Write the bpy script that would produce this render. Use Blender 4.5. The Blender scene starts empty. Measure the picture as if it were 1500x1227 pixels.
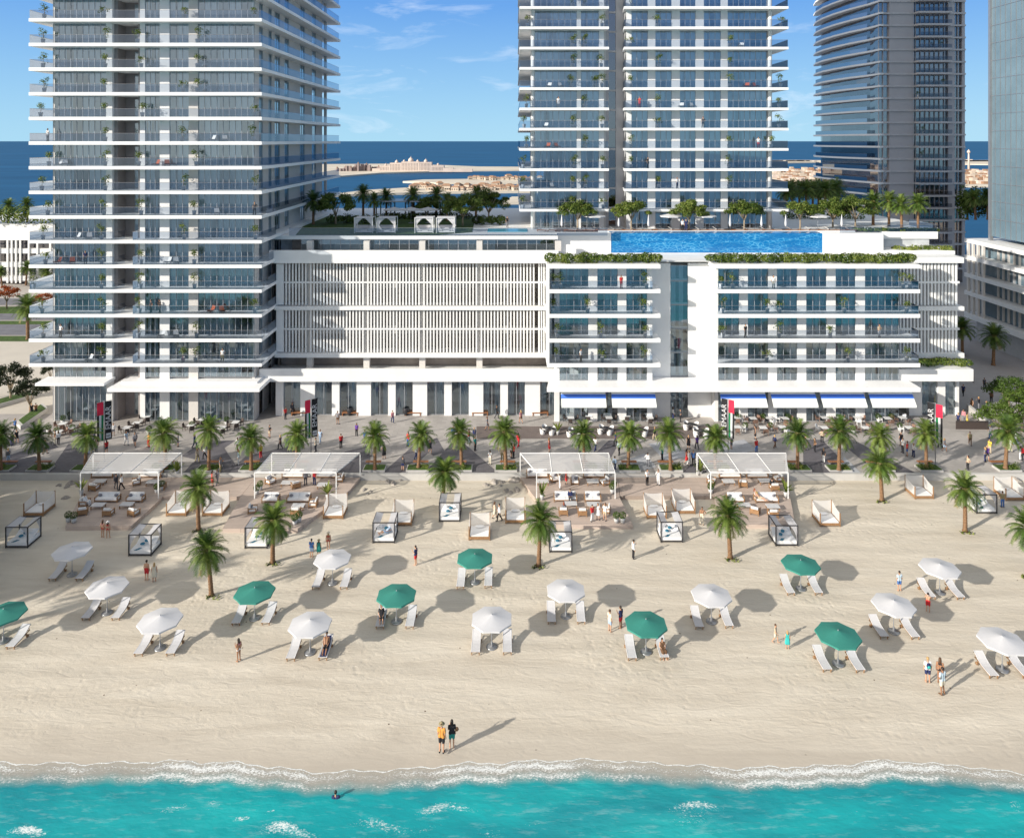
import bpy, math, random
from mathutils import Vector, Matrix
R = math.radians
random.seed(7)
scene = bpy.context.scene
COL = scene.collection
# ---------------------------------------------------------------- camera
F, H, HY = 1090.0, 39.0, 206.0          # focal length (px of a 1500 px frame), camera height (m), horizon row
cam = bpy.data.cameras.new('camera'); cam.sensor_width = 36.0; cam.lens = F/1500*36
cam.shift_y = -(613.5-HY)/1500; cam.clip_start = 0.5; cam.clip_end = 60000
camo = bpy.data.objects.new('camera', cam); COL.objects.link(camo)
camo.location = (0, 0, H); camo.rotation_euler = (R(90), 0, 0); scene.camera = camo
# ---------------------------------------------------------------- light
SUN_EL, SUN_AZ = 21.5, 58.0              # the sun stands behind the camera on its left
sd = Vector((math.sin(R(SUN_AZ))*math.cos(R(SUN_EL)), math.cos(R(SUN_AZ))*math.cos(R(SUN_EL)), -math.sin(R(SUN_EL))))
sun = bpy.data.lights.new('sun', 'SUN'); sun.energy = 5.0; sun.angle = R(1.0); sun.color = (1.0, 0.93, 0.82)
suno = bpy.data.objects.new('sun', sun); COL.objects.link(suno)
suno.rotation_euler = sd.to_track_quat('-Z', 'Y').to_euler(); suno.location = (-60, -40, 90)
W = bpy.data.worlds.new('World'); scene.world = W; W.use_nodes = True
wt = W.node_tree; wn = wt.nodes; wl = wt.links
bg = wn['Background']
sky = wn.new('ShaderNodeTexSky'); sky.sky_type = 'NISHITA'; sky.sun_disc = False
sky.sun_elevation = R(SUN_EL); sky.sun_rotation = R(180+SUN_AZ)
sky.air_density = 1.0; sky.dust_density = 0.3; sky.ozone_density = 1.6
bg.inputs['Strength'].default_value = 0.115
# a few thin clouds mixed into the sky
wtc = wn.new('ShaderNodeTexCoord'); wmp = wn.new('ShaderNodeMapping')
wmp.inputs['Scale'].default_value = (2.6, 2.6, 11.0); wmp.inputs['Location'].default_value = (.55, .2, .95)
wl.new(wtc.outputs['Generated'], wmp.inputs['Vector'])
wno = wn.new('ShaderNodeTexNoise'); wno.inputs['Scale'].default_value = 2.4; wno.inputs['Detail'].default_value = 9
wno.inputs['Roughness'].default_value = .62; wno.inputs['Distortion'].default_value = .5
wl.new(wmp.outputs['Vector'], wno.inputs['Vector'])
wcr = wn.new('ShaderNodeValToRGB'); wcr.color_ramp.elements[0].position = .572; wcr.color_ramp.elements[1].position = .83
wcr.color_ramp.elements[1].color = (.62, .62, .62, 1)
wl.new(wno.outputs['Fac'], wcr.inputs['Fac'])
wmx = wn.new('ShaderNodeMixRGB'); wmx.inputs['Color2'].default_value = (6.5, 7.2, 8.0, 1)
# clear gulf air: the measured-sky model is blended with a clean blue gradient, whitened above the view so shadows fill less blue
wsx = wn.new('ShaderNodeSeparateXYZ'); wl.new(wtc.outputs['Generated'], wsx.inputs[0])
wgr = wn.new('ShaderNodeValToRGB'); wl.new(wsx.outputs['Z'], wgr.inputs['Fac'])
ge = wgr.color_ramp.elements; ge[0].position = 0.0; ge[0].color = (2.7,5.0,6.6,1); ge[1].position = .5; ge[1].color = (2.1,2.5,3.1,1)
g2 = ge.new(.18); g2.color = (.92,2.6,5.9,1)
wsk = wn.new('ShaderNodeMixRGB'); wsk.inputs['Fac'].default_value = .92
wl.new(sky.outputs['Color'], wsk.inputs['Color1']); wl.new(wgr.outputs['Color'], wsk.inputs['Color2'])
# bright warm glow added round the sun, behind the camera, lifting reflections and shadow fill
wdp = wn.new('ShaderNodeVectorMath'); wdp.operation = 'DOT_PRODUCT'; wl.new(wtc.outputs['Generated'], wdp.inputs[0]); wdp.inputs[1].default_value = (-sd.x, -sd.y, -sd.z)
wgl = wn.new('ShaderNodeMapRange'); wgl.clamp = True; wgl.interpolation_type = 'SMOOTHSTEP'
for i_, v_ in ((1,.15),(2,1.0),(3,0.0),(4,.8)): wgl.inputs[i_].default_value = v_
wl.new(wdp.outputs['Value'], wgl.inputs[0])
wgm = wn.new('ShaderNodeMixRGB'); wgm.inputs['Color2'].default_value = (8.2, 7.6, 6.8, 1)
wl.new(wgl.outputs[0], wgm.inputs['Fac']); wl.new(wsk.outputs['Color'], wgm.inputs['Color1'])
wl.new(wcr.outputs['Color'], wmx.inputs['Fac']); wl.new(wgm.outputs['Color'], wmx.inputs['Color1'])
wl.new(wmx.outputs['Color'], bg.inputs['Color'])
vs = scene.view_settings; vs.view_transform = 'Standard'; vs.look = 'None'; vs.gamma = 1; vs.exposure = 0.34
scene.display_settings.display_device = 'sRGB'
scene.cycles.max_bounces = 8; scene.cycles.transparent_max_bounces = 16

# ---------------------------------------------------------------- helpers
ZP = 0.7                                  # promenade level; the sand lies at 0
def gp(x, y, z=0.0):                       # the ground point seen at a pixel of the 1500 px frame
    D = F*(H-z)/(y-HY); return Vector(((x-750)*D/F, D, z))
def XD(x, D): return (x-750)*D/F
def ZD(y, D): return H-(y-HY)*D/F

class MB:
    def __init__(s): s.v = []; s.f = []; s.m = []; s.sm = []
    def add(s, vs, fs, m=0, smooth=False):
        o = len(s.v); s.v += [tuple(p) for p in vs]
        for f in fs: s.f.append(tuple(i+o for i in f)); s.m.append(m); s.sm.append(smooth)
    def box(s, x0, x1, y0, y1, z0, z1, m=0):
        s.add([(x0,y0,z0),(x1,y0,z0),(x1,y1,z0),(x0,y1,z0),(x0,y0,z1),(x1,y0,z1),(x1,y1,z1),(x0,y1,z1)],
              [(0,3,2,1),(4,5,6,7),(0,1,5,4),(1,2,6,5),(2,3,7,6),(3,0,4,7)], m)
    def quad(s, a, b, c, d, m=0): s.add([a,b,c,d], [(0,1,2,3)], m)
    def prism(s, pts, z0, z1, m=0):
        n = len(pts)
        ar = sum(pts[i][0]*pts[(i+1)%n][1]-pts[(i+1)%n][0]*pts[i][1] for i in range(n))
        if ar < 0: pts = pts[::-1]
        vs = [(p[0],p[1],z0) for p in pts]+[(p[0],p[1],z1) for p in pts]
        fs = [tuple(range(n))[::-1], tuple(range(n,2*n))]+[(i,(i+1)%n,n+(i+1)%n,n+i) for i in range(n)]
        s.add(vs, fs, m)
    def tube(s, P, r, n=8, m=0, smooth=True, caps=True):
        P = [Vector(p) for p in P]; k = len(P)
        if not hasattr(r, '__len__'): r = [r]*k
        vs = []; up = None
        for i, p in enumerate(P):
            t = (P[min(i+1,k-1)]-P[max(i-1,0)])
            t = t.normalized() if t.length > 1e-9 else Vector((0,0,1))
            if up is None:
                a = Vector((0,0,1)) if abs(t.z) < .9 else Vector((1,0,0))
                up = t.cross(a).normalized()
            else:
                up = (up-t*up.dot(t)); up = up.normalized() if up.length > 1e-6 else t.orthogonal().normalized()
            w = t.cross(up)
            for j in range(n):
                a = 2*math.pi*j/n; vs.append(p+up*(math.cos(a)*r[i])+w*(math.sin(a)*r[i]))
        fs = [(i*n+j, i*n+(j+1)%n, (i+1)*n+(j+1)%n, (i+1)*n+j) for i in range(k-1) for j in range(n)]
        if caps: fs += [tuple(range(n))[::-1], tuple(range((k-1)*n, k*n))]
        s.add(vs, fs, m, smooth)
    def capsule(s, a, b, ra, rb, n=10):      # rounded cone
        a = Vector(a); b = Vector(b); d = b-a; L = max(d.length, 1e-5); d = d/L if d.length > 1e-6 else Vector((0,0,1))
        P = []; r = []
        for q in (88, 60, 30, 0): P.append(a-d*ra*math.sin(R(q))); r.append(ra*math.cos(R(q)))
        for q in (0, 30, 60, 88): P.append(b+d*rb*math.sin(R(q))); r.append(rb*math.cos(R(q)))
        s.tube(P, r, n)
    def lathe(s, prof, n=12, c=(0,0), m=0, smooth=True):
        vs = [(c[0]+r*math.cos(2*math.pi*j/n), c[1]+r*math.sin(2*math.pi*j/n), z) for r, z in prof for j in range(n)]
        k = len(prof)
        fs = [(i*n+j, i*n+(j+1)%n, (i+1)*n+(j+1)%n, (i+1)*n+j) for i in range(k-1) for j in range(n)]
        fs += [tuple(range(n))[::-1], tuple(range((k-1)*n, k*n))]
        s.add(vs, fs, m, smooth)
    def ball(s, c, r, n=10, k=7, m=0, sq=(1,1,1)):
        vs = []
        for i in range(k+1):
            a = math.pi*i/k; rr = max(math.sin(a), .01)
            for j in range(n):
                b = 2*math.pi*j/n
                vs.append((c[0]+r*sq[0]*rr*math.cos(b), c[1]+r*sq[1]*rr*math.sin(b), c[2]-r*sq[2]*math.cos(a)))
        s.add(vs, [(i*n+j, i*n+(j+1)%n, (i+1)*n+(j+1)%n, (i+1)*n+j) for i in range(k) for j in range(n)], m, True)
    def mesh(s, name, mats):
        me = bpy.data.meshes.new(name); me.from_pydata(s.v, [], s.f)
        for q in (mats if isinstance(mats, (list, tuple)) else [mats]): me.materials.append(q)
        me.polygons.foreach_set('material_index', s.m); me.polygons.foreach_set('use_smooth', s.sm)
        me.update(); return me

def link(name, me, parent=None, loc=(0,0,0), rz=0.0, sc=1.0):
    o = bpy.data.objects.new(name, me); COL.objects.link(o)
    o.location = loc; o.rotation_euler = (0,0,rz)
    if sc != 1.0: o.scale = (sc,)*3 if not hasattr(sc, '__len__') else sc
    if parent: o.parent = parent
    return o
def tag(o, label, cat=None, group=None, kind=None):
    if label: o['label'] = label
    if cat: o['category'] = cat
    if group: o['group'] = group
    if kind: o['kind'] = kind
    return o
def thing(name, label, cat, loc=(0,0,0), rz=0.0, group=None):
    return tag(link(name, None, None, loc, rz), label, cat, group)
def part(name, mb, mats, parent, loc=(0,0,0), rz=0.0):
    return link(name, mb if isinstance(mb, bpy.types.Mesh) else mb.mesh(name, mats), parent, loc, rz)
def wpart(name, mb, mats, parent, loc=(0,0,0)):   # a part modelled in world coordinates
    return part(name, mb, mats, parent, Vector(loc)-parent.location)
def copy_thing(src, loc, rz=0.0, label=None, group=None, sc=None):
    c = src.copy(); COL.objects.link(c); c.location = loc; c.rotation_euler = (0,0,rz)
    if sc: c.scale = (sc, sc, sc)
    if label: c['label'] = label
    if group: c['group'] = group
    for ch in src.children:
        d = ch.copy(); COL.objects.link(d); d.parent = c
        for g in ch.children:
            e = g.copy(); COL.objects.link(e); e.parent = d
    return c
ORD = 'first second third fourth fifth sixth seventh eighth ninth tenth eleventh twelfth thirteenth fourteenth fifteenth sixteenth seventeenth eighteenth nineteenth twentieth'.split()
ORD += ['twenty-'+w for w in ORD[:9]]
def struct(name, mb, mats, label): return tag(part(name, mb, mats, None), label, None, None, 'structure')
# ---------------------------------------------------------------- materials
def nm(name):
    m = bpy.data.materials.new(name); m.use_nodes = True
    nt = m.node_tree; return m, nt, nt.nodes['Principled BSDF']
def NB(nt):                                  # tiny node builder
    def mk(t, ins=(), **kw):
        n = nt.nodes.new(t)
        for k, v in kw.items(): setattr(n, k, v)
        for k, v in (ins.items() if isinstance(ins, dict) else enumerate(ins)):
            if v is None: continue
            if hasattr(v, 'is_output'): nt.links.new(v, n.inputs[k])
            else: n.inputs[k].default_value = v
        return n
    return mk
def rgb(c): return (c[0], c[1], c[2], 1)
def mat(name, col, rough=.6, metal=0.0, var=.08, vs_=1.2, bump=0.0, bs=18.0, spec=.4, coord='Object'):
    m, nt, b = nm(name); mk = NB(nt)
    b.inputs['Roughness'].default_value = rough; b.inputs['Metallic'].default_value = metal
    b.inputs['Specular IOR Level'].default_value = spec
    tc = mk('ShaderNodeTexCoord').outputs[coord] if coord != 'Position' else mk('ShaderNodeNewGeometry').outputs['Position']
    n = mk('ShaderNodeTexNoise', {'Vector': tc, 'Scale': vs_, 'Detail': 5.0, 'Roughness': .6})
    lo = tuple(c*(1-var) for c in col); hi = tuple(min(1, c*(1+var)) for c in col)
    r = mk('ShaderNodeValToRGB', [n.outputs['Fac']]); e = r.color_ramp.elements
    e[0].position = .3; e[1].position = .7; e[0].color = rgb(lo); e[1].color = rgb(hi)
    nt.links.new(r.outputs['Color'], b.inputs['Base Color'])
    if bump:
        n2 = mk('ShaderNodeTexNoise', {'Vector': tc, 'Scale': bs, 'Detail': 4.0})
        bp = mk('ShaderNodeBump', {'Strength': bump, 'Height': n2.outputs['Fac'], 'Distance': .05})
        nt.links.new(bp.outputs['Normal'], b.inputs['Normal'])
    return m
def glassmat(name, tint, gl, base_refl=.18, rough=.02):
    m, nt, b = nm(name); mk = NB(nt); nt.nodes.remove(b)
    tr = mk('ShaderNodeBsdfTransparent', [rgb(tint)]); go = mk('ShaderNodeBsdfGlossy', {'Color': rgb(gl), 'Roughness': rough})
    fr = mk('ShaderNodeFresnel', {'IOR': 1.5})
    ad = mk('ShaderNodeMath', [fr.outputs[0], base_refl], operation='ADD', use_clamp=True)
    mx = mk('ShaderNodeMixShader', [ad.outputs[0], tr.outputs[0], go.outputs[0]])
    nt.links.new(mx.outputs[0], nt.nodes['Material Output'].inputs['Surface']); return m
def leafmat(name, a, b_, tr=.35):
    m, nt, b = nm(name); mk = NB(nt); nt.nodes.remove(b)
    g = mk('ShaderNodeObjectInfo'); tc = mk('ShaderNodeTexCoord')
    n = mk('ShaderNodeTexNoise', {'Vector': tc.outputs['Object'], 'Scale': 1.7, 'Detail': 3.0})
    ad = mk('ShaderNodeMath', [g.outputs['Random'], .25], operation='MULTIPLY')
    a2 = mk('ShaderNodeMath', [n.outputs['Fac'], ad.outputs[0]], operation='ADD')
    r = mk('ShaderNodeValToRGB', [a2.outputs[0]]); e = r.color_ramp.elements
    e[0].position = .38; e[1].position = .82; e[0].color = rgb(a); e[1].color = rgb(b_)
    d = mk('ShaderNodeBsdfPrincipled', {'Base Color': r.outputs[0], 'Roughness': .5, 'Specular IOR Level': .35})
    t = mk('ShaderNodeBsdfTranslucent', [r.outputs[0]])
    mx = mk('ShaderNodeMixShader', [tr, d.outputs[0], t.outputs[0]])
    nt.links.new(mx.outputs[0], nt.nodes['Material Output'].inputs['Surface']); return m
def clothmat(name, col, tr=.3, alpha=1.0):
    m, nt, b = nm(name); mk = NB(nt); nt.nodes.remove(b)
    d = mk('ShaderNodeBsdfDiffuse', [rgb(col)]); t = mk('ShaderNodeBsdfTranslucent', [rgb(col)])
    mx = mk('ShaderNodeMixShader', [tr, d.outputs[0], t.outputs[0]]); out = mx
    if alpha < 1:
        out = mk('ShaderNodeMixShader', [alpha, mk('ShaderNodeBsdfTransparent').outputs[0], mx.outputs[0]])
    nt.links.new(out.outputs[0], nt.nodes['Material Output'].inputs['Surface']); return m

WHITE = mat('white_render', (.76,.76,.755), .55, var=.045, vs_=.5, coord='Position')
WHITE2 = mat('white_slab_paint', (.84,.84,.84), .5, var=.02, vs_=.2, coord='Position')
WARMW = mat('warm_white_wall', (.62,.59,.56), .7, var=.04, vs_=.4, coord='Position')
BEIGE = mat('grey_beige_cladding', (.30,.27,.26), .5, var=.10, vs_=.5, coord='Position')
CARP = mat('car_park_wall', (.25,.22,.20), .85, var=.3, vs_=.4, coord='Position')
INNER = mat('room_interior', (.58,.60,.62), .8, var=.30, vs_=.35, coord='Position')
FLOORM = mat('balcony_tile', (.5,.49,.48), .5)
GREYC = mat('grey_cladding', (.50,.48,.49), .5, var=.05, vs_=.2, coord='Position')
MULL = mat('window_frame_metal', (.38,.40,.43), .4, metal=.3)
DARKM = mat('dark_metal', (.035,.035,.04), .45)
STEEL = mat('grey_metal', (.32,.33,.35), .35, metal=.6)
GLASS = glassmat('window_glass', (.80,.92,.99), (.80,.93,1.0), .22)
GLASS2 = glassmat('shop_glass', (.74,.86,.92), (.82,.93,1.0), .22)
RAILG = glassmat('railing_glass', (.62,.68,.76), (.50,.58,.68), .12)
RAILD = glassmat('darkened_railing_glass', (.50,.52,.57), (.34,.38,.44), .06)  # railing glass copy darkened to dim its sky reflection on the shaded tower
TGLASS = glassmat('dark_tower_glass', (.32,.31,.32), (.70,.67,.66), .28)
CURT = clothmat('curtain_cloth', (.86,.90,.93), .45)
SHEER = clothmat('sheer_cloth', (.80,.78,.76), .35, .80)
CURTG = clothmat('bed_curtain_cloth', (.60,.60,.63), .3, .92)
NET = clothmat('pergola_mesh', (.86,.86,.87), .3, .62)
CANVW = mat('white_canvas', (.58,.58,.60), .8, var=.03, bump=.06, bs=30)
CANVG = mat('green_canvas', (.034,.215,.175), .75, var=.06, bump=.06, bs=30)
AWN = mat('awning_canvas', (.80,.83,.80), .8, var=.02); AWNB = mat('awning_blue', (.08,.22,.80), .8, var=.02)
WOOD = mat('teak_wood', (.30,.17,.085), .55, var=.25, vs_=6)
DWOOD = mat('bench_wood', (.27,.115,.05), .5, var=.25, vs_=5)
CUSH = mat('white_cushion', (.78,.78,.78), .9, var=.03, bump=.1, bs=12)
GCUSH = mat('grey_cushion', (.22,.22,.25), .9, var=.1); BCUSH = mat('blue_cushion', (.05,.19,.28), .9, var=.15)
WICK = mat('brown_wicker', (.20,.12,.09), .7, var=.3, vs_=20); DWICK = mat('dark_wicker', (.06,.045,.04), .7, var=.3, vs_=20)
TUBW = mat('white_tub_plastic', (.75,.75,.75), .4, var=.02)
STONE = mat('planter_stone', (.45,.44,.43), .7, var=.08, bump=.2)
POTW = mat('pale_pot', (.5,.5,.5), .6, var=.06); POTB = mat('black_pot', (.03,.03,.035), .4)
BARK = mat('palm_bark', (.20,.115,.062), .9, var=.45, vs_=9, bump=.8, bs=14)
BARK2 = mat('tree_bark', (.30,.24,.17), .9, var=.3, vs_=6, bump=.4)
SOIL = mat('soil', (.07,.05,.035), .95, var=.3)
PALMA = leafmat('palm_frond_green', (.026,.066,.011), (.110,.185,.034), .3)
PALMB = leafmat('palm_frond_yellow_green', (.085,.14,.022), (.215,.285,.065), .3)
PALMD = leafmat('palm_frond_dry', (.20,.19,.06), (.30,.25,.11), .25)
LEAF = leafmat('leaf_green', (.036,.080,.012), (.115,.175,.026))
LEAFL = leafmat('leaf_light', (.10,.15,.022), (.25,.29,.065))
LEAFD = leafmat('leaf_dark', (.011,.020,.007), (.032,.045,.014))
LEAFO = leafmat('leaf_orange', (.30,.05,.01), (.42,.12,.02))
GRASS = mat('lawn', (.055,.10,.018), .9, var=.4, vs_=1.5, bump=.5, bs=40)
ROCK = mat('rock', (.33,.30,.27), .9, var=.3, vs_=3, bump=.6, bs=9)
ISL = mat('island_sand', (.62,.55,.45), .9, var=.15, vs_=.02, coord='Position')
VILLA = mat('villa_wall', (.52,.44,.36), .8, var=.1, vs_=.03, coord='Position')
VROOF = mat('villa_roof', (.33,.20,.13), .8, var=.2, vs_=.05, coord='Position')
HOTEL = mat('hotel_wall', (.60,.50,.44), .8, var=.12, vs_=.06, coord='Position')

# --- sand: rippled, wet towards the water line
def sandmat():
    m, nt, b = nm('beach_sand'); mk = NB(nt)
    pos = mk('ShaderNodeNewGeometry').outputs['Position']
    mp = mk('ShaderNodeMapping', {'Vector': pos, 'Scale': (.10,.55,.2)})
    n1 = mk('ShaderNodeTexNoise', {'Vector': mp.outputs[0], 'Scale': 1.0, 'Detail': 6.0, 'Roughness': .62, 'Distortion': .8})
    mp2 = mk('ShaderNodeMapping', {'Vector': pos, 'Scale': (.42,1.35,.4), 'Rotation': (0,0,.10)})
    n2 = mk('ShaderNodeTexNoise', {'Vector': mp2.outputs[0], 'Scale': 1.3, 'Detail': 5.0, 'Roughness': .55, 'Distortion': 1.2})
    n3 = mk('ShaderNodeTexNoise', {'Vector': pos, 'Scale': 3.2, 'Detail': 8.0, 'Roughness': .7})
    r = mk('ShaderNodeValToRGB', [n1.outputs['Fac']]); e = r.color_ramp.elements
    e[0].position = .32; e[1].position = .70; e[0].color = (.525,.468,.385,1); e[1].color = (.640,.582,.490,1)
    vo = mk('ShaderNodeTexVoronoi', {'Vector': pos, 'Scale': .55})          # sparse bits of weed and shell
    sp = mk('ShaderNodeMath', [vo.outputs['Distance'], .035], operation='LESS_THAN')
    mx = mk('ShaderNodeMixRGB', [sp.outputs[0], r.outputs[0], (.16,.12,.09,1)])
    sep = mk('ShaderNodeSeparateXYZ', [pos])
    nw = mk('ShaderNodeMath', [n1.outputs['Fac'], 2.2], operation='MULTIPLY')
    yy = mk('ShaderNodeMath', [sep.outputs[1], nw.outputs[0]], operation='ADD')
    wet = mk('ShaderNodeMapRange', {'Value': yy.outputs[0], 1: 47.2, 2: 51.0, 3: 1.0, 4: 0.0}); wet.clamp = True
    wc = mk('ShaderNodeMixRGB', [wet.outputs[0], mx.outputs[0], (.46,.41,.345,1)])
    nt.links.new(wc.outputs[0], b.inputs['Base Color'])
    rr = mk('ShaderNodeMapRange', {'Value': wet.outputs[0], 3: .95, 4: .5}); nt.links.new(rr.outputs[0], b.inputs['Roughness'])
    b.inputs['Specular IOR Level'].default_value = .25
    ft = mk('ShaderNodeTexVoronoi', {'Vector': pos, 'Scale': 1.9, 'Randomness': 1.0}, feature='SMOOTH_F1')    # trampled footprints
    fm = mk('ShaderNodeMapRange', {'Value': mk('ShaderNodeTexNoise', {'Vector': pos, 'Scale': .10, 'Detail': 3.0}).outputs['Fac'], 1: .48, 2: .64, 3: 0.0, 4: .42}); fm.clamp = True
    fp = mk('ShaderNodeMath', [mk('ShaderNodeMapRange', {'Value': ft.outputs['Distance'], 1: .05, 2: .38, 3: 0.0, 4: 1.0}).outputs[0], fm.outputs[0]], operation='MULTIPLY')
    h0 = mk('ShaderNodeMath', [n2.outputs['Fac'], mk('ShaderNodeMath', [n3.outputs['Fac'], .35], operation='MULTIPLY').outputs[0]], operation='ADD')
    dry = mk('ShaderNodeMapRange', {'Value': wet.outputs[0], 3: .27, 4: .05})
    h = mk('ShaderNodeMath', [h0.outputs[0], fp.outputs[0]], operation='ADD')
    bp = mk('ShaderNodeBump', {'Strength': dry.outputs[0], 'Height': h.outputs[0], 'Distance': .30})
    nt.links.new(bp.outputs[0], b.inputs['Normal']); return m
SAND = sandmat()
def pavemat(name, c, sx, sy, var=.08, gap=.75):
    m, nt, b = nm(name); mk = NB(nt)
    pos = mk('ShaderNodeNewGeometry').outputs['Position']
    br = mk('ShaderNodeTexBrick', {'Vector': pos, 'Color1': rgb([q*(1-var) for q in c]), 'Color2': rgb([q*(1+var) for q in c]),
            'Mortar': rgb([q*gap for q in c]), 'Scale': 1.0, 'Mortar Size': .018, 'Brick Width': sx, 'Row Height': sy})
    n = mk('ShaderNodeTexNoise', {'Vector': pos, 'Scale': .35, 'Detail': 6.0})
    mr = mk('ShaderNodeMapRange', {'Value': n.outputs['Fac'], 1: .3, 2: .7, 3: .86, 4: 1.1})
    mu = mk('ShaderNodeMixRGB', [1.0, br.outputs[0], mr.outputs[0]], blend_type='MULTIPLY')
    nt.links.new(mu.outputs[0], b.inputs['Base Color']); b.inputs['Roughness'].default_value = .7
    b.inputs['Specular IOR Level'].default_value = .3; return m
PAVE = pavemat('promenade_paving', (.385,.36,.34), 1.2, .6)
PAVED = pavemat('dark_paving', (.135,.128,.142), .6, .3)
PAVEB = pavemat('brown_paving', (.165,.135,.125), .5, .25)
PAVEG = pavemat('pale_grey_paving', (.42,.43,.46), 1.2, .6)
TIMB = pavemat('deck_timber', (.50,.41,.355), 6.0, .14, .10, .6)
LANDM = mat('city_ground', (.40,.37,.34), .9, var=.12, vs_=.05, coord='Position')
ASPH = mat('asphalt', (.16,.16,.18), .85, var=.15, vs_=.6, coord='Position')
CONC = mat('concrete', (.50,.49,.47), .8, var=.08, vs_=.8, bump=.1, coord='Position')

# --- the shallow turquoise sea in front: foam by the distance from the water line
def shallow():
    m, nt, b = nm('shallow_sea'); mk = NB(nt)
    pos = mk('ShaderNodeNewGeometry').outputs['Position']
    sh = mk('ShaderNodeAttribute', attribute_name='shore').outputs['Fac']
    cap = mk('ShaderNodeAttribute', attribute_name='cap').outputs['Fac']
    n1 = mk('ShaderNodeTexNoise', {'Vector': mk('ShaderNodeMapping', {'Vector': pos, 'Scale': (.09,.28,1)}).outputs[0], 'Scale': 1.0, 'Detail': 6.0, 'Distortion': .6})
    r = mk('ShaderNodeValToRGB', [n1.outputs['Fac']]); e = r.color_ramp.elements
    e[0].position = .30; e[1].position = .72; e[0].color = (.006,.225,.275,1); e[1].color = (.012,.40,.41,1)
    dk = mk('ShaderNodeMapRange', {'Value': sh, 1: -.75, 2: -1.75, 3: 0.0, 4: 1.0}); dk.clamp = True
    sy = mk('ShaderNodeSeparateXYZ', [pos]); far = mk('ShaderNodeMapRange', {'Value': sy.outputs[1], 1: 34.0, 2: -60.0, 3: 0.0, 4: 1.0}); far.clamp = True
    tq = mk('ShaderNodeMixRGB', [far.outputs[0], r.outputs[0], (.06,.17,.27,1)])
    c1 = mk('ShaderNodeMixRGB', [dk.outputs[0], (.43,.44,.41,1), tq.outputs[0]])
    nf = mk('ShaderNodeTexNoise', {'Vector': mk('ShaderNodeMapping', {'Vector': pos, 'Scale': (.8,1.5,1)}).outputs[0], 'Scale': 7.5, 'Detail': 7.0, 'Roughness': .74, 'Distortion': .6})
    nb = mk('ShaderNodeTexNoise', {'Vector': pos, 'Scale': .16, 'Detail': 3.0})
    # edge line, two lace bands, caps
    def band(c, w):
        d = mk('ShaderNodeMath', [mk('ShaderNodeMath', [sh, -c], operation='ADD').outputs[0]], operation='ABSOLUTE')
        q = mk('ShaderNodeMapRange', {'Value': d.outputs[0], 1: 0.0, 2: w, 3: 1.0, 4: 0.0}); q.clamp = True; return q.outputs[0]
    def mul(a, c): return mk('ShaderNodeMath', [a, c], operation='MULTIPLY').outputs[0]
    def mx(a, c): return mk('ShaderNodeMath', [a, c], operation='MAXIMUM').outputs[0]
    big = mk('ShaderNodeMapRange', {'Value': nb.outputs['Fac'], 1: .36, 2: .56, 3: .68, 4: 1.05}); big.clamp = True
    lace = mx(mul(band(-.45, .95), big.outputs[0]), mx(mul(band(-.03, .12), 1.2), mul(band(-1.15, .85), mul(big.outputs[0], .9))))
    msk = mx(lace, mul(cap, .86))
    th = mk('ShaderNodeMath', [.805, mul(msk, .42)], operation='SUBTRACT')
    ff = mk('ShaderNodeMapRange', {'Value': mk('ShaderNodeMath', [nf.outputs['Fac'], th.outputs[0]], operation='SUBTRACT').outputs[0], 1: -.05, 2: .10, 3: 0.0, 4: .92}); ff.clamp = True
    foam = mul(ff.outputs[0], mk('ShaderNodeMath', [msk, .05], operation='GREATER_THAN').outputs[0])
    streak = mk('ShaderNodeTexNoise', {'Vector': mk('ShaderNodeMapping', {'Vector': pos, 'Scale': (.5,2.2,1), 'Rotation': (0,0,-.35)}).outputs[0], 'Scale': 1.2, 'Detail': 7.0, 'Roughness': .7})
    sk = mk('ShaderNodeMapRange', {'Value': streak.outputs['Fac'], 1: .54, 2: .78, 3: 0.0, 4: .38}); sk.clamp = True
    c2 = mk('ShaderNodeMixRGB', [mul(sk.outputs[0], dk.outputs[0]), c1.outputs[0], (.45,.62,.64,1)])
    c3 = mk('ShaderNodeMixRGB', [foam, c2.outputs[0], (.82,.84,.83,1)])
    nt.links.new(c3.outputs[0], b.inputs['Base Color'])
    ro = mk('ShaderNodeMapRange', {'Value': foam, 3: .22, 4: .9}); nt.links.new(ro.outputs[0], b.inputs['Roughness'])
    b.inputs['Specular IOR Level'].default_value = .35
    w = mk('ShaderNodeTexNoise', {'Vector': mk('ShaderNodeMapping', {'Vector': pos, 'Scale': (.5,1.1,1)}).outputs[0], 'Scale': 1.4, 'Detail': 6.0})
    bp = mk('ShaderNodeBump', {'Strength': .35, 'Height': w.outputs['Fac'], 'Distance': .25}); nt.links.new(bp.outputs[0], b.inputs['Normal'])
    # the thin sheet over the sand lets the beach show
    al = mk('ShaderNodeMapRange', {'Value': sh, 1: 0.0, 2: -1.9, 3: .22, 4: 1.0}); al.clamp = True
    alf = mx(al.outputs[0], foam); nt.links.new(alf, b.inputs['Alpha'])
    return m
SHALLOW = shallow()
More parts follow.
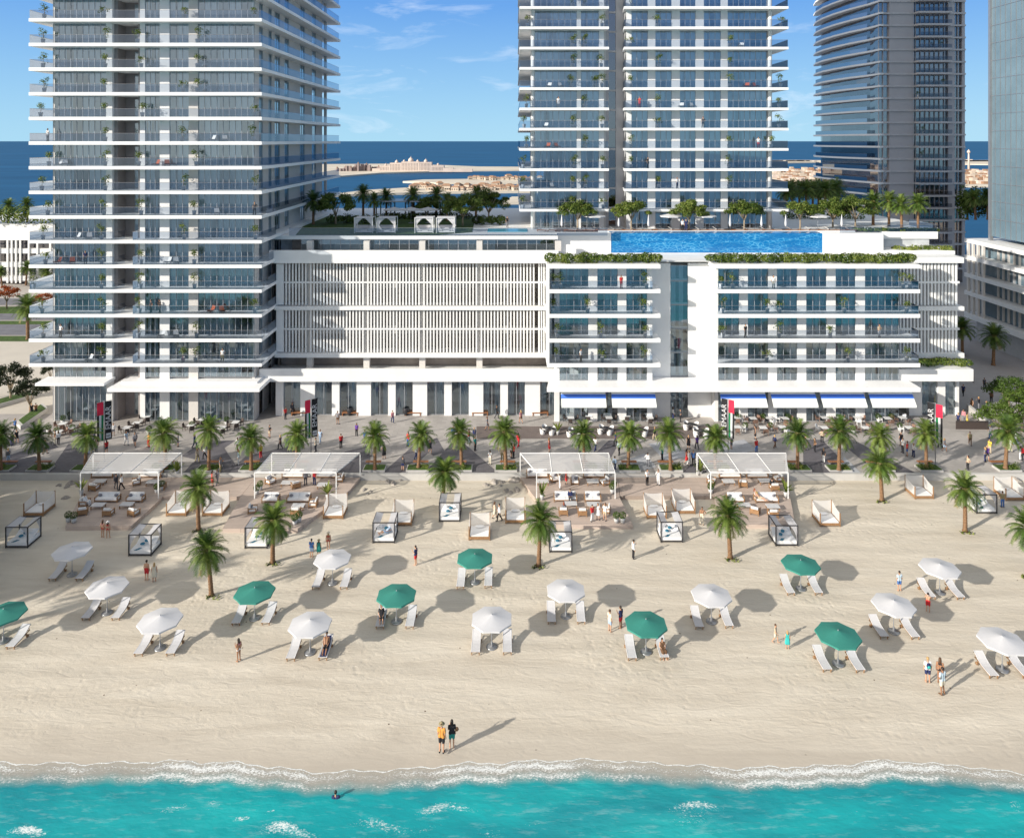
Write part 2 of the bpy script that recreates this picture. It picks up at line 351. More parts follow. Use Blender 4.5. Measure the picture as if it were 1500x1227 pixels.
def deepsea():
    m, nt, b = nm('deep_sea'); mk = NB(nt)
    pos = mk('ShaderNodeNewGeometry').outputs['Position']
    n1 = mk('ShaderNodeTexNoise', {'Vector': mk('ShaderNodeMapping', {'Vector': pos, 'Scale': (.004,.012,1)}).outputs[0], 'Scale': 1.0, 'Detail': 8.0, 'Roughness': .65})
    r = mk('ShaderNodeValToRGB', [n1.outputs['Fac']]); e = r.color_ramp.elements
    e[0].position = .3; e[1].position = .7; e[0].color = (.005,.062,.150,1); e[1].color = (.014,.105,.235,1)
    nt.links.new(r.outputs[0], b.inputs['Base Color']); b.inputs['Roughness'].default_value = .55; b.inputs['Specular IOR Level'].default_value = .12
    return m
DEEP = deepsea()
def poolmat():
    m, nt, b = nm('pool_water'); mk = NB(nt)
    pos = mk('ShaderNodeNewGeometry').outputs['Position']
    wv = mk('ShaderNodeTexNoise', {'Vector': pos, 'Scale': .55, 'Detail': 4.0})
    ad = mk('ShaderNodeMixRGB', [2.2, pos, wv.outputs['Color']], blend_type='ADD')
    vo = mk('ShaderNodeTexVoronoi', {'Vector': mk('ShaderNodeMapping', {'Vector': ad.outputs[0], 'Scale': (.8,.8,1.9)}).outputs[0], 'Scale': 1.7}, feature='DISTANCE_TO_EDGE')  # pale cell edges paint caustic light into the water colour
    r = mk('ShaderNodeValToRGB', [vo.outputs['Distance']]); e = r.color_ramp.elements
    e[0].position = 0; e[0].color = (.14,.42,.62,1); e[1].position = .30; e[1].color = (.008,.17,.42,1)
    x = r.color_ramp.elements.new(.07); x.color = (.018,.21,.48,1)
    y = r.color_ramp.elements.new(.6); y.color = (.004,.065,.22,1)
    lo = mk('ShaderNodeTexNoise', {'Vector': mk('ShaderNodeMapping', {'Vector': pos, 'Scale': (.25,.25,1.1)}).outputs[0], 'Scale': 1.0, 'Detail': 5.0, 'Distortion': 1.0})
    lr = mk('ShaderNodeMapRange', {'Value': lo.outputs['Fac'], 1: .40, 2: .62, 3: 0.0, 4: .85}); lr.clamp = True
    cx = mk('ShaderNodeMixRGB', [lr.outputs[0], r.outputs[0], (.008,.13,.36,1)])
    nt.links.new(cx.outputs[0], b.inputs['Base Color']); b.inputs['Roughness'].default_value = .1; return m
POOLW = poolmat()
# ---------------------------------------------------------------- setting
def lerp_list(pts, x):
    if x <= pts[0][0]: return pts[0][1]
    for (a, b), (c, d) in zip(pts, pts[1:]):
        if x <= c:
            t = (x-a)/(c-a); t = t*t*(3-2*t); return b+(d-b)*t
    return pts[-1][1]
SHPX = [(-700,1119),(-300,1122),(0,1117),(130,1117),(250,1114),(330,1116),(480,1130),(560,1127),(700,1117),(830,1112),(890,1112),(960,1117),(1080,1124),(1200,1121),(1300,1113),(1400,1120),(1500,1132),(1800,1122),(2200,1118)]
WZ = -.15
SH = [(((x-750)*(F*(H-WZ)/(y-HY))/F), F*(H-WZ)/(y-HY)) for x, y in SHPX]
def shore(X): return lerp_list(SH, X) + .10*math.sin(X*1.7)+.06*math.sin(X*4.3+1)
def sand_z(X, Y):
    d = Y-shore(X)
    if d > 9: base = 0.0
    elif d > 0: base = WZ*(1-(d/9)**.7)
    else: base = WZ+d*.09
    t = min(1, max(0, (d-3)/6))
    rip = .035*math.sin(Y*1.9+.9*math.sin(X*.22)+.6*math.sin(X*.07+Y*.3))+.025*math.sin(Y*3.1+X*.31+1.4*math.sin(X*.13))
    return base+t*rip*.55
xs = [-400,-250,-150,-100,-80]+[-70+.7*i for i in range(201)]+[80,100,150,250,400]
ys = [20,30,36,40]+[42+.3*i for i in range(148)]
mb = MB(); nx = len(xs)
mb.add([(x,y,sand_z(x,y)) for y in ys for x in xs], [(j*nx+i, j*nx+i+1, (j+1)*nx+i+1, (j+1)*nx+i) for j in range(len(ys)-1) for i in range(nx-1)], 0, True)
struct('beach', mb, SAND, 'pale rippled sand beach between the turquoise sea and the promenade')
# shallow sea in front
CAPS = [(640,1184,42,9,.9),(672,1186,40,6,.8),(560,1207,60,10,.8),(620,1212,40,6,.6),(412,1213,40,12,1.0),(440,1216,46,8,.9),(255,1180,34,7,.7),(312,1179,18,6,.7),(300,1190,28,6,.5),(356,1192,20,4,1.0),(395,1190,12,3,.9),
        (1020,1182,55,9,.9),(1015,1200,50,16,.6),(720,1212,30,9,.6),(40,1218,40,9,1.1),(1120,1178,30,6,.4),(790,1210,40,6,.5),(1250,1192,20,7,.4),(1490,1182,16,10,.7),(830,1168,60,10,.25),(90,1170,60,8,.2)]
xs = [-600,-300,-150,-90,-60]+[-46+.2*i for i in range(461)]+[60,90,150,300,600]
ys = [-4000,-900,-200,-40,0,20,30,34]+[36.5+.2*i for i in range(62)]
mb = MB(); nx = len(xs)
def wave(x, y): return WZ if y < 30 else WZ+.03*math.sin(y*1.6+.4*math.sin(x*.2))*min(1, max(0, (shore(x)-y-1.0)/2))
P = [(x, y, wave(x, y)) for y in ys for x in xs]
mb.add(P, [(j*nx+i, j*nx+i+1, (j+1)*nx+i+1, (j+1)*nx+i) for j in range(len(ys)-1) for i in range(nx-1)], 0, True)
me = mb.mesh('sea', SHALLOW)
a1 = me.attributes.new('shore', 'FLOAT', 'POINT'); a2 = me.attributes.new('cap', 'FLOAT', 'POINT')
capw = []
for x, y, w, h, s in CAPS:
    D = F*(H-WZ)/(y-HY); capw.append(((x-750)*D/F, D, w*D/F, h*F*(H-WZ)/(y-HY)**2, s))
def capv(x, y):
    v = 0.0
    if y < 30: return 0.0
    for cx, cy, rx, ry, s in capw:
        dx = (x-cx)/rx; dy = (y-cy-.25*math.sin(x*1.3))/ry
        if dx*dx+dy*dy < 4:
            q = 1-(dx*dx+ (dy*dy*1.5 if dy > 0 else dy*dy*.45))*.8
            v = max(v, s*max(0, q))
    return v
a1.data.foreach_set('value', [p[1]-shore(p[0]) for p in P]); a2.data.foreach_set('value', [capv(p[0], p[1]) for p in P])
tag(link('shallow_sea', me), 'turquoise shallow sea with lacy white foam along the beach', None, None, 'structure')
# deep sea behind the city
mb = MB(); mb.quad((-30000,-200,-4),(30000,-200,-4),(30000,40000,-4),(-30000,40000,-4))
struct('sea', mb, DEEP, 'deep blue open sea reaching the horizon behind the towers')
# land and promenade
mb = MB(); mb.prism([(-420,86.2),(420,86.2),(420,250),(-420,250)], -4.5, .3)
struct('city_ground', mb, LANDM, 'pale city ground behind the promenade')
mb = MB(); mb.prism([(-420,85.8),(420,85.8),(420,125),(-420,125)], .3005, ZP)
struct('promenade', mb, PAVE, 'pale stone promenade between the beach and the buildings')
mb = MB(); mb.box(-420,420,85.45,85.8,-.6,ZP+.03)
tag(part('retaining_wall', mb, CONC, None), 'low pale concrete wall holding the promenade above the sand', 'wall')
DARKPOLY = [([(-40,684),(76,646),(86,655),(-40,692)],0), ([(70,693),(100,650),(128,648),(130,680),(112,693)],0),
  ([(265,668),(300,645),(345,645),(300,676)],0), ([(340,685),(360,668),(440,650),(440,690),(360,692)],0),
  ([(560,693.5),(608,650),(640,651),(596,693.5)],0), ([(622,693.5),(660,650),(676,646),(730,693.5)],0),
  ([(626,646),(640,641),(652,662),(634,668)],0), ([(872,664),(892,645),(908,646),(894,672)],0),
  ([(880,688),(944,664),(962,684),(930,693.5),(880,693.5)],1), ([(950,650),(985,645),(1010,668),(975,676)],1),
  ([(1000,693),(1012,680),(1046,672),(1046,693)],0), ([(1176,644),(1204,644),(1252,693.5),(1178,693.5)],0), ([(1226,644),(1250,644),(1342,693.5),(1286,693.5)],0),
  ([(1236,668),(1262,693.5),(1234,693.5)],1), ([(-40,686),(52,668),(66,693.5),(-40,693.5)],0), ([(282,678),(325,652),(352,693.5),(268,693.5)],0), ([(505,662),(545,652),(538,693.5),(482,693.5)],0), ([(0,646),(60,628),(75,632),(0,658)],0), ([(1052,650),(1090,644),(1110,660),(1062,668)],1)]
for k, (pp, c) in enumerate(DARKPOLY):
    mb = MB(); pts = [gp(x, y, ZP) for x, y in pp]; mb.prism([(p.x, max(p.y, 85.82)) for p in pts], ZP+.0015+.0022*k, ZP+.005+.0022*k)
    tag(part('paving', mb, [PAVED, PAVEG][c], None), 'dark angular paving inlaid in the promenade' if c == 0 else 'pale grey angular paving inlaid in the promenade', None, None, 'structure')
mb = MB(); pts = [gp(x, y, ZP) for x, y in [(698,624.5),(1062,624.5),(1062,642.5),(698,642.5)]]
mb.prism([(p.x,p.y) for p in pts], ZP+.036, ZP+.040)
struct('cafe_floor', mb, PAVEB, 'brown paved strip under the white cafe chairs')
# left: plaza, roads, verges
def sheet(name, pp, z, m, label, z0=0):
    mb = MB(); mb.prism([(lambda p: (p.x, p.y))(gp(x, y, z)) for x, y in pp], z-.2+z0, z)
    return struct(name, mb, m, label)
sheet('plaza', [(-300,606),(100,606),(150,500),(-300,500)], ZP+.01, mat('plaza_paving', (.52,.48,.42), .8, var=.06, vs_=.2, coord='Position'), 'empty beige plaza left of the left tower')
sheet('verge', [(-300,500),(120,500),(120,492),(-300,492)], .5, GRASS, 'narrow green verge beside the plaza')
sheet('road', [(-300,490),(200,490),(200,475),(-300,475)], .45, ASPH, 'grey road behind the plaza')
sheet('verge', [(-300,474),(200,474),(200,470),(-300,470)], .5, GRASS, 'planted median between the two grey roads')
sheet('road', [(-300,468),(200,468),(200,459),(-300,459)], .45, ASPH, 'far carriageway of the grey road')
sheet('verge', [(-300,458),(200,458),(200,449),(-300,449)], .5, GRASS, 'grassy verge on the far side of the road')
sheet('road', [(-300,446),(200,446),(200,437),(-300,437)], .45, ASPH, 'side road in front of the low white building')
sheet('side_street', [(1400,600),(1620,600),(1470,470),(1404,470)], ZP+.02, mat('street_paving', (.36,.34,.34), .8, var=.06, coord='Position'), 'paved side street between the podium and the right building')
# islands beyond
def island(pp, label, z=-2.2):
    mb = MB(); mb.prism([(lambda p: (p.x, p.y))(gp(x, y, z)) for x, y in pp], -6, z)
    return struct('island', mb, ISL, label)
island([(430,263),(480,259),(560,253),(680,249.5),(800,248.5),(800,244.5),(700,244),(640,241.5),(560,240),(400,241)], 'long sandy spit carrying the domed hotel')
island([(590,265.5),(640,267.5),(800,267),(800,262),(690,262),(620,263)], 'bare sandbank in front of the domed hotel')
island([(470,286),(560,283),(640,281),(800,279.5),(800,272),(700,271),(610,274),(540,278)], 'villa covered sand strip beyond the roof garden')
island([(735,296),(830,295),(830,287.5),(750,288)], 'small sandbank beside the middle tower')
island([(1080,240),(1130,238.5),(1200,237.5),(1300,238),(1300,235),(1150,234.6),(1080,236)], 'thin breakwater near the horizon at right')
island([(1400,240),(1480,241),(1480,236),(1400,236)], 'breakwater near the horizon beyond the dark tower')
island([(1080,272),(1460,272),(1480,250),(1080,250)], 'sandy island covered with villas at right')
# domed hotel
def hotel():
    base = gp(603, 251, -2.2); t = thing('hotel', 'pale domed palace hotel on the far sandy spit', 'hotel', base)
    k = base.y/F
    def bx(x0, x1, y0, y1, dep, nm_, m=HOTEL, off=0):
        b = MB(); b.box((x0-603)*k, (x1-603)*k, off, off+dep, (250-y0)*k, (250-y1)*k); return part(nm_, b, m, t)
    for x0, x1, top in ((556,571,242),(571,588,237.8),(588,614,236),(614,632,236.8),(632,650,241.5)):
        w = bx(x0, x1, 251, top, 14, 'wing')
        b = MB(); n = max(3, int((x1-x0)/2.2))
        for i in range(n):
            for r in range(int((249-top)/1.9)):
                xa = (x0+.6+(x1-x0-1.2)*i/n-603)*k; zb = (250-(248.6-1.9*r))*k
                b.box(xa, xa+.8*k, -.15, .02, zb, zb+.9*k)
        part('window', b, DARKM, w)
    for x, y, r in ((601,236,4.0),(580,237.8,2.6),(623,236.8,2.8),(564,242,2.0),(641,241.5,2.0),(591,236,1.8),(611,236,1.8)):
        b = MB(); b.lathe([(r*k,0),(r*k,r*.5*k),(r*.86*k,r*.9*k),(r*.55*k,r*1.25*k),(r*.15*k,r*1.5*k),(.03,r*2.1*k)], 12)
        part('dome', b, HOTEL, t, ((x-603)*k, 6, (250-y)*k))
    for x0, x1, top in ((545,556,246),(650,664,245),(664,692,246.6)): bx(x0, x1, 251, top, 10, 'low_wing')
    return t
hotel()
t = thing('hotel', 'grey brown palace hotel left of the domed hotel', 'hotel', gp(527, 251, -2.2)); k = t.location.y/F
for i in range(26):
    x = 492+i*2.5+random.uniform(-1,1); w = random.uniform(2,4); h = random.uniform(6,12)*(1-abs(i-13)/26); o = random.uniform(0,14)
    b = MB(); b.box((x-527)*k, (x+w-527)*k, o, o+8, 0, h*k); p = part('wing', b, mat('brown_hotel_wall', (.30,.24,.23), .9, var=.3) if i == 0 else bpy.data.materials['brown_hotel_wall'], t)
    if i % 4 == 0:
        b = MB(); b.lathe([(1.0*k,0),(1.0*k,.8*k),(.5*k,1.6*k),(.02,2.3*k)], 8); part('dome', b, VROOF, p, ((x+w/2-527)*k, o+3, h*k))
# villas on the strip
def villa_mesh(s):
    rr = random.Random(s); w = rr.uniform(4,7); d = rr.uniform(4,6); h = rr.uniform(2.2,4.0)
    b = MB(); b.box(-w/2,w/2,0,d,0,h,0); e = .4
    b.add([(-w/2-e,-e,h),(w/2+e,-e,h),(w/2+e,d+e,h),(-w/2-e,d+e,h),(-w/4,d/2,h+1.4),(w/4,d/2,h+1.4)], [(0,1,5,4),(1,2,5),(2,3,4,5),(3,0,4),(0,3,2,1)], 1)
    for i in range(3): b.box(-w/2+.6+i*w/3.2, -w/2+1.6+i*w/3.2, -.06, .02, .7, 1.8, 2)
    return b.mesh('villa', [VILLA, VROOF, DARKM])
VM = [villa_mesh(i) for i in range(7)]
rv = random.Random(5)
for i in range(56):
    x = 606+i*3.1+rv.uniform(-1.2,1.2); y = rv.choice((275.2,277.4,279.3))+rv.uniform(-.4,.4)
    o = link('villa', rv.choice(VM), None, gp(x, y, -2.2), rv.uniform(-.4,.4), rv.uniform(.7,1.15))
    tag(o, 'small beige villa with brown roof on the strip beyond the roof garden', 'villa', 'villas on the strip beyond the roof garden')
for i in range(26):
    x = 690+i*4.0+rv.uniform(-1.4,1.4); y = rv.choice((262.6,263.6,264.6))
    o = link('villa', rv.choice(VM), None, gp(x, y, -2.2), rv.uniform(-.4,.4), rv.uniform(.7,1.1))
    tag(o, 'tiny beige villa on the sandbank in front of the domed hotel', 'villa', 'villas on the bare sandbank')
mb = MB()
for i in range(900):
    x = rv.uniform(1085,1470); y = rv.uniform(251,270); p = gp(x, y, -2.2); w = rv.uniform(3,7); h = rv.uniform(2,6.5)
    mb.box(p.x-w/2, p.x+w/2, p.y, p.y+5, -2.2, -2.2+h, rv.choice((0,0,1,2)))
tag(part('far_town', mb, [VILLA, HOTEL, VROOF], None), 'dense pale town on the far island at right', None, None, 'stuff')
mb = MB()
for i in range(60):
    x = rv.choice((rv.uniform(1100,1200), rv.uniform(1410,1460))); p = gp(x, 236.6, -2.2); w = rv.uniform(6,26)
    mb.box(p.x-w/2, p.x+w/2, p.y, p.y+10, -2.2, -2.2+rv.uniform(.8,2.6), rv.choice((0,1)))
p = gp(1419, 250, -2.2)
tag(part('far_harbour', mb, [ISL, HOTEL], None), 'low pale harbour sheds on the breakwater near the horizon', None, None, 'stuff')
mb = MB(); mb.tube([(p.x,p.y,-2.2),(p.x,p.y,24)], [1.6,.9], 6); mb.box(p.x-5, p.x+5, p.y-.6, p.y+.6, 12, 13.2)
mb.lathe([(2.2,22),(2.2,24),(.1,27)], 8, (p.x,p.y))
tag(part('harbour_mast', mb, HOTEL, None), 'pale harbour mast between the dark tower and the right building', 'mast')
# ---------------------------------------------------------------- facade parts
_wc = {}
def window_meshes(w, h, n, var, glass=GLASS):
    key = (round(w,2), round(h,2), n, var, glass.name)
    if key in _wc: return _wc[key]
    f = MB(); t = .035
    for i in range(n+1):
        x = w*i/n; f.box(max(0,x-t), min(w,x+t), -.03, .06, .061, h-.061)
    f.box(0,w,-.03,.06,0,.06); f.box(0,w,-.03,.06,h-.06,h)
    p = MB(); p.quad((0,.02,0),(w,.02,0),(w,.02,h),(0,.02,h))
    c = MB(); rr = random.Random(hash((round(w,1), n, var)) % 1000 + var)
    spans = [(0, .36), (.66, 1)] if var == 0 else [(.0,.6)] if var == 1 else [(.38,1.0)] if var == 2 else [(.08,.34),(.52,.76)] if var == 3 else [(.0,.22),(.35,1.0)]
    for a, b in spans:
        k = max(6, int((b-a)*w/.09)); xs_ = [w*(a+(b-a)*i/k) for i in range(k+1)]
        pts = [(x, .42+.05*math.sin(i*1.9)+rr.uniform(-.015,.015)) for i, x in enumerate(xs_)]
        c.add([(x,y,.02) for x,y in pts]+[(x,y,h-.02) for x,y in pts], [(i,i+1,k+2+i,k+1+i) for i in range(k)], 0, True)
    _wc[key] = (f.mesh('window', MULL), p.mesh('pane', glass), c.mesh('curtain', CURT)); return _wc[key]
def window(par, X0, X1, z0, z1, D, n, var=0, glass=GLASS, name='window', rz=0.0, loc=None):
    f, p, c = window_meshes(X1-X0, z1-z0, n, var, glass)
    o = link(name, f, par, (Vector((X0,D,z0)) if loc is None else Vector(loc))-par.location, rz)
    link('pane', p, o); link('curtain', c, o); return o
def railing_mesh(lines, h=1.08):
    b = MB()
    for pts in lines:
        for (x0,y0),(x1,y1) in zip(pts, pts[1:]):
            b.quad((x0,y0,.0),(x1,y1,.0),(x1,y1,h),(x0,y0,h),0)
            b.tube([(x0,y0,h+.02),(x1,y1,h+.02)], .022, 5, 1, False)
    return b.mesh('glass_railing', [RAILG, STEEL])
rw = random.Random(3)

# ---------------------------------------------------------------- left tower
D0 = 99.65; FH = 3.3; K0 = 8.95; DG = 101.5
def zk(k): return K0+FH*k
XL, XR = XD(42,D0), XD(383.2,D0); DB = 145.5
gx = lambda x: XD(x, DG)
LT = thing('apartment_tower', 'white left hand tower with stacked glass railed balconies', 'tower', ((XL+XR)/2, (D0+DB)/2, ZP))
mb = MB(); mb.box(gx(77)+3.2, XR-5.2, DG+3.4, DB-4, ZP, 150); wpart('core', mb, INNER, LT)
mb = MB(); mb.box(XL+1, XR-1, D0+2, DB-2, 72, 150)
up = wpart('upper_storeys', mb, WARMW, LT)
TOP = 20
mb = MB(); mb.box(gx(155.5), gx(164.5), DG-.02, DG+.5, ZP, 72); wpart('wall_pier', mb, WHITE, LT)
for a, b, m in ((205,212.5,WHITE),(234,248.3,WHITE)):
    mb = MB(); mb.box(gx(a), gx(b), DG-.02, DG+.5, ZP, 72); wpart('wall_pier', mb, m, LT)
mb = MB(); mb.box(gx(276.5), gx(290.3), DG-.05, DG+.5, ZP, 72); wpart('wall_pier', mb, WARMW, LT)
mb = MB(); mb.box(gx(164.5)+.01, gx(205)-.01, DG+2.6, DG+3.3, ZP, 72); mb.box(gx(164.5)+.01, gx(169.5), DG+.5, DG+2.6, ZP, 72); mb.box(gx(200), gx(205)-.01, DG+.5, DG+2.6, ZP, 72)
wpart('recessed_wall', mb, BEIGE, LT)
mb = MB(); mb.box(gx(77), gx(77)+.25, DG+.1, DB-4, ZP, 72); wpart('side_wall', mb, WARMW, LT)
mb = MB(); XS = XD(372, DG)
sw = [(103.6,105.2),(107.6,109.0),(110.4,112.9),(115.2,117.4),(123.6,126.4),(131.0,133.6),(138.0,140.6)]
yy = DG+.3
for a, b in sw+[(DB-4, DB-4)]:
    if a > yy: mb.box(XS-.35, XS, yy, a, ZP, 72)
    yy = b
wpart('side_wall', mb, WARMW, LT)
mb = MB(); mb.prism([(XL,D0),(XR,D0),(XR,DB),(XL,DB)], -.22, .22); slabm = mb.mesh('balcony_slab', WHITE2)
railm = railing_mesh([[(XL+.08,DB-1),(XL+.08,D0+.08),(XR-.08,D0+.08),(XR-.08,DB-1)]])
raillow = railing_mesh([[(XL+.08,DB-1),(XL+.08,D0+.08),(XD(167,D0),D0+.08),(XD(170,D0),DG+.4)],[(XD(192,D0),DG+.4),(XD(194,D0),D0+.08),(XR-.08,D0+.08),(XR-.08,106)]])
bays = [(77,155.5,9,(0,1,4,3)),(212.5,234,3,(1,2,3)),(248.3,276.5,3,(0,2,4)),(290.3,371.5,9,(0,4,2,3,1))]
def midfloor(k):
    z0 = zk(k)+.22; z1 = zk(k+1)-.22
    for a, b, n, vs_ in bays: window(LT, gx(a), gx(b), z0, z1, DG+.1, n, rw.choice(vs_))
    window(LT, gx(183.5), gx(197), z0, z1-.25, DG+2.55, 1, 3)
    for i, (a, b) in enumerate(sw[:6]):
        f, p, c = window_meshes(b-a, z1-z0-.1, 2, (i+k) % 3)
        o = link('side_window', f, LT, Vector((XS-.12, a, z0))-LT.location, R(90)); link('pane', p, o); link('curtain', c, o)
for k in range(0, TOP):
    link('balcony_slab', slabm, LT, Vector((0,0,zk(k)))-LT.location)
    link('glass_railing', raillow if k < 6 else railm, LT, Vector((0,0,zk(k)+.22))-LT.location)
    if k < 16: midfloor(k)
mb = MB()
for k in range(16, TOP): mb.box(gx(78), XS-.4, DG+.3, DG+.4, zk(k)+.25, zk(k+1)-.25)
wpart('upper_glazing', mb, TGLASS, LT)
# ground and first floor under the balconies
z1 = 6.4
mb = MB(); mb.prism([(gx(69),98.9),(XD(152,98.9),98.9),(XD(152,98.9),DG+.3),(gx(69),DG+.3)], 6.4, 6.75); wpart('entrance_canopy', mb, WHITE2, LT)
mb = MB(); xa = XD(157,98.2); mb.prism([(xa,98.2),(XR+.2,98.2),(XR+.2,105),(xa,105)], 5.85, 6.3); mb.prism([(xa+.8,100.2),(XR-.8,100.2),(XR-.8,105),(xa+.8,105)], 6.302, 6.5); wpart('entrance_canopy', mb, WHITE2, LT)
for a, b, n, v in ((77,155.5,9,3),(212.5,234,3,3),(248.3,276.5,3,0),(290.3,371.5,9,3)):
    window(LT, gx(a), gx(b), 6.76, zk(0)-.22, DG+.1, n, v); window(LT, gx(a), gx(b), ZP+.1, 6.3, DG+.1, n, 4 if a == 77 else 0)
window(LT, gx(183.5), gx(197), ZP+.1, 6.3, DG+2.55, 1, 1); window(LT, gx(183.5), gx(197), 6.8, 8.6, DG+2.55, 1, 1)
mb = MB()
for i, (a, b) in enumerate(sw[:2]): mb.box(XS-.1, XS-.05, a, b, ZP+.1, 6.3); mb.box(XS-.1, XS-.05, a, b, 6.8, 8.6)
wpart('side_glazing', mb, TGLASS, LT)
def text_mesh(body, size, mats, ext=.02, font=None):
    cu = bpy.data.curves.new('txt', 'FONT'); cu.body = body; cu.size = size; cu.extrude = ext; cu.align_x = 'CENTER'; cu.align_y = 'CENTER'
    o = bpy.data.objects.new('txt', cu); COL.objects.link(o); bpy.context.view_layer.update()
    me = bpy.data.meshes.new_from_object(o.evaluated_get(bpy.context.evaluated_depsgraph_get()))
    bpy.data.objects.remove(o); me.materials.clear(); me.materials.append(mats); return me
o = part('sign_lettering', text_mesh('CLINIC', .62, STEEL, .03), None, LT, Vector((XD(115,D0), DG+.04, 8.3))-LT.location); o.rotation_euler = (R(90),0,0)

# ---------------------------------------------------------------- podium building
PD = thing('podium_building', 'long white podium with louvred screens and balcony blocks carrying the roof pool', 'building', (20, 112, ZP))
ZD_ = 25.2                                  # roof deck level
XP0, XP1 = XR-.3, XD(1404,106.5)
mb = MB(); mb.box(XP0-1, XP1-1.0, 112.2, 150, ZP, ZD_-.56); wpart('core', mb, INNER, PD)
mb = MB(); mb.prism([(XP0-2,108),(XD(817,108),108),(XD(817,108),110.2),(XD(1295,110.2),110.2),(XD(1300,110.2),121),(XD(1374,118),118),(XD(1374,118),152),(XP0-2,152)], ZD_-.55, ZD_); wpart('roof_deck_slab', mb, WHITE, PD)
# louvred car park front
DLV = 105.9; lz = lambda y: ZD(y, DLV)
xa, xb = XD(403.5,DLV), XD(803,DLV)
ex = [416, 452, 535.7, 617.8, 702, 786]
lv_rows = [(lz(412.5),lz(386)),(lz(447),lz(414.8)),(lz(480.5),lz(454)),(lz(516),lz(483))]
mb = MB(); mb.box(xa-.6,XD(818,104.9),DLV-1.0,DLV-.5,lz(384),ZD(367,DLV-1.0)); mb.box(xa-.6,XD(818,104.9),DLV-.5,110.5,lz(384),22.0); wpart('fascia_band', mb, WHITE, PD)
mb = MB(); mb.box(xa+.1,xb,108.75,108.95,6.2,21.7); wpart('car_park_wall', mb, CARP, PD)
mb = MB(); mb.box(xa,xb,DLV-.45,DLV+2.5,lz(453.2),lz(448)); wpart('fascia_band', mb, WHITE, PD)
mb = MB(); mb.box(xa,xb,DLV-.45,DLV+2.5,lz(522.5),lz(516.5)); wpart('fascia_band', mb, WHITE, PD)
for y in (413.6, 481.8):
    mb = MB(); mb.box(xa+1.2,xb-.6,DLV-.05,DLV+.12,lz(y+1.1),lz(y-1.1)); wpart('louvre_rail', mb, WHITE, PD)
for i in range(len(ex)-1):
    for (za, zb) in lv_rows:
        mb = MB(); x = XD(ex[i],DLV)+.2; x1 = XD(ex[i+1],DLV)-.05; n = int(round((x1-x)/.455)); st = (x1-x)/n
        for j in range(n): mb.box(x+j*st, x+j*st+.21, DLV, DLV+.20, za+.02, zb-.02)
        wpart('louvre_screen', mb, WHITE, PD)
for y0, y1 in ((386,447),(454,516)):
    mb = MB(); mb.box(xa+.1, XD(415.5,DLV), DLV+.02, DLV+2.4, lz(y1)+.05, lz(y0)-.05); wpart('end_wall', mb, WHITE, PD)
    mb = MB()
    for j in range(4): mb.box(XD(788.5+j*3.6,DLV), XD(790.6+j*3.6,DLV), DLV-.1, DLV+.5, lz(y1)+.02, lz(y0)-.02)
    wpart('louvre_screen', mb, WHITE, PD)
for x in ex[1:5]+[818]:
    mb = MB(); mb.box(XD(x,DLV)-.42, XD(x,DLV)+.42, DLV+.5, DLV+1.3, 6.5 if x < 800 else 23.2, 24.6); wpart('column', mb, WARMW, PD)
for z in (18.45, 15.0, 11.8): 
    mb = MB(); mb.box(xa+.1,xb,DLV+2.51,DLV+2.75,z-.9,z+.25); wpart('car_park_floor', mb, STONE, PD)
mb = MB(); mb.box(xa-1,xb+2,106.9,107.0,21.5,21.6); wpart('ledge', mb, WHITE, PD)
# glass of the open storey under the deck
window(PD, xa+3, XD(815,108.0), 22.02, ZD_-.57, 108.3, 26, 3, GLASS2, 'strip_window')
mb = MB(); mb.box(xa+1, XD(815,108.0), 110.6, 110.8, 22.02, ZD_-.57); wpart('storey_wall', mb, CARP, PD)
# white band over the shops, shop fronts
DS = 104.0; sx = lambda x: XD(x, DS)
mb = MB(); xq0, xq1 = XD(380,102.6), XD(818,102.6); mb.box(xq0,xq1,102.6,103.0,ZD(559,102.6),ZD(540.5,102.6)); mb.box(xq0,xq1,103.0,109,ZD(559,102.6),6.15); wpart('fascia_band', mb, WHITE, PD)
zs1 = ZD(559,102.6)+.0
sh = [(405,416,'p'),(416,441,'g'),(441,462,'p'),(462,487,'g'),(487,498,'p'),(498,523,'g'),(523,544,'p'),(544,569,'g'),(569,580,'p'),(580,605,'g'),(605,626,'p'),(626,651,'g'),(651,662,'p'),(662,687,'g'),(687,708,'p'),(708,733,'g'),(733,744,'p'),(744,769,'g'),(769,791,'p'),(791,818,'g')]
for a, b, c in sh:
    if c == 'p':
        mb = MB(); mb.box(sx(a), sx(b), DS-.35, DS+.6, ZP, zs1-.003); p = wpart('shop_pier', mb, WHITE, PD)
        if a in (523, 687):
            o = part('sign_lettering', text_mesh('CLINIC', .92, STEEL, .03), None, p); o.location = Vector(((sx(a)+sx(b))/2, DS-.40, 3.75))-PD.location
            o.rotation_euler = (R(90), R(90), 0)
    else: window(PD, sx(a), sx(b), ZP+.02, zs1-.01, DS, 2, rw.choice((0,1,2,3)), GLASS2, 'shop_window')
mb = MB(); mb.box(sx(398), sx(818), DS+5.5, DS+5.9, ZP, 7); wpart('shop_back_wall', mb, INNER, PD)
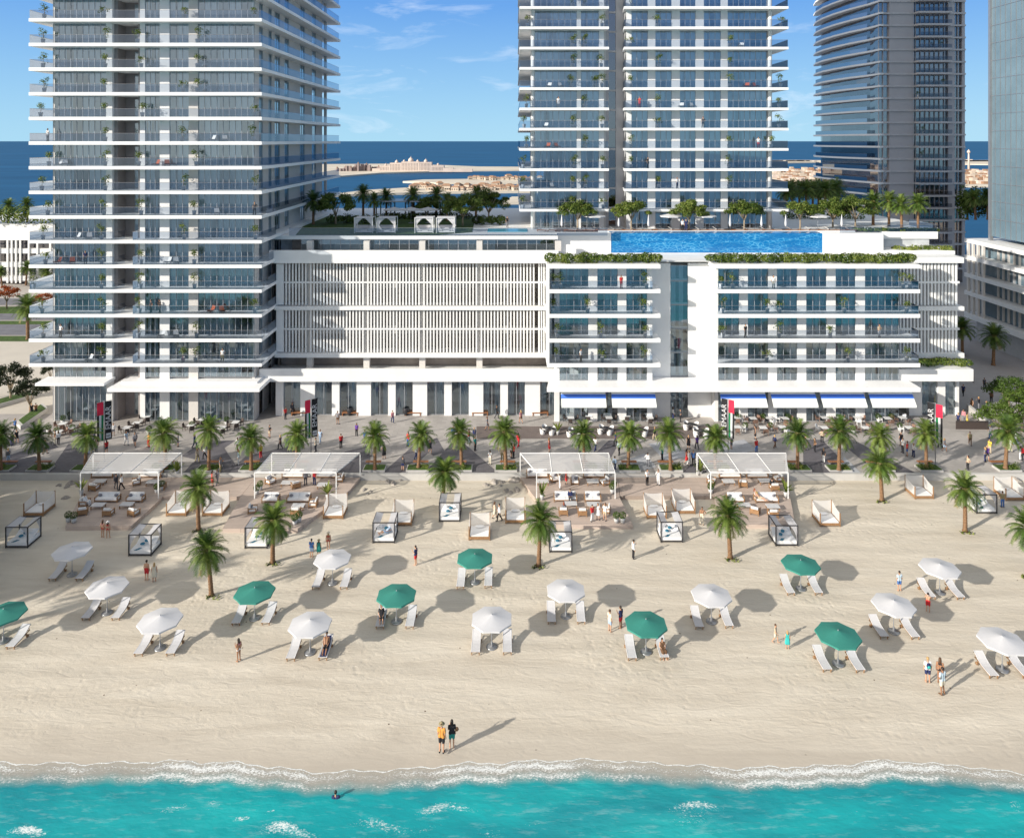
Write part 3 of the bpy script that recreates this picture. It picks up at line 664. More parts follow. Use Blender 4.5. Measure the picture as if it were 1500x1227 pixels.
# balcony blocks
def block(xl, xr, xlw, baylist, wallspans, nplants=None, rightslab=None):
    sl = MB(); x0, x1 = XD(xl,D0), XD(xr,D0); sl.prism([(x0,D0),(x1,D0),(x1,108.5),(x0,108.5)], -.28, .22); sm_ = sl.mesh('balcony_slab', WHITE2)
    rm = railing_mesh([[(x0+.5,D0+.1),(XD(rightslab,D0),D0+.1),(XD(rightslab,D0),DG)]])
    for k in range(0, 5):
        link('balcony_slab', sm_, PD, Vector((0,0,zk(k)))-PD.location)
        if k < 4:
            link('glass_railing', rm, PD, Vector((0,0,zk(k)+.22))-PD.location)
            for a, b, n in baylist: window(PD, gx(a), gx(b), zk(k)+.22, zk(k+1)-.28, DG+.1, n, rw.choice((0,1,2,3)), GLASS2)
    for a, b, n in baylist: window(PD, gx(a), gx(b), 6.3, zk(0)-.28, DG+.1, n, rw.choice((0,3)), GLASS2); window(PD, gx(a), gx(b), ZP+.02, 5.65, DG+.1, n, 3, GLASS2, 'shop_window')
    for a, b in wallspans:
        mb = MB(); mb.box(gx(a), gx(b), DG-.02, DG+.5, ZP, zk(4)-.3); wpart('wall_pier', mb, WHITE, PD)
    return x0, x1
b1 = [(819.5,862,4),(875,905,3),(917.5,948,3)]
x0, x1 = block(801.5, 967.5, 806, b1, [(862,875),(905,917.5),(948,955.5)], rightslab=956)
mb = MB(); mb.prism([(x0,D0+.02),(x0+.3,D0+.02),(x0+1.5,105),(x0+1.0,105)], zk(0), zk(4)); wpart('wing_wall', mb, WHITE, PD)
b2 = [(1052,1083,3),(1095.5,1125.5,3),(1138,1168,3),(1181,1211,3),(1224,1253.5,3),(1267,1317,5)]
x2, x3 = block(1046, 1348, 1048, b2, [(1047,1052),(1083,1095.5),(1125.5,1138),(1168,1181),(1211,1224),(1253.5,1267)], rightslab=1346)
# returns of the blocks and the recess between them
mb = MB(); mb.box(gx(955.5)-.4, gx(955.5), DG+.5, 108.5, ZP, zk(4)); wpart('return_wall', mb, WHITE, PD)
mb = MB(); mb.box(gx(1047)+.003, gx(1047)+.4, DG+.6, 108.5, ZP, zk(4)); wpart('return_wall', mb, WHITE, PD)
DR = 103.2; rx = lambda x: XD(x, DR)
mb = MB(); mb.box(gx(955.5)+.01, rx(982), DR, DR+.5, ZP, 22); mb.box(rx(1008), gx(1047)-.01, DR, DR+.5, ZP, 22); wpart('recess_wall', mb, WHITE, PD)
for za, zb in ((ZP+.02,5.6),(6.3,9.6),(9.65,12.9),(12.95,16.2),(16.25,19.5),(19.55,21.7)):
    window(PD, rx(982), rx(1008), za, zb, DR+.1, 1 if za > 6 else 3, 3, GLASS2)
mb = MB(); mb.box(gx(958), gx(1045), DR+2.4, DR+2.6, ZP, 22); wpart('stair_hall_wall', mb, STONE, PD)
for z in (5.9, 9.6, 12.9, 16.2, 19.5):
    mb = MB(); mb.box(rx(980), rx(1010), DR+.2, DR+2.4, z, z+.3); wpart('landing', mb, WHITE, PD)
mb = MB(); mb.box(gx(1316.8), gx(1317.2), DG+.3, 108.5, 6.3, zk(4)); wpart('corner_glazing', mb, GLASS2, PD)
mb = MB(); mb.box(gx(806), gx(955.5), 105, 105.3, ZP, zk(4)); mb.box(gx(1048), gx(1316), 105, 105.3, ZP, zk(4)); wpart('room_back_wall', mb, INNER, PD)
mb = MB(); mb.box(gx(812), gx(819.5), DG, DG+.5, ZP, zk(4)); wpart('wall_pier', mb, WHITE, PD)
# shop canopy over the cafes
zc1, zc0 = ZD(568,98.6), ZD(574,98.6)
mb = MB(); mb.prism([(XD(801,98.6),98.6),(XD(1348.5,98.6),98.6),(XD(1348.5,98.6),103.1),(XD(801,98.6)+.6,103.1)], zc0, zc1); wpart('canopy', mb, WHITE2, PD)
# roof of the blocks, pool wall, deck end
mb = MB(); mb.prism([(x0+.2,D0+2.5),(XD(1345,D0),D0+2.5),(XD(1345,D0),110.0),(x0+.2,110.0)], zk(4)+.222, zk(4)+.3); wpart('block_roof', mb, WHITE, PD)
DPW = 109.2; pz = lambda y: ZD(y, DPW)
mb = MB(); zt = ZD_+.25; zb = zk(4)+.31
xp0, xp1 = XD(895,DPW), XD(1205,DPW)
mb.box(XD(815.5,DPW), xp0, DPW, DPW+.9, zb, zt); mb.box(xp1, XD(1294,DPW), DPW, DPW+.9, zb, zt); mb.box(xp0,xp1,DPW,DPW+.9,zb,pz(370.5)); wpart('pool_wall', mb, WHITE, PD)
mb = MB(); mb.box(xp0,xp1,DPW+.05,DPW+2.6,pz(370.4),zt-.06); wpart('pool', mb, POOLW, PD)
mb = MB(); mb.box(xp0-.05,xp1+.05,DPW-.03,DPW+.0,pz(371.2),pz(370.4)); mb.box(xp0-1.5,xp1+6,DPW+2.6,DPW+3.2,ZD_-.4,zt-.02); wpart('pool_edge', mb, WHITE, PD)
mb = MB(); mb.box(XD(817,DPW)+.1,XD(700,112),112.1,113.6,ZD_+.01,ZD_+.05) if 0 else mb.box(XD(715,116),XD(772,116),112.4,116.2,ZD_+.01,ZD_+.06); wpart('paddling_pool', mb, mat('pool_tile_water', (.10,.48,.62), .08, var=.1), PD)
mb = MB(); mb.box(XD(815,110),XD(1296,110),DPW+3.2,116.3,ZD_+.003,ZD_+.03); wpart('deck_boards', mb, pavemat('roof_deck_boards', (.22,.15,.12), 3.0, .15), PD)
mb = MB(); mb.prism([(XD(1293,112),112),(XD(1374,112),112),(XD(1374,112),121),(XD(1296,112),121)], ZD(350,112), ZD(339.5,112)); wpart('deck_end_slab', mb, WHITE, PD)
for seg in ([(XP0+1.5,107.95),(XD(890,107.95),107.95)],[(XD(1230,109.4),109.4),(XD(1292,109.4),109.4)],[(XD(1300,112.2),112.2),(XD(1372,112.2),112.2),(XD(1372,112.2),120)]): link('glass_railing', railing_mesh([seg], 1.1), PD, Vector((0,0,ZD_+.02))-PD.location)
# right hand louvre screen and the low wing
DRL = 105.6; rl = lambda x: XD(x, DRL)
for y0, y1 in ((386,412.5),(414.8,447),(454,481),(483,516)):
    mb = MB(); n = 17; a, b = rl(1318), rl(1405)
    for j in range(n): mb.box(a+(b-a)*j/n, a+(b-a)*j/n+.24, DRL, DRL+.4, ZD(y1,DRL), ZD(y0,DRL))
    wpart('louvre_screen', mb, WHITE, PD)
for y0, y1, e in ((367,384.5,1409),(448,454,1409.5),(516,523,1409.5)):
    mb = MB(); mb.prism([(rl(1300),DRL-.5),(rl(e),DRL-.5),(rl(e),112),(rl(1300),112)], ZD(y1,DRL), ZD(y0,DRL)+ (0 if y0 > 400 else -.9)); wpart('fascia_band', mb, WHITE, PD)
mb = MB(); mb.prism([(rl(1294),108.6),(XD(1399,108.6),108.6),(XD(1399,108.6),116),(rl(1294),116)], ZD(373,108.6), ZD(367.5,108.6)); wpart('planter_wall', mb, WHITE, PD)
for y in (413.6, 481.8): mb = MB(); mb.box(rl(1300),rl(1405.5),DRL-.03,DRL+.2,ZD(y+1.5,DRL),ZD(y-1.5,DRL)); wpart('louvre_rail', mb, WHITE, PD)
mb = MB(); mb.box(rl(1400),rl(1405),DRL+.5,114,8,22.5); wpart('end_wall', mb, WHITE, PD)
mb = MB(); mb.prism([(XD(1317,101.5),101.9),(XD(1426,101.9),101.9),(XD(1426,101.9),112),(XD(1317,101.5),112)], ZD(558.5,101.9), ZD(541,101.9)); wpart('low_wing_roof', mb, WHITE, PD)
for a, b, c in ((1330,1349,'p'),(1349,1372,'g'),(1372,1383,'p'),(1383,1399,'g'),(1399,1403,'p')):
    if c == 'p': mb = MB(); mb.box(sx(a),sx(b),DS-.3,DS+.4,ZP,zs1+.2); wpart('shop_pier', mb, WHITE, PD)
    else: window(PD, sx(a), sx(b), ZP+.02, zs1+.15, DS, 1, 1, GLASS2, 'shop_window')
# awnings
def awning(xa, xb, ya=575.5):
    zt_, zb_ = 5.62, 3.5; d0, d1 = DG-.1, 99.55; a, b = XD(xa,d1), XD(xb,d1)
    m = MB()
    st = [(0,.42,0),(.42,.64,1),(.64,1.0,0)]
    for s0, s1, mi in st:
        P = lambda x, s: (x, d0+(d1-d0)*s, zt_+(zb_-zt_)*s)
        m.add([P(a,s0),P(b,s0),P(b,s1),P(a,s1)], [(0,1,2,3)], mi)
    p = wpart('awning', m, [AWN, AWNB], PD)
    v = MB(); v.quad((a,d1,zb_-.22),(b,d1,zb_-.22),(b,d1,zb_),(a,d1,zb_)); wpart('valance', v, AWN, PD)
    e = MB()
    for x in (a+.3, b-.3): e.tube([(x,d1+.02,zb_),(x,DG-.03,4.9)], .025, 5)
    wpart('awning_arm', e, STEEL, PD)
for a, b in ((822.5,888.5),(897,962),(1058,1125),(1133,1199),(1206,1271),(1278,1343)): awning(a, b)

# ---------------------------------------------------------------- middle tower
DM, DMG = 114.8, 116.6; MH = 29.67*DM/F
mgx = lambda x: XD(x, DMG); mx_ = lambda x: XD(x, DM)
MT = thing('apartment_tower', 'white middle tower rising behind the roof pool with a grey central recess', 'tower', (22, 130, ZD_))
zm = lambda k: ZD(308.1, DM)+MH*k
ZT = zm(13)
mb = MB(); mb.box(mgx(784)+2.6, mgx(888), DMG+3.2, 148, ZD_, 140); mb.box(mgx(920), mgx(1124)-2.2, DMG+3.2, 148, ZD_, 140); wpart('core', mb, INNER, MT)
mb = MB(); mb.box(mx_(762), mx_(1150), DM+2, 147, ZT, 140); wpart('upper_storeys', mb, WARMW, MT)
mb = MB(); mb.box(mgx(888)-.3, mgx(894.5), DMG+2.4, DMG+3.1, ZD_, ZT); mb.box(mgx(905), mgx(917)+.2, DMG+2.4, DMG+3.1, ZD_, ZT); wpart('recessed_wall', mb, GREYC, MT)
mb = MB(); mb.box(mgx(894.5), mgx(905), DMG+2.6, DMG+2.7, ZD_, ZT); wpart('stair_glazing', mb, TGLASS, MT)
mb = MB()
for k in range(-1, 13): mb.box(mgx(894.6), mgx(904.9), DMG+2.45, DMG+2.58, zm(k)-.15, zm(k)+.15)
wpart('stair_spandrel', mb, GREYC, MT)
sl = MB(); sl.prism([(mx_(761),DM),(mx_(892),DM),(mx_(889),DMG+2.3),(mx_(889),149),(mx_(761),149)], -.19, .19); sL = sl.mesh('balcony_slab', WHITE2)
sl = MB(); sl.prism([(mx_(914),DM),(mx_(1155),DM),(mx_(1155),149),(mx_(918),149),(mx_(918),DMG+2.3)], -.19, .19); sR = sl.mesh('balcony_slab', WHITE2)
rL = railing_mesh([[(mx_(761)+.08,148),(mx_(761)+.08,DM+.08),(mx_(891),DM+.08),(mx_(889),DMG+2.2)]]); rR = railing_mesh([[(mx_(918),DMG+2.2),(mx_(915),DM+.08),(mx_(1155)-.08,DM+.08),(mx_(1155)-.08,148)]])
mbays = [(783.5,845,7),(851,877.5,3),(925,949,3),(960,984,3),(996,1019,3),(1031,1056,3),(1066,1123.5,7)]
mpiers = [(845,851),(877.5,884.5),(917.5,925),(949,960),(984,996),(1019,1031),(1056,1066)]
for a, b in mpiers:
    mb = MB(); mb.box(mgx(a), mgx(b), DMG-.02, DMG+.5, ZD_, ZT); wpart('wall_pier', mb, WHITE, MT)
for x in (780.5, 1127):
    mb = MB(); mb.lathe([(.33,ZD_),(.33,ZT)], 12, (mgx(x), DMG-.2)); wpart('column', mb, WHITE, MT)
mb = MB(); mb.box(mgx(783.5)-.02, mgx(783.5)+.3, DMG+.3, 146, ZD_, ZT); mb.box(mgx(1123.5), mgx(1123.5)+.3, DMG+.3, 146, ZD_, ZT); mb.box(mgx(884.5), mgx(888), DMG+.5, DMG+3, ZD_, ZT); mb.box(mgx(917.5), mgx(921), DMG+.5, DMG+3, ZD_, ZT); wpart('side_wall', mb, WARMW, MT)
for k in range(-1, 13):
    za = zm(k)+.19 if k >= 0 else ZD_+.05; zb_ = zm(k+1)-.19
    if k >= 0:
        link('balcony_slab', sL, MT, Vector((0,0,zm(k)))-MT.location); link('balcony_slab', sR, MT, Vector((0,0,zm(k)))-MT.location)
        link('glass_railing', rL, MT, Vector((0,0,zm(k)+.19))-MT.location); link('glass_railing', rR, MT, Vector((0,0,zm(k)+.19))-MT.location)
    if k < 11:
        for a, b, n in mbays: window(MT, mgx(a), mgx(b), za, zb_, DMG+.1, n, rw.choice((0,1,2,3,4)))

# ---------------------------------------------------------------- dark curved tower
CT = thing('apartment_tower', 'tall grey tower with curved balconies on its left and a flat shaded front', 'tower', (110, 220, ZP))
c0 = XD(1289,200); c1 = XD(1415.5,200)
outl = [(c0,200),(98.2,206),(96.6,213),(95.6,221),(95.5,229),(96.6,237),(98.4,243),(c1-4,243),(c1,236),(c1,200)]
inn = [(c0+.15,201.2),(99.4,206.5),(98.6,213),(98.0,221),(98.0,229),(98.8,237),(100.2,241.5),(c1-5,241),(c1-.5,236),(c1-.3,201.2)]
mb = MB(); mb.prism(inn, ZP, 110); wpart('glass_body', mb, TGLASS, CT)
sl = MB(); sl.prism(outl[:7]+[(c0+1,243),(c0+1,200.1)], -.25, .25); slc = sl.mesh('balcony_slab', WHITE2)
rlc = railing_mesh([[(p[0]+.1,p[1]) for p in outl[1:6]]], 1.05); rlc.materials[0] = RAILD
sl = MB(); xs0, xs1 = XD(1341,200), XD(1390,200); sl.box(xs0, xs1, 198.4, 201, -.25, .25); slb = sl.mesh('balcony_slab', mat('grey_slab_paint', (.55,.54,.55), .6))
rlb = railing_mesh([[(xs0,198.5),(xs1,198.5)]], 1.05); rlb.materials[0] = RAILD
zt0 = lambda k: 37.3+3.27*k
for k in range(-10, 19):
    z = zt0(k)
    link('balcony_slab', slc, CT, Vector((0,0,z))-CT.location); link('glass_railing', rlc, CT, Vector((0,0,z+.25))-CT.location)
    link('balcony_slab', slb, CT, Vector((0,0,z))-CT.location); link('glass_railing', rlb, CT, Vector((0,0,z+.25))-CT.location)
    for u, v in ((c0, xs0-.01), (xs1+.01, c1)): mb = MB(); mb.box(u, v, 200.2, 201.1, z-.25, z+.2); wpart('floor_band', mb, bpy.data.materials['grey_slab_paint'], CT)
    zz0, zz1 = z+.2, z+3.02
    for u, v in ((1304,1340),(1390.5,1400),(1411,1415.2)): mb = MB(); mb.box(XD(u,200), XD(v,200), 200.5, 201.15, zz0, zz1); wpart('cladding_panel', mb, GREYC, CT)
    mb = MB(); mb.box(XD(1289.6,200), XD(1406,200), 201.0, 201.1, zz0, zz0+.1)
    for x in (1289.6, 1296, 1303.4, 1344, 1351, 1358, 1365, 1372, 1379, 1386, 1401, 1406): mb.box(XD(x,200)-.08, XD(x,200)+.08, 200.9, 201.16, zz0, zz1)
    wpart('mullion_grid', mb, GREYC, CT)

# ---------------------------------------------------------------- right hand building
RB = thing('office_building', 'glass office block with white floor slabs cut by the right edge', 'building', (100, 125, ZP))
GCW = mat('curtain_wall_glass', (.13,.19,.23), .12, .0, var=.15, vs_=.25, spec=.8, coord='Position')
mb = MB(); mb.box(90.4, 120, 100, 140.5, 21, 110); wpart('glass_tower', mb, GCW, RB)
mb = MB()
for i in range(1, 28): mb.box(90.33, 90.4, 100.2, 140.4, 21+i*3.3-.05, 21+i*3.3+.05)
for j in range(0, 29): mb.box(90.30, 90.4, 100+j*1.45-.035, 100+j*1.45+.035, 21, 110)
mb.box(90.1,90.7,140.2,140.8,20,110)
wpart('mullion_grid', mb, STEEL, RB)
mb = MB(); mb.box(89.6, 120, 100, 143, ZP, 19.5); wpart('glass_body', mb, GCW, RB)
for z in (19.4, 16.2, 12.8, 9.4, 5.0):
    mb = MB(); mb.box(87.4, 120.5, 96, 143.8, z, z+.75 if z > 5.1 else z+1.0); wpart('floor_slab', mb, WHITE, RB)
mb = MB()
for j in range(4): mb.box(87.5, 87.9, 138.2+j*1.5, 138.7+j*1.5, 5.9, 19.5)
for j in range(26): mb.box(89.2, 89.6, 100.5+j*1.45, 100.6+j*1.45, 6.1, 19.4)
wpart('fin', mb, WARMW, RB)
mb = MB(); mb.box(89.0, 89.55, 96, 142.5, ZP, 5.0); wpart('ground_floor_wall', mb, STONE, RB)

# ---------------------------------------------------------------- low white building, far left
LB = thing('office_building', 'low white building with vertical fins beyond the road at far left', 'building', (-150, 205, ZP))
mb = MB(); mb.box(-190, XD(150,200), 200, 230, ZD(352,200), ZD(328,200)); wpart('parapet', mb, WHITE, LB)
mb = MB(); mb.box(-190, XD(148,200), 201.5, 229, ZP, ZD(352,200)); wpart('glass_body', mb, TGLASS, LB)
for y in (368, 388, 408):
    mb = MB(); mb.box(-190, XD(149,200), 200.3, 201.5, ZD(y+3.5,200), ZD(y-3.5,200)); wpart('floor_slab', mb, WHITE, LB)
mb = MB(); rf = random.Random(2)
for j in range(64):
    x = -190+j*1.15
    if rf.random() < .72: mb.box(x, x+.45, 200.05, 200.4, ZP, ZD(352,200)-.01)
mb.box(-189.9, XD(148,200), 200.36, 200.46, 9, 9.2); wpart('fin_screen', mb, WHITE, LB)
# ---------------------------------------------------------------- vegetation
def leafquads(mb, rr, n, fn, s0, s1, mi=0, up=.4):
    for i in range(n):
        p, nrm = fn(rr); s = rr.uniform(s0, s1)
        nv = (Vector(nrm)+Vector((rr.gauss(0,.5), rr.gauss(0,.5), rr.gauss(up,.5)))).normalized()
        a = nv.orthogonal().normalized(); a.rotate(Matrix.Rotation(rr.uniform(0,6.28), 3, nv)); b = nv.cross(a)
        m = mi if not callable(mi) else mi(rr, p)
        mb.add([p-a*s*.5, p+b*s*.28, p+a*s*.5+nv*s*.08, p-b*s*.28], [(0,1,2,3)], m)
def palm_meshes(seed, h=3.9, nf=54):
    rr = random.Random(seed)
    t = MB(); P = []; r = []; lx, ly = rr.uniform(-.12,.12), rr.uniform(-.12,.12)
    n = 34
    for i in range(n+1):
        s = i/n; P.append((lx*s*s, ly*s*s, h*s)); base = .215-.055*s if s > .06 else .30-.085*s/.06
        r.append(base*(1.0+(.13 if i % 2 else -.06)) + (.07*max(0, (s-.86)/.14)))
    t.tube(P, r, 10)
    top = Vector(P[-1])
    c = MB()
    for i in range(nf):
        q = i/nf; az = i*2.39996+rr.uniform(-.2,.2); el = R(86-q*118)+rr.uniform(-.1,.1); L = rr.uniform(1.75,2.15)*(.82+.22*math.sin(q*3.0))
        mi = (1 if rr.random() < .45 else 0) if q < .78 else (0 if rr.random() < .55 else 1)
        if q > .93: mi = 2
        d = Vector((math.cos(az)*math.cos(el), math.sin(az)*math.cos(el), math.sin(el))); p = top+Vector((math.cos(az)*.1, math.sin(az)*.1, .18-.35*q)); pts = [p]
        k = 11
        for j in range(k):
            d = (d+Vector((0,0,-.085-.10*j/k))).normalized(); p = p+d*(L/k); pts.append(p)
        side = Vector((-math.sin(az), math.cos(az), 0))
        for j in range(k):
            a, b = pts[j], pts[j+1]; w = .018*(1-j/k)+.006
            c.add([a-side*w, a+side*w, b+side*w*.8, b-side*w*.8], [(0,1,2,3)], 2 if j < 2 else mi)
            if j < 1: continue
            for u in (0, .33, .66):
                o = a+(b-a)*u; s = (j+u)/k; ll = (.48*math.sin(min(1,s*1.25+.12)*math.pi*.78)+.10)*rr.uniform(.85,1.1)
                f = (b-a).normalized()
                for sg in (-1,1):
                    tip = o+(side*sg*.80+f*.62+Vector((0,0,-.22+rr.uniform(-.14,.12)))).normalized()*ll
                    hw = f*.026
                    c.add([o-hw, o+hw, tip+hw*.25, tip-hw*.25], [(0,1,2,3)], mi)
    # dense heart of stubs below the crown
    leafquads(c, rr, 130, lambda q: (lambda a, z: (top+Vector((math.cos(a)*(.22), math.sin(a)*.22, z)), (math.cos(a), math.sin(a), .2)))(q.uniform(0,6.28), q.uniform(-.55,.2)), .25, .5, 2)
    return t.mesh('trunk', BARK), c.mesh('crown', [PALMA, PALMB, PALMD])
PALMS = [palm_meshes(s, h) for s, h in ((1,3.95),(2,4.1),(3,3.8),(4,4.0))]
rp = random.Random(11)
def palm(loc, label, group=None, sc=1.0, hs=1.0, name='palm_tree', v=None):
    t = thing(name, label, 'palm tree', loc, rp.uniform(0,6.28), group)
    a, b = PALMS[rp.randrange(4) if v is None else v]
    link('trunk', a, t); link('crown', b, t); q = rp.uniform(.92,1.08); t.scale = (sc*q, sc*q, sc*hs*rp.uniform(.95,1.06))
    t.rotation_euler.x = R(rp.uniform(-3,3)); t.rotation_euler.y = R(rp.uniform(-3,3)); return t
BEACHPALMS = [((291,776),'tall beach palm beside the left pair of sheer daybeds, small tuft at its foot'),((309.6,872.5),'palm standing on open sand beside the green umbrella, nearest of the left beach palms'),((399.5,824),'beach palm in front of the black framed canopy bed at the left deck'),
  ((649,742),'palm just below the promenade wall behind a black canopy bed'),((789,828.5),'beach palm left of the canopy bed at the third deck lobe'),((1069.8,817.6),'beach palm standing alone in front of the right deck lobe'),
  ((1292,733),'palm on the sand close to the promenade wall at right'),((1413.6,778),'beach palm beside the sheer fabric bed near the right edge'),((1506,843),'beach palm cut by the right edge of the picture')]
for (x, y), l in BEACHPALMS: palm(gp(x,y), l, None, .97, 1.02)
ROW = [1,58,125,242.5,305.6,368,434.5,549,613,676,741,855.6,920,982.4,1048,1168,1229,1289.6,1357,1473]
PY = [688,688,686,686,688,688,686.5,687,684.5,683.5,686,686,684.5,688,686,685.5,688,686,684.5,686]
HEDGE_ROW = []
for i, (x, y) in enumerate(zip(ROW, PY)):
    palm(gp(x,y,ZP+.25), '%s palm from the left in the promenade row along the sand wall' % ORD[i], 'palms along the promenade', .97, 1.0+.06*math.sin(i*2.1))
def bush_mesh(seed, w, d, h, n, s0=.14, s1=.26, mats=None, mi=0):
    rr = random.Random(seed); b = MB()
    bl = [(rr.uniform(-w/2+h*.3, w/2-h*.3), rr.uniform(-d/3, d/3), rr.uniform(.75,1.0)) for _ in range(max(3, int(w/h*2.2)))]
    def fn(q):
        cx, cy, k = q.choice(bl); u = Vector((q.gauss(0,1), q.gauss(0,1), abs(q.gauss(0,1)))).normalized(); rad = q.uniform(.72,1.0)
        return Vector((cx+u.x*min(h*.6,w/2)*rad*k, cy+u.y*d/2*rad, u.z*h*rad*k)), u
    leafquads(b, rr, n, fn, s0, s1, mi); return b.mesh('foliage', mats or [LEAF, LEAFL])
PLB = MB(); PLB.prism([(-1.3,-.75),(1.3,-.75),(1.3,.75),(-1.3,.75)], 0, .22); PLM = PLB.mesh('planter_box', STONE)
PSO = MB(); PSO.box(-1.18,1.18,-.66,.66,.22,.27); PSOM = PSO.mesh('soil', GRASS)
HB = [bush_mesh(20+i, 2.0, 1.0, .62, 420, .10, .2, [LEAF, LEAFL], (lambda r, p: 1 if r.random() < .5 else 0)) for i in range(3)]
BEN = MB(); BEN.box(-.9,.9,-.22,.22,.40,.48); BENM = BEN.mesh('seat', DWOOD)
BL = MB(); BL.box(-.78,-.66,-.18,.18,0,.40); BLM = BL.mesh('leg', STEEL)
for i, (x, y) in enumerate(zip(ROW, PY)):
    p = gp(x, y, ZP); p.y = 86.75
    t = thing('planter', 'low stone planter with grass at the foot of the %s promenade palm' % ORD[i], 'planter', p, 0, 'planters along the promenade')
    link('planter_box', PLM, t); link('soil', PSOM, t)
    if i not in (7,):
        s = 1 if i % 3 else -1
        o = link('hedge', HB[i % 3], None, p+Vector((.45*s, -.05, .27)), 0, (1.0 if i % 4 else .8))
        tag(o, 'low yellow green hedge in the planter of the %s promenade palm' % ORD[i], 'hedge', 'hedges in the promenade planters')
    b = thing('bench', 'brown wooden bench beside the %s promenade palm' % ORD[i], 'bench', p+Vector((-.35 if i % 2 else .2, 1.15, 0)), 0, 'benches behind the promenade planters')
    link('seat', BENM, b); link('leg', BLM, b); link('leg', BLM, b, (1.44,0,0))
# tufts of grass at the beach palms
tf = [bush_mesh(60+i, 1.5, .5, .28, 40, .16, .30, [LEAFL, LEAFD], (lambda r, p: 0 if r.random() < .8 else 1)) for i in range(2)]
for i, ((x, y), l) in enumerate(BEACHPALMS):
    if i in (3,): continue
    tag(link('beach_grass', tf[i % 2], None, gp(x, y+3), 0), 'sparse yellowish grass tuft at the foot of the %s beach palm from the left' % ORD[i], 'grass tuft', 'grass tufts on the beach')

def tree_meshes(seed, h=5.2, cw=5.4, ch=2.6, th=1.9, n=2600, mats=None, s0=.16, s1=.30, dp=1.0):
    rr = random.Random(seed); t = MB(); ends = []
    t.tube([(0,0,0),(.04,.02,th*.6),(.0,.0,th)], [.17,.12,.11], 8)
    for i in range(7):
        a = i*2.4+rr.uniform(-.3,.3); rad = cw*.33*rr.uniform(.5,1); z = h-ch*rr.uniform(.35,.75); e = Vector((math.cos(a)*rad, math.sin(a)*rad*dp, z))
        m = Vector((e.x*.45, e.y*.45, th+(z-th)*.5)); t.tube([(0,0,th*.85), m, e], [.085,.055,.02], 6); ends.append(e)
    c = MB(); cl = []
    for i in range(30):
        a = rr.uniform(0,6.28); q = math.sqrt(rr.random()); x = math.cos(a)*q*cw*.42; y = math.sin(a)*q*cw*.42*dp; zt_ = h-ch*.42-(q**2)*ch*.40+rr.uniform(-.25,.38)*ch*.5
        cl.append((Vector((x,y,zt_)), rr.uniform(.45,.85)*cw/5.4, rr.random()))
    def fn(q):
        cc, rad, _ = q.choice(cl); u = Vector((q.gauss(0,1), q.gauss(0,1), q.gauss(.15,.8))).normalized(); k = q.uniform(.45,1.05)
        return cc+Vector((u.x*rad*k, u.y*rad*k*dp, u.z*rad*.62*k)), u
    leafquads(c, rr, n, fn, s0, s1, (lambda r, p: 1 if r.random() < .45 else 0))
    return t.mesh('trunk', BARK2), c.mesh('crown', mats or [LEAF, LEAFL])
def tree(loc, label, ms, group=None, sc=1.0, name='tree'):
    t = thing(name, label, 'tree', loc, rp.uniform(0,6.28), group); link('trunk', ms[0], t); link('crown', ms[1], t); t.scale = (sc,sc,sc); return t
DT = [tree_meshes(30+i, 5.3, 6.2, 3.0, 2.0, 5200, None, .2, .36, dp=.5) for i in range(3)]
for i, x in enumerate((846,925,1009,1090.5,1172)):
    t = tree((XD(x,112.9), 112.9, ZD_+.02), '%s umbrella shaped tree from the left on the pool terrace' % ORD[i], DT[i % 3], 'trees along the roof pool', 1.0); t.rotation_euler.z = (0, 3.14)[i % 2]
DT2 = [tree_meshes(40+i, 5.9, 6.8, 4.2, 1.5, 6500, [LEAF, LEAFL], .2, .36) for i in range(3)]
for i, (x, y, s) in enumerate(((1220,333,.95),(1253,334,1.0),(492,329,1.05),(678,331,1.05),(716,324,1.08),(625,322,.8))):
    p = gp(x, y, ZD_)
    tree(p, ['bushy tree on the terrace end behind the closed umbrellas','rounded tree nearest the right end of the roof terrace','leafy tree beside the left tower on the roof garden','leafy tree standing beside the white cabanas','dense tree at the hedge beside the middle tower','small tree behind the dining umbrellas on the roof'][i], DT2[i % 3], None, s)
DP = [(459,329,1.0),(532,318,1.05),(548,322,.9),(566,319,1.0),(604,319,1.0),(639,319,1.05),(655,324,.85),(697,318,1.0)]
for i, (x, y, s) in enumerate(DP): palm(gp(x,y,ZD_), '%s roof garden palm from the left between the two towers' % ORD[i], 'palms of the roof garden', s*.98)
for i, (x, y) in enumerate(((1279,322),(1302,323.5),(1321,328),(1345,328.5))):
    p = Vector((XD(x, 115+2*(3-i)), 115+2*(3-i), ZD_)); palm(p, '%s yellow green palm from the left at the terrace end' % ORD[i], 'palms at the right end of the terrace', .98)
for i in range(9):
    x = 1152+i*9.5; D = 150+(i % 3)*6
    palm(Vector((XD(x,D),D,ZD_-1.5)), 'dark palm in the shade between the middle and curved towers', 'shaded palms behind the terrace', 1.25)
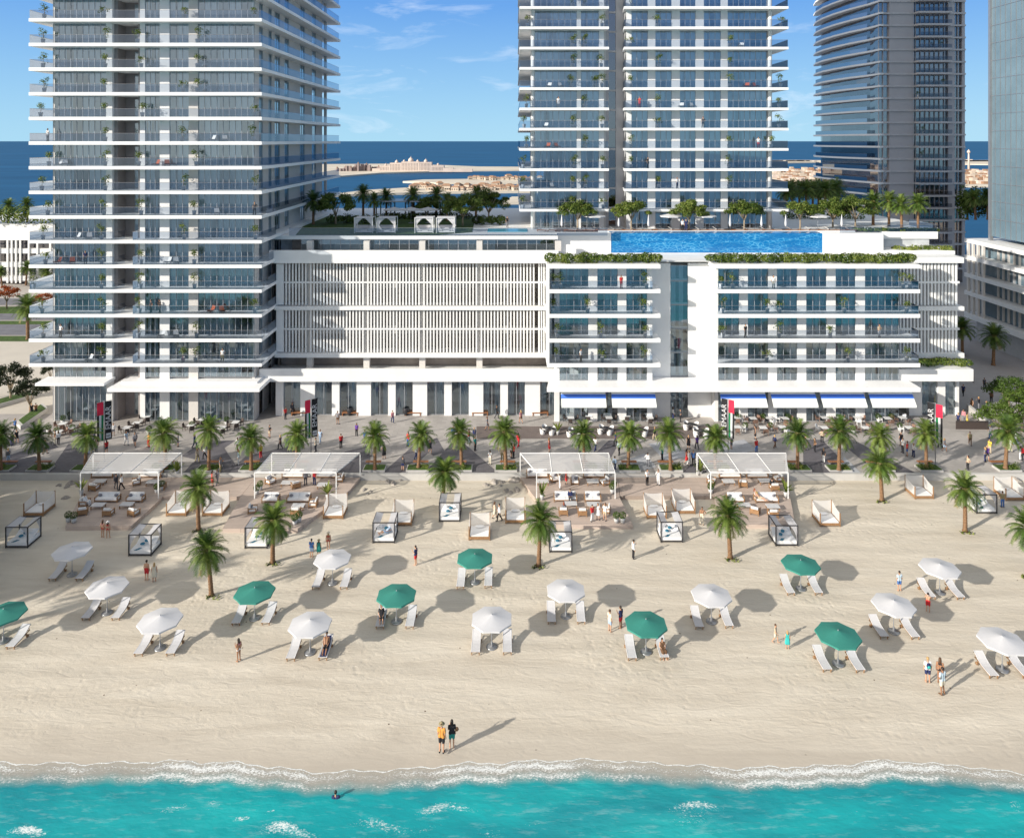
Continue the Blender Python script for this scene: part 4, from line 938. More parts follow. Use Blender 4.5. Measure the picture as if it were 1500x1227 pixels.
# hedges on the roof
def hedge(x0, x1, D, z, h, d, label, mats=(None,), n=1600, seed=1, s=(.20,.36)):
    n = int(n*1.6)
    w = XD(x1,D)-XD(x0,D); rr = random.Random(seed); b = MB()
    k = max(2, int(w/1.1)); bl = [(-w/2+w*(i+.5)/k+rr.uniform(-.3,.3), rr.uniform(-.2,.2)*d, rr.uniform(.62,1.05), rr.random()) for i in range(k)]
    def fn(q):
        cx, cy, kk, c = q.choice(bl); u = Vector((q.gauss(0,1), q.gauss(0,1), q.gauss(.1,.8))).normalized(); rad = q.uniform(.7,1.0)
        return Vector((cx+u.x*.95*rad, cy+u.y*d*.5*rad, max(.02, h*.45+u.z*h*.55*rad*kk))), u
    def mi(q, p):
        c = min(bl, key=lambda e: abs(e[0]-p.x)); return 1 if q.random() < (.3 if c[3] < .45 else .85) else 0
    leafquads(b, rr, n, fn, s[0], s[1], mi)
    return tag(part('hedge', b, mats if mats[0] else [LEAF, LEAFL], None, (XD((x0+x1)/2,D), D, z)), label, 'hedge')
hedge(803, 965, 101.2, zk(4)+.25, 1.45, 1.6, 'clipped mixed hedge on the roof edge of the left balcony block', n=3600, seed=1)
hedge(1034, 1342, 101.2, zk(4)+.25, 1.45, 1.6, 'long mixed hedge on the roof edge of the right balcony block', n=6400, seed=2)
hedge(1312, 1392, 110.5, ZD(370,110.5), 1.2, 2.2, 'hedge in the stepped planter at the right end of the podium', n=1500, seed=3)
hedge(1322, 1418, 104, ZD(541,101.9), 1.0, 2.4, 'low planting on the roof of the low right wing', n=1200, seed=4)
hedge(480, 560, 124, ZD_, 1.7, 2.2, 'dark trimmed hedge left of the roof pergola', mats=(LEAFD, LEAF), n=1300, seed=5)
hedge(692, 738, 122, ZD_, 1.8, 2.0, 'dark trimmed hedge beside the middle tower', mats=(LEAFD, LEAF), n=1200, seed=6)
hedge(600, 690, 131, ZD_, 1.5, 2.0, 'dark hedge behind the dining umbrellas', mats=(LEAFD, LEAF), n=1200, seed=7)
hedge(560, 612, 131, ZD_, 1.2, 2.0, 'dark hedge under the roof pergola', mats=(LEAFD, LEAF), n=900, seed=17)
hedge(1255, 1370, 113.2, ZD_-.05, .7, 1.8, 'low grassy hedge along the right end of the roof terrace', n=1400, seed=8)
hedge(1150, 1260, 132, ZD_-.5, 2.2, 3, 'dark shaded hedge behind the right end of the terrace', mats=(LEAFD, LEAF), n=1400, seed=9)
hedge(-60, 120, 200.6, ZD(328,200), 5.2, 5, 'tall green planting on the roof of the low white building', n=2600, seed=10, s=(.4,.8))
hedge(1408, 1470, 190, ZD(320,190), 9, 6, 'dark green trees behind the side street', mats=(LEAFD, LEAF), n=1800, seed=11, s=(.5,1.0))
for i, (x, D) in enumerate(((12,203),(40,204),(1429,185),(1447,178),(1417,192))):
    palm(Vector((XD(x,D),D,ZD(328,D) if i < 2 else ZD(322,D))), ['palm above the white building at the far left edge','palm above the white building beside the left tower','distant palm between the dark tower and the office block','distant dark palm close to the office block','distant palm close to the dark tower'][i], None, 1.3)
mb = MB(); mb.prism([(XD(440,111),108.6),(XD(640,109),108.6),(XD(690,109),112),(XD(690,120),135),(XD(420,120),135)], ZD_+.004, ZD_+.05)
tag(part('roof_lawn', mb, GRASS, None), 'green lawn of the roof garden', 'lawn')
# left background trees
OT = tree_meshes(51, 5.2, 5.0, 3.0, 1.6, 1500, [LEAFO, LEAFO], .2, .4); BT = tree_meshes(52, 6.2, 5.0, 4.4, 1.4, 2600, [LEAFD, LEAFD], .2, .36); GT = tree_meshes(53, 5.6, 5.8, 3.9, 1.5, 3400, [LEAF, LEAF], .18, .34)
for i, (x, y, s) in enumerate(((10,452,1.15),(-18,455,1.1),(64,456,.95))):
    tree(gp(x,y,.5), ['orange leaved tree beyond the road at the far left','orange tree cut by the left edge beyond the road','orange tree half hidden behind the left tower'][i], OT, None, s)
for i, (x, y, s) in enumerate(((15,588,1.15),(44,606,1.0),(74,560,.6),(-22,585,1.1))):
    tree(gp(x,y,ZP), ['dark tree in the raised bed at the far left','dark tree in the raised bed nearest the left tower','small dark shrub beside the left tower','dark tree cut by the left edge of the plaza'][i], BT, None, s, 'shade_tree')
for i, (x, y, s) in enumerate(((38,418,.98),(41,497,1.35),(68,420,.9),(3,420,.9))):
    palm(gp(x,y,.5), ['palm beyond the road in front of the white building','tall palm on the verge beside the left tower','palm half hidden behind the left tower near the white building','palm cut by the left edge beyond the road'][i], None, s*1.15)
for i, (x, y, s) in enumerate(((1410,520,1.2),(1455,535,1.25))):
    palm(gp(x,y,ZP), ['shaded palm at the corner of the podium in the side street','shaded palm in the middle of the side street'][i], None, s)
for i, (x, y, s) in enumerate(((1463,640,.95),(1497,632,1.15),(1478,602,1.05))):
    tree(gp(x,y,ZP), ['bright green tree beside the ramp wall at right','bright green tree cut by the right edge above the promenade','tall green tree beside the office block'][i], GT, None, s)
for i, pp in enumerate(([(-30,592),(45,571),(52,577),(-30,600)],[(24,617),(62,590),(70,597),(30,624)])):
    q = [gp(x,y,ZP+.5) for x,y in pp]; b = MB(); b.prism([(p.x,p.y) for p in q], ZP, ZP+.5)
    t = tag(part('raised_bed', b, CONC, None), ['long raised concrete bed under the far left trees','raised concrete bed beside the left tower'][i], 'planter')
    c = sum(q, Vector())/4; b = MB(); b.prism([(c.x+(p.x-c.x)*.9, c.y+(p.y-c.y)*.85) for p in q], ZP+.5, ZP+.54); part('turf', b, GRASS, t)
# palms just left of the frame, whose long shadows reach the left deck
for i, (x, y) in enumerate(((-51.5,69),(-54,74),(-57,79),(-49.5,64),(-58,70),(-60,76),(-62,81),(-55,66),(-64,73),(-66,79),(-53,60))):
    palm((x, y, 0), 'beach palm standing left of the picture, shading the left deck', 'palms left of the picture', 1.1)
for i in range(18):  # extra oversized palms added out of view to deepen the shade at left
    y = 57+i*1.55; x = -.70*y-5.5-(i*7 % 5)*2.6
    palm((x, y, 0), 'unseen tall palm added left of the picture to shade sand and promenade', 'tall palms left of the picture', 1.55)
# rocks on the sand
rk = random.Random(4)
def rock_mesh(seed):
    rr = random.Random(seed); b = MB(); b.ball((0,0,.05), .5, 9, 6, 0, (1, .7, .5))
    b.v = [(x*(1+rr.uniform(-.2,.2)), y*(1+rr.uniform(-.2,.2)), z*(1+rr.uniform(-.25,.25))) for x,y,z in b.v]; b.sm = [False]*len(b.sm); return b.mesh('rock', ROCK)
RM = [rock_mesh(i) for i in range(4)]
RK = [(98,714,.8),(106,709,1.3),(115,712,.9),(86,711,.6),(96,730,.9),(88,712,.5),(712,711,.9),(724,707,1.2),(733,712,.7),(742,719,.9),(754,704,1.7),(757,718,1.1),(748,722,.7),(736,707,.8),(720,713,.6),(556,703,.7),(568,706,.9),(576,709,1.0),(587,703,.9),(534,718,.7),(543,720,.5),(538,724,.6),(1461,706,.9),(1485,705,1.6),(1222,707,.4),(1217,708,.3)]
for i, (x, y, s) in enumerate(RK):
    g = 'left deck' if x < 200 else 'middle wall' if x < 600 else 'third deck lobe' if x < 800 else 'right wall'
    tag(link('rock', RM[i % 4], None, gp(x,y,-.05), rk.uniform(0,6.28), s), 'grey brown rock lying on the sand near the '+g, 'rock', 'rocks near the '+g)
# ---------------------------------------------------------------- beach furniture
def umbrella_meshes(canv, r=1.64, zr=2.18, rise=.34):
    c = MB(); n = 8; ringf = (0.02, .25, .5, .75, 1.0)
    vs = []; 
    for f in ringf:
        for j in range(n*2):
            a = R(22.5)+2*math.pi*j/(n*2); q = 1.0 if j % 2 == 0 else math.cos(math.pi/n)*(1-.012*f)
            sag = -.03*math.sin(f*math.pi) if j % 2 else 0
            vs.append((math.cos(a)*r*f*q, math.sin(a)*r*f*q, zr+rise*(1-f)**1.12+sag))
    for j in range(n*2):
        x, y, z = vs[(len(ringf)-1)*n*2+j]; vs.append((x*1.004, y*1.004, z-(.13 if j % 2 == 0 else .115)))
    k = n*2
    c.add(vs, [(i*k+j, i*k+(j+1)%k, (i+1)*k+(j+1)%k, (i+1)*k+j) for i in range(len(ringf)-1) for j in range(k)], 0, True)
    c.add(vs[-2*k:], [(j,(j+1)%k,k+(j+1)%k,k+j) for j in range(k)], 0, False)
    pole = MB(); pole.tube([(0,0,.05),(0,0,zr+rise+.06)], .032, 8)
    for j in range(n):
        a = R(22.5)+2*math.pi*j/n; pole.tube([(0,0,zr+rise-.05),(math.cos(a)*r*.97, math.sin(a)*r*.97, zr-.02)], .011, 4)
    base = MB(); base.lathe([(.44,0),(.44,.06),(.40,.09),(.08,.10),(.07,.42),(.0,.42)], 20)
    return c.mesh('canopy', canv), pole.mesh('pole', MULL), base.mesh('base', STEEL)
UW, UG = umbrella_meshes(CANVW), umbrella_meshes(CANVG)
def lounger_meshes():
    prof = [(-.98,.30),(-.55,.31),(-.1,.33),(.2,.38),(.5,.50),(.78,.66),(.98,.80)]
    def at(s):
        for (a, za), (b, zb) in zip(prof, prof[1:]):
            if s <= b: u = (s-a)/(b-a); return za+(zb-za)*u
        return prof[-1][1]
    bed = MB(); n = 24
    for i in range(n):
        y0 = -.97+1.94*i/n; y1 = y0+.072; bed.add([(-.31,y0,at(y0)),(.31,y0,at(y0)),(.31,y1,at(y1)),(-.31,y1,at(y1)),(-.31,y0,at(y0)+.03),(.31,y0,at(y0)+.03),(.31,y1,at(y1)+.03),(-.31,y1,at(y1)+.03)],
            [(0,3,2,1),(4,5,6,7),(0,1,5,4),(1,2,6,5),(2,3,7,6),(3,0,4,7)])
    for s in (-1, 1):
        bed.tube([(s*.315,y,z+.012) for y, z in prof], .03, 6)
    fr = MB()
    for s in (-1, 1): fr.tube([(s*.30,y,z-.045) for y, z in prof[:4]]+[(s*.30,.9,.36)], .035, 6)
    fr.tube([(-.3,.86,.34),(.3,.86,.34)], .03, 6); fr.tube([(-.3,.86,.34),(-.3,.80,.66)], .02, 6); fr.tube([(.3,.86,.34),(.3,.80,.66)], .02, 6); fr.tube([(-.3,-.9,.27),(.3,-.9,.27)], .03, 6)
    leg = MB(); leg.box(-.03,.03,-.03,.03,0,.29)
    wh = MB(); wh.tube([(-.05,0,.1),(.05,0,.1)], .1, 12)
    return bed.mesh('slatted_bed', CANVW), fr.mesh('frame', WOOD), leg.mesh('leg', WOOD), wh.mesh('wheel', WOOD)
LM = lounger_meshes()
def lounger(loc, label, rz=0):
    t = thing('sun_lounger', label, 'sun lounger', loc, rz, 'white sun loungers under the umbrellas')
    link('slatted_bed', LM[0], t); link('frame', LM[1], t)
    for x, y in ((-.28,-.85),(.28,-.85)): link('leg', LM[2], t, (x,y,0))
    for x in (-.34,.34): link('wheel', LM[3], t, (x,.62,0))
    for x in (-.28,.28): link('leg', LM[2], t, (x,.55,0))
    return t
UMB = [(105.6,841.6,'W'),(157,897.7,'W'),(5,939,'G'),(234.5,949,'W'),(373,905.6,'G'),(487,854,'W'),(454.3,955.4,'W'),(580.7,910.4,'G'),(695.6,853,'G'),(720.4,947.3,'W'),(828.8,902.8,'W'),(946.3,954.8,'G'),(1042,910.4,'W'),(1172.9,862.4,'G'),(1227.7,972.3,'G'),(1309,925.2,'W'),(1376.5,868.2,'W'),(1468,980.8,'W')]
UL = ['white umbrella furthest left in the back row, below the canopy beds','white umbrella above and right of the half cut green one','green umbrella cut by the left edge','white umbrella of the front row left of the woman walking alone','green umbrella nearest the single palm at left','white umbrella of the back row behind the three bathers','white umbrella beside the person lying on a blue towel','green umbrella over the woman sitting in black','green umbrella of the back row near the lone sheer daybed','white umbrella in the middle of the front row','white umbrella in the middle row left of the two strolling men','green umbrella over the woman in a dark dress','white umbrella in the middle row right of the strolling men','green umbrella of the back row at right','green umbrella of the front row at right','white umbrella right of centre in front of the boy in red shorts','white umbrella of the back row beside the man in pale shirt','white umbrella at the right edge of the front row']
SHORT = ['back row far left white umbrella','white umbrella right of the cut green one','green umbrella cut by the left edge','front row white umbrella left of the lone woman','green umbrella near the single left palm','back row white umbrella behind the bathers','white umbrella by the blue towel','green umbrella over the seated woman in black','back row green umbrella near the lone daybed','middle front row white umbrella','middle row white umbrella left of the strolling men','green umbrella over the woman in dark dress','middle row white umbrella right of the strolling men','back row green umbrella at right','front row green umbrella at right','white umbrella by the boy in red shorts','back row white umbrella by the pale shirted man','front row white umbrella at the right edge']
LOUNGER_AT = {}
for i, (x, y, c) in enumerate(UMB):
    p = gp(x, y); m = UW if c == 'W' else UG
    t = thing('beach_umbrella', UL[i], 'beach umbrella', p, 0, 'beach umbrellas')
    link('canopy', m[0], t); link('pole', m[1], t); link('base', m[2], t)
    for s, w in ((-1,'left'),(1,'right')):
        q = p+Vector((s*1.20, -.05+rp.uniform(-.08,.08), 0)); LOUNGER_AT[(i,s)] = q
        lounger(q, 'empty white slatted lounger %s of the %s' % (w, SHORT[i]) if (i,s) not in ((7,-1),(6,1),(11,1)) else 'occupied white lounger %s of the %s' % (w, SHORT[i]), rp.uniform(-.03,.03))

def canopy_bed():
    t = thing('canopy_bed', 'x', 'canopy bed', (0,0,0), 0, 'black framed canopy beds on the sand')
    post = MB(); post.box(-.045,.045,-.045,.045,0,2.0); pm = post.mesh('post', DARKM)
    for x in (-1.05,1.05):
        for y in (0, 2.0): link('post', pm, t, (x,y,0))
    f = MB()
    for z in (.06, 1.93):
        for y in (0,2.0): f.box(-1.005,1.005,y-.04,y+.04,z,z+.07)
        for x in (-1.05,1.05): f.box(x-.04,x+.04,.045,1.955,z,z+.07)
    part('frame', f, DARKM, t)
    m = MB(); m.prism([(-.98,.06),(.98,.06),(.98,1.94),(-.98,1.94)], .16, .46)
    part('mattress', m, CUSH, t)
    b = MB(); b.add([(-.92,1.2,.47),(.92,1.2,.47),(.92,1.9,.78),(-.92,1.9,.78),(-.92,1.2,.50),(.92,1.2,.50),(.92,1.9,.88),(-.92,1.9,.88)], [(0,3,2,1),(4,5,6,7),(0,1,5,4),(1,2,6,5),(2,3,7,6),(3,0,4,7)])
    part('raised_headrest', b, CUSH, t)
    rr = random.Random(8)
    for s in (-1, 1):
        c = MB(); k = 10
        top = [(s*1.03, 2.0*i/k, 2.015+.0*i) for i in range(k+1)]; inn_ = [(s*.38, 2.0*i/k, 1.93-.16*math.sin(math.pi*i/k)) for i in range(k+1)]
        c.add(top+inn_, [(i,i+1,k+2+i,k+1+i) for i in range(k)], 0, True)
        for y0, sy in ((.03,1),(1.97,-1)):                          # tied curtain at each post
            n = 8; P = []
            for j in range(7):
                u = j/6; w = .62*(1-u*1.25)**2+.12 if u < .8 else .12+.15*(u-.8)
                for i in range(n+1):
                    v = i/n; P.append((s*(1.04-w*v), y0+.05*math.sin(v*18+j)*sy*.6, 1.92-1.45*u))
            c.add(P, [(j*(n+1)+i, j*(n+1)+i+1, (j+1)*(n+1)+i+1, (j+1)*(n+1)+i) for j in range(6) for i in range(n)], 0, True)
        part('curtain', c, CURTG, t)
    def pil(x, y, z, r, m, n_, rx=0.5):
        p = MB(); p.ball((0,0,0), .5, 10, 6, 0, (1,.72,.26)); o = part(n_, p, m, t, (x,y,z), r); o.rotation_euler = (rx,0,r); o.scale = (.44,.44,.44)
    pil(-.25,1.0,.62,.4,BCUSH,'cushion',.5); pil(.42,1.45,.88,-.3,CUSH,'pillow',.8); pil(-.5,1.45,.88,.2,CUSH,'pillow',.8); pil(.05,1.25,.80,.3,BCUSH,'cushion',.8)
    th = MB(); P = []
    for j in range(9):
        for i in range(5): P.append((-.66+.08*i+.04*j, .10+.055*j, .475+.012*math.sin(i*3+j*2)))
    th.add(P, [(j*5+i,j*5+i+1,(j+1)*5+i+1,(j+1)*5+i) for j in range(8) for i in range(4)], 0, True); part('throw', th, BCUSH, t)
    return t
cb0 = canopy_bed()
CB = [(24.5,802,'black framed canopy bed at the far left below the deck'),(205,814,'canopy bed beside the couple at the left, blue cushions on white mattress'),(375,803,'canopy bed half hidden by the palm near the second deck lobe'),(562,795,'canopy bed with a person in blue reclining on it'),(658.5,764,'canopy bed under the palm close to the promenade wall'),(821.5,809,'canopy bed right of the beach palm at the third deck lobe'),(984,794,'canopy bed in front of the two sheer daybeds near the middle'),(1152.6,799.5,'canopy bed at the foot of the right deck lobe'),(1445.5,752,'canopy bed behind the palm near the right edge')]
for i, (x, y, l) in enumerate(CB):
    if i == 0: cb0.location = gp(x,y); cb0['label'] = l
    else: copy_thing(cb0, gp(x,y), 0, l)
def sheer_bed():
    t = thing('daybed', 'x', 'daybed', (0,0,0), 0, 'wooden daybeds with sheer screens')
    p1 = MB(); p1.box(-.045,.045,-.045,.045,0,1.35); m1 = p1.mesh('post', WOOD); p2 = MB(); p2.box(-.04,.04,-.04,.04,0,1.75); m2 = p2.mesh('post', WOOD)
    for x in (-1,1): link('post', m1, t, (x,0,0)); link('post', m2, t, (x,2.0,0))
    f = MB(); f.box(-.955,.955,-.04,.04,.10,.34); f.box(-.955,.955,1.96,2.04,.10,.34)
    for s in (-1,1): f.box(s*1-.04,s*1+.04,.045,1.955,.10,.40)
    f.box(-.955,.955,.04,1.96,.12,.2); part('frame', f, WOOD, t)
    m = MB(); m.prism([(-.9,.06),(.9,.06),(.9,1.9),(-.9,1.9)], .2, .42); part('mattress', m, CUSH, t)
    b = MB(); b.ball((0,0,0),.5,10,6,0,(1.3,.55,.28)); o = part('pillow', b, CUSH, t, (0,1.6,.55)); o.scale = (.8,.8,.8)
    def screen(a, c, za, zc):
        s = MB(); n = 10; P = []
        for i in range(n+1):
            u = i/n; q = Vector(a).lerp(Vector(c), u); sag = .10*math.sin(math.pi*u)
            P += [(q.x,q.y,.14),(q.x+.02*math.sin(u*20),q.y+.03*math.sin(u*25),(za+(zc-za)*u)*.55),(q.x,q.y,za+(zc-za)*u-sag)]
        s.add(P, [(3*i+j,3*i+3+j,3*i+4+j,3*i+1+j) for i in range(n) for j in range(2)], 0, True); part('screen', s, SHEER, t)
    screen((-1.02,.04,0),(-1.02,1.98,0),1.33,1.73); screen((1.02,.04,0),(1.02,1.98,0),1.33,1.73); screen((-.98,2.02,0),(.98,2.02,0),1.73,1.73)
    return t
sb0 = sheer_bed()
SB = [(49,756,'sheer screened daybed at the far left above the canopy bed'),(258,756,'sheer screened daybed left of the tall beach palm'),(311,756,'sheer screened daybed right of the tall beach palm'),(488,760,'sheer screened daybed at the right side of the second deck lobe'),(588,770,'sheer screened daybed behind the occupied canopy bed'),(702,791,'sheer screened daybed standing alone near the centre'),(755,766.5,'sheer screened daybed beside the pair walking near the third deck lobe'),(962,759.5,'left one of two sheer daybeds in front of the middle deck ramp'),(1004,752.7,'right one of two sheer daybeds in front of the middle deck ramp'),(1216,771,'sheer screened daybed standing alone right of the right deck lobe'),(1353.7,730.8,'sheer screened daybed right of the palm near the wall'),(1487,733.3,'sheer screened daybed at the right edge below the wall')]
for i, (x, y, l) in enumerate(SB):
    if i == 0: sb0.location = gp(x,y); sb0['label'] = l
    else: copy_thing(sb0, gp(x,y), 0, l)

# ---------------------------------------------------------------- timber decks and pergolas
ZK = .42
def deck(pp, label, z=ZK):
    q = [gp(x,y,z) for x,y in pp]; b = MB(); b.prism([(p.x, min(p.y, 85.44)) for p in q], -.3, z)
    return tag(part('timber_deck', b, TIMB, None), label, 'deck')
deck([(132,699),(252,699),(236,730),(192,770),(96,770)], 'timber deck under the leftmost pergola', ZK)
deck([(252.2,699),(375,699),(352,727),(236.5,727)], 'timber ramp deck between the two left pergolas', ZK-.02)
deck([(375.2,699),(528,699),(512,718),(436,774),(326,774),(352.5,727)], 'timber deck under the second pergola from the left', ZK)
deck([(762,699),(905,699),(908,729),(927,768),(812,768)], 'timber deck under the third pergola from the left', ZK)
deck([(905.4,699),(1040,699),(1046,726),(908.3,726)], 'timber ramp deck between the two right pergolas', ZK-.02)
deck([(1040.4,699),(1152,699),(1165,768),(1052,768),(1046.4,726)], 'timber deck under the rightmost pergola', ZK)
def pergola(back, front, label, cut):
    ZR = 3.2; DB_, DF = 85.25, 80.25
    X = lambda x, D: XD(x, D)
    bl, br = X(back[0],DB_), X(back[1],DB_); fl, fr = X(front[0],DF), X(front[1],DF)
    t = thing('pergola', label, 'pergola', ((bl+br)/2, 83, ZK))
    def wp(n, b, m): return wpart(n, b, m, t)
    b = MB(); b.tube([(bl,DB_,ZR),(br,DB_,ZR),(fr,DF,ZR),(fl,DF,ZR),(bl,DB_,ZR)], .07, 4, 0, False); wp('roof_frame', b, WHITE)
    w = (br-bl)/3; c0_, c1_ = (bl, br)
    strips = []
    edgeL = [(bl,DB_),(fl,DF)]; edgeR = [(br,DB_),(fr,DF)]
    cuts = [edgeL]
    for i in (1,2):
        xb = bl+w*i; xf = xb; cuts.append([(xb,DB_),(xf,DF)])
        q = MB(); q.tube([(xb,DB_,ZR+.01),(xf,DF,ZR+.01)], .06, 4, 0, False); wp('rafter', q, WHITE)
    cuts.append(edgeR)
    for i in range(3):
        (a, c), (d, e) = cuts[i], cuts[i+1]
        q = MB()
        if i == 1: q.quad((a[0],a[1],ZR+.03),(c[0],c[1],ZR+.03),(e[0],e[1],ZR+.03),(d[0],d[1],ZR+.03))
        else:
            n = 9
            for j in range(n):                                       # bands of mesh with open slots
                u0, u1 = j/n, (j+.86)/n
                L = lambda A, B, u: (A[0]+(B[0]-A[0])*u, A[1]+(B[1]-A[1])*u, ZR+.03)
                q.add([L(a,c,u0),L(a,c,u1),L(d,e,u1),L(d,e,u0)], [(0,1,2,3)])
        wp('mesh_panel', q, NET)
    for x, D in ((bl,DB_),(br,DB_),(fl,DF),(fr,DF)):
        q = MB(); q.box(x-.05,x+.05,D-.05,D+.05,ZK if D < 85.2 else ZP,ZR-.06); wp('post', q, WHITE)
    return t
pergola((136.6,266),(118,232),'leftmost white mesh roofed pergola over sofas',1)
pergola((398,527.5),(373,492.5),'second white mesh roofed pergola from the left',2)
pergola((762,891.5),(786,901),'third white mesh roofed pergola from the left',1)
pergola((1021,1151.5),(1041,1154.5),'rightmost white mesh roofed pergola over sofas',2)
# lounge furniture
def sofa_meshes(w):
    fr = MB(); d = .85
    for s in (-1,1): fr.box(s*w/2-.04,s*w/2+.04,-d/2,d/2,.14,.22); fr.box(s*w/2-.05,s*w/2+.05,-d/2,d/2,.52,.58)
    fr.box(-w/2,w/2,-d/2+.0,-d/2+.07,.16,.24); fr.box(-w/2,w/2,d/2-.07,d/2,.16,.60); fr.box(-w/2+.05,w/2-.05,-d/2+.07,d/2-.07,.17,.22)
    lg = MB(); lg.box(-.04,.04,-.04,.04,0,.52)
    se = MB(); n = max(1, int(w/.8))
    for i in range(n): x0 = -w/2+.06+(w-.12)*i/n; se.prism([(x0+.01,-d/2+.02),(x0+(w-.12)/n-.01,-d/2+.02),(x0+(w-.12)/n-.01,d/2-.1),(x0+.01,d/2-.1)], .22, .42)
    bk = MB()
    for i in range(n):
        x0 = -w/2+.06+(w-.12)*i/n; x1 = x0+(w-.12)/n
        bk.add([(x0+.01,d/2-.28,.42),(x1-.01,d/2-.28,.42),(x1-.01,d/2-.1,.42),(x0+.01,d/2-.1,.42),(x0+.02,d/2-.17,.84),(x1-.02,d/2-.17,.84),(x1-.02,d/2-.04,.82),(x0+.02,d/2-.04,.82)], [(0,3,2,1),(4,5,6,7),(0,1,5,4),(1,2,6,5),(2,3,7,6),(3,0,4,7)])
    return fr.mesh('frame', WOOD), lg.mesh('leg', WOOD), se.mesh('seat_cushion', CUSH), bk.mesh('back_cushion', CUSH)
def make_sofa(w, nm_, cat, group):
    t = thing(nm_, 'x', cat, (0,0,0), 0, group); f, l, s, b = sofa_meshes(w)
    link('frame', f, t); link('seat_cushion', s, t); link('back_cushion', b, t)
    for x in (-1,1):
        for y in (-1,1): link('leg', l, t, (x*(w/2-.0), y*.38, 0))
    for x in ((-w*.36, w*.36) if w > 1.2 else (.12,)):
        p = MB(); p.ball((0,0,0),.5,9,6,0,(1,.4,.8)); o = part('pillow', p, GCUSH, t, (x,.08,.60)); o.scale = (.44,.44,.44); o.rotation_euler = (.3,0,.2)
    return t
sf = {2.4: make_sofa(2.4,'sofa','sofa','deck sofas'), 1.7: make_sofa(1.7,'sofa','sofa','deck sofas'), .85: make_sofa(.85,'armchair','armchair','deck armchairs')}
used_ = set()
def put_sofa(w, loc, rz, label):
    if w not in used_: used_.add(w); o = sf[w]; o.location = loc; o.rotation_euler.z = rz; o['label'] = label; return o
    return copy_thing(sf[w], loc, rz, label)
tb = MB(); tb.box(-.65,.65,-.42,.42,.34,.40); TBM = tb.mesh('table_top', mat('pale_table_top', (.55,.55,.56), .5)); tl = MB(); tl.box(-.04,.04,-.04,.04,0,.34); TLM = tl.mesh('leg', WOOD)
def put_table(loc, label, rz=0):
    t = thing('coffee_table', label, 'table', loc, rz, 'low tables on the decks'); link('table_top', TBM, t)
    for x in (-.58,.58):
        for y in (-.35,.35): link('leg', TLM, t, (x,y,0))
LOB = ['leftmost','second','third','rightmost']
LOUNGE = [ # per lobe: (kind, px x, px y, rotation)
 [('s',2.4,158,733.5,0),('s',1.7,199,733.5,0),('t',144,744),('t',186,743),('a',121,753,R(200)),('a',159,754,R(180)),('a',196,754,R(160)),('a',124,740,R(90)),('t',146,709),('a',138,717,R(170)),('a',200,709,R(-60)),('t',224,710),('a',236,716,R(190)),('s',2.4,152,698,0),('s',2.4,222,698,0)],
 [('s',1.7,397,734,0),('s',2.4,438,734,0),('t',437,745),('a',459,741,R(-90)),('a',370,750,R(100)),('a',433,753,R(180)),('a',396,708,R(60)),('t',421,711),('a',433,714,R(-150)),('t',474,714),('a',498,704,R(-90)),('s',2.4,430,698.5,0),('s',2.4,478,698.5,0)],
 [('s',2.4,828,732.5,0),('s',1.7,868,732.5,0),('t',836,742),('a',825,753,R(180)),('a',853,754,R(180)),('t',869,743),('a',888,750,R(-100)),('t',795,709),('a',842,708,R(0)),('t',868,709),('a',886,709,R(-70)),('s',2.4,787,698,0),('s',2.4,870,698,0),('a',812,704,R(20))],
 [('s',1.7,1077,734,0),('s',2.4,1122,734,0),('t',1090,744),('t',1132,746),('a',1106,752,R(150)),('a',1132,756,R(180)),('a',1042,707,R(60)),('t',1067,709),('a',1088,712,R(170)),('t',1120,708),('a',1134,717,R(180)),('s',2.4,1068,698.5,0),('s',2.4,1108,698.5,0),('a',1140,704,R(-80))]]
for li, items in enumerate(LOUNGE):
    cnt = {'s':0,'t':0,'a':0}
    for it in items:
        c = it[0]; cnt[c] += 1; o = ORD[cnt[c]-1]
        if c == 't': put_table(gp(it[1],it[2],ZK), '%s low table on the %s pergola deck, counted from the front left' % (o, LOB[li]))
        elif c == 's': put_sofa(it[1], gp(it[2],it[3],ZK), it[4], '%s white cushioned sofa of the %s pergola deck, counted from the front' % (o, LOB[li]))
        else: put_sofa(.85, gp(it[1],it[2],ZK), it[3], '%s wooden armchair of the %s pergola deck, counted from the front left' % (o, LOB[li]))
# topiary balls and potted plants on the decks
def ball_pot(seed, r=.36, two=False):
    t = thing('topiary', 'x', 'potted plant', (0,0,0)); p = MB(); p.lathe([(.20,0),(.27,.45),(.24,.46),(.22,.40)], 12); part('pot', p, POTW, t)
    rr = random.Random(seed); b = MB()
    cs = [Vector((0,0,.45+r*.8))]+([Vector((0,0,.45+r*2.0))] if two else [])
    def fn(q): u = Vector((q.gauss(0,1),q.gauss(0,1),q.gauss(0,1))).normalized(); return q.choice(cs)+u*r*q.uniform(.85,1), u
    leafquads(b, rr, 380*(2 if two else 1), fn, .07, .13, 0, 0); part('foliage', b, [LEAF, LEAFL], t); return t
bp0 = ball_pot(1)
BALLS = [(100,764),(108,765),(230,722),(237,717.5),(376,724),(381,718),(432,768),(438,764),(897,722),(899,718),(903,765),(912,765),(1041,722),(1043,718)]
for i, (x, y) in enumerate(BALLS):
    l = '%s clipped ball shrub in a pale pot, counted along the decks from the left' % ORD[i]
    if i == 0: bp0.location = gp(x,y,ZK); bp0['label'] = l; bp0['group'] = 'ball shrubs on the decks'
    else: copy_thing(bp0, gp(x,y,ZK), i, l)
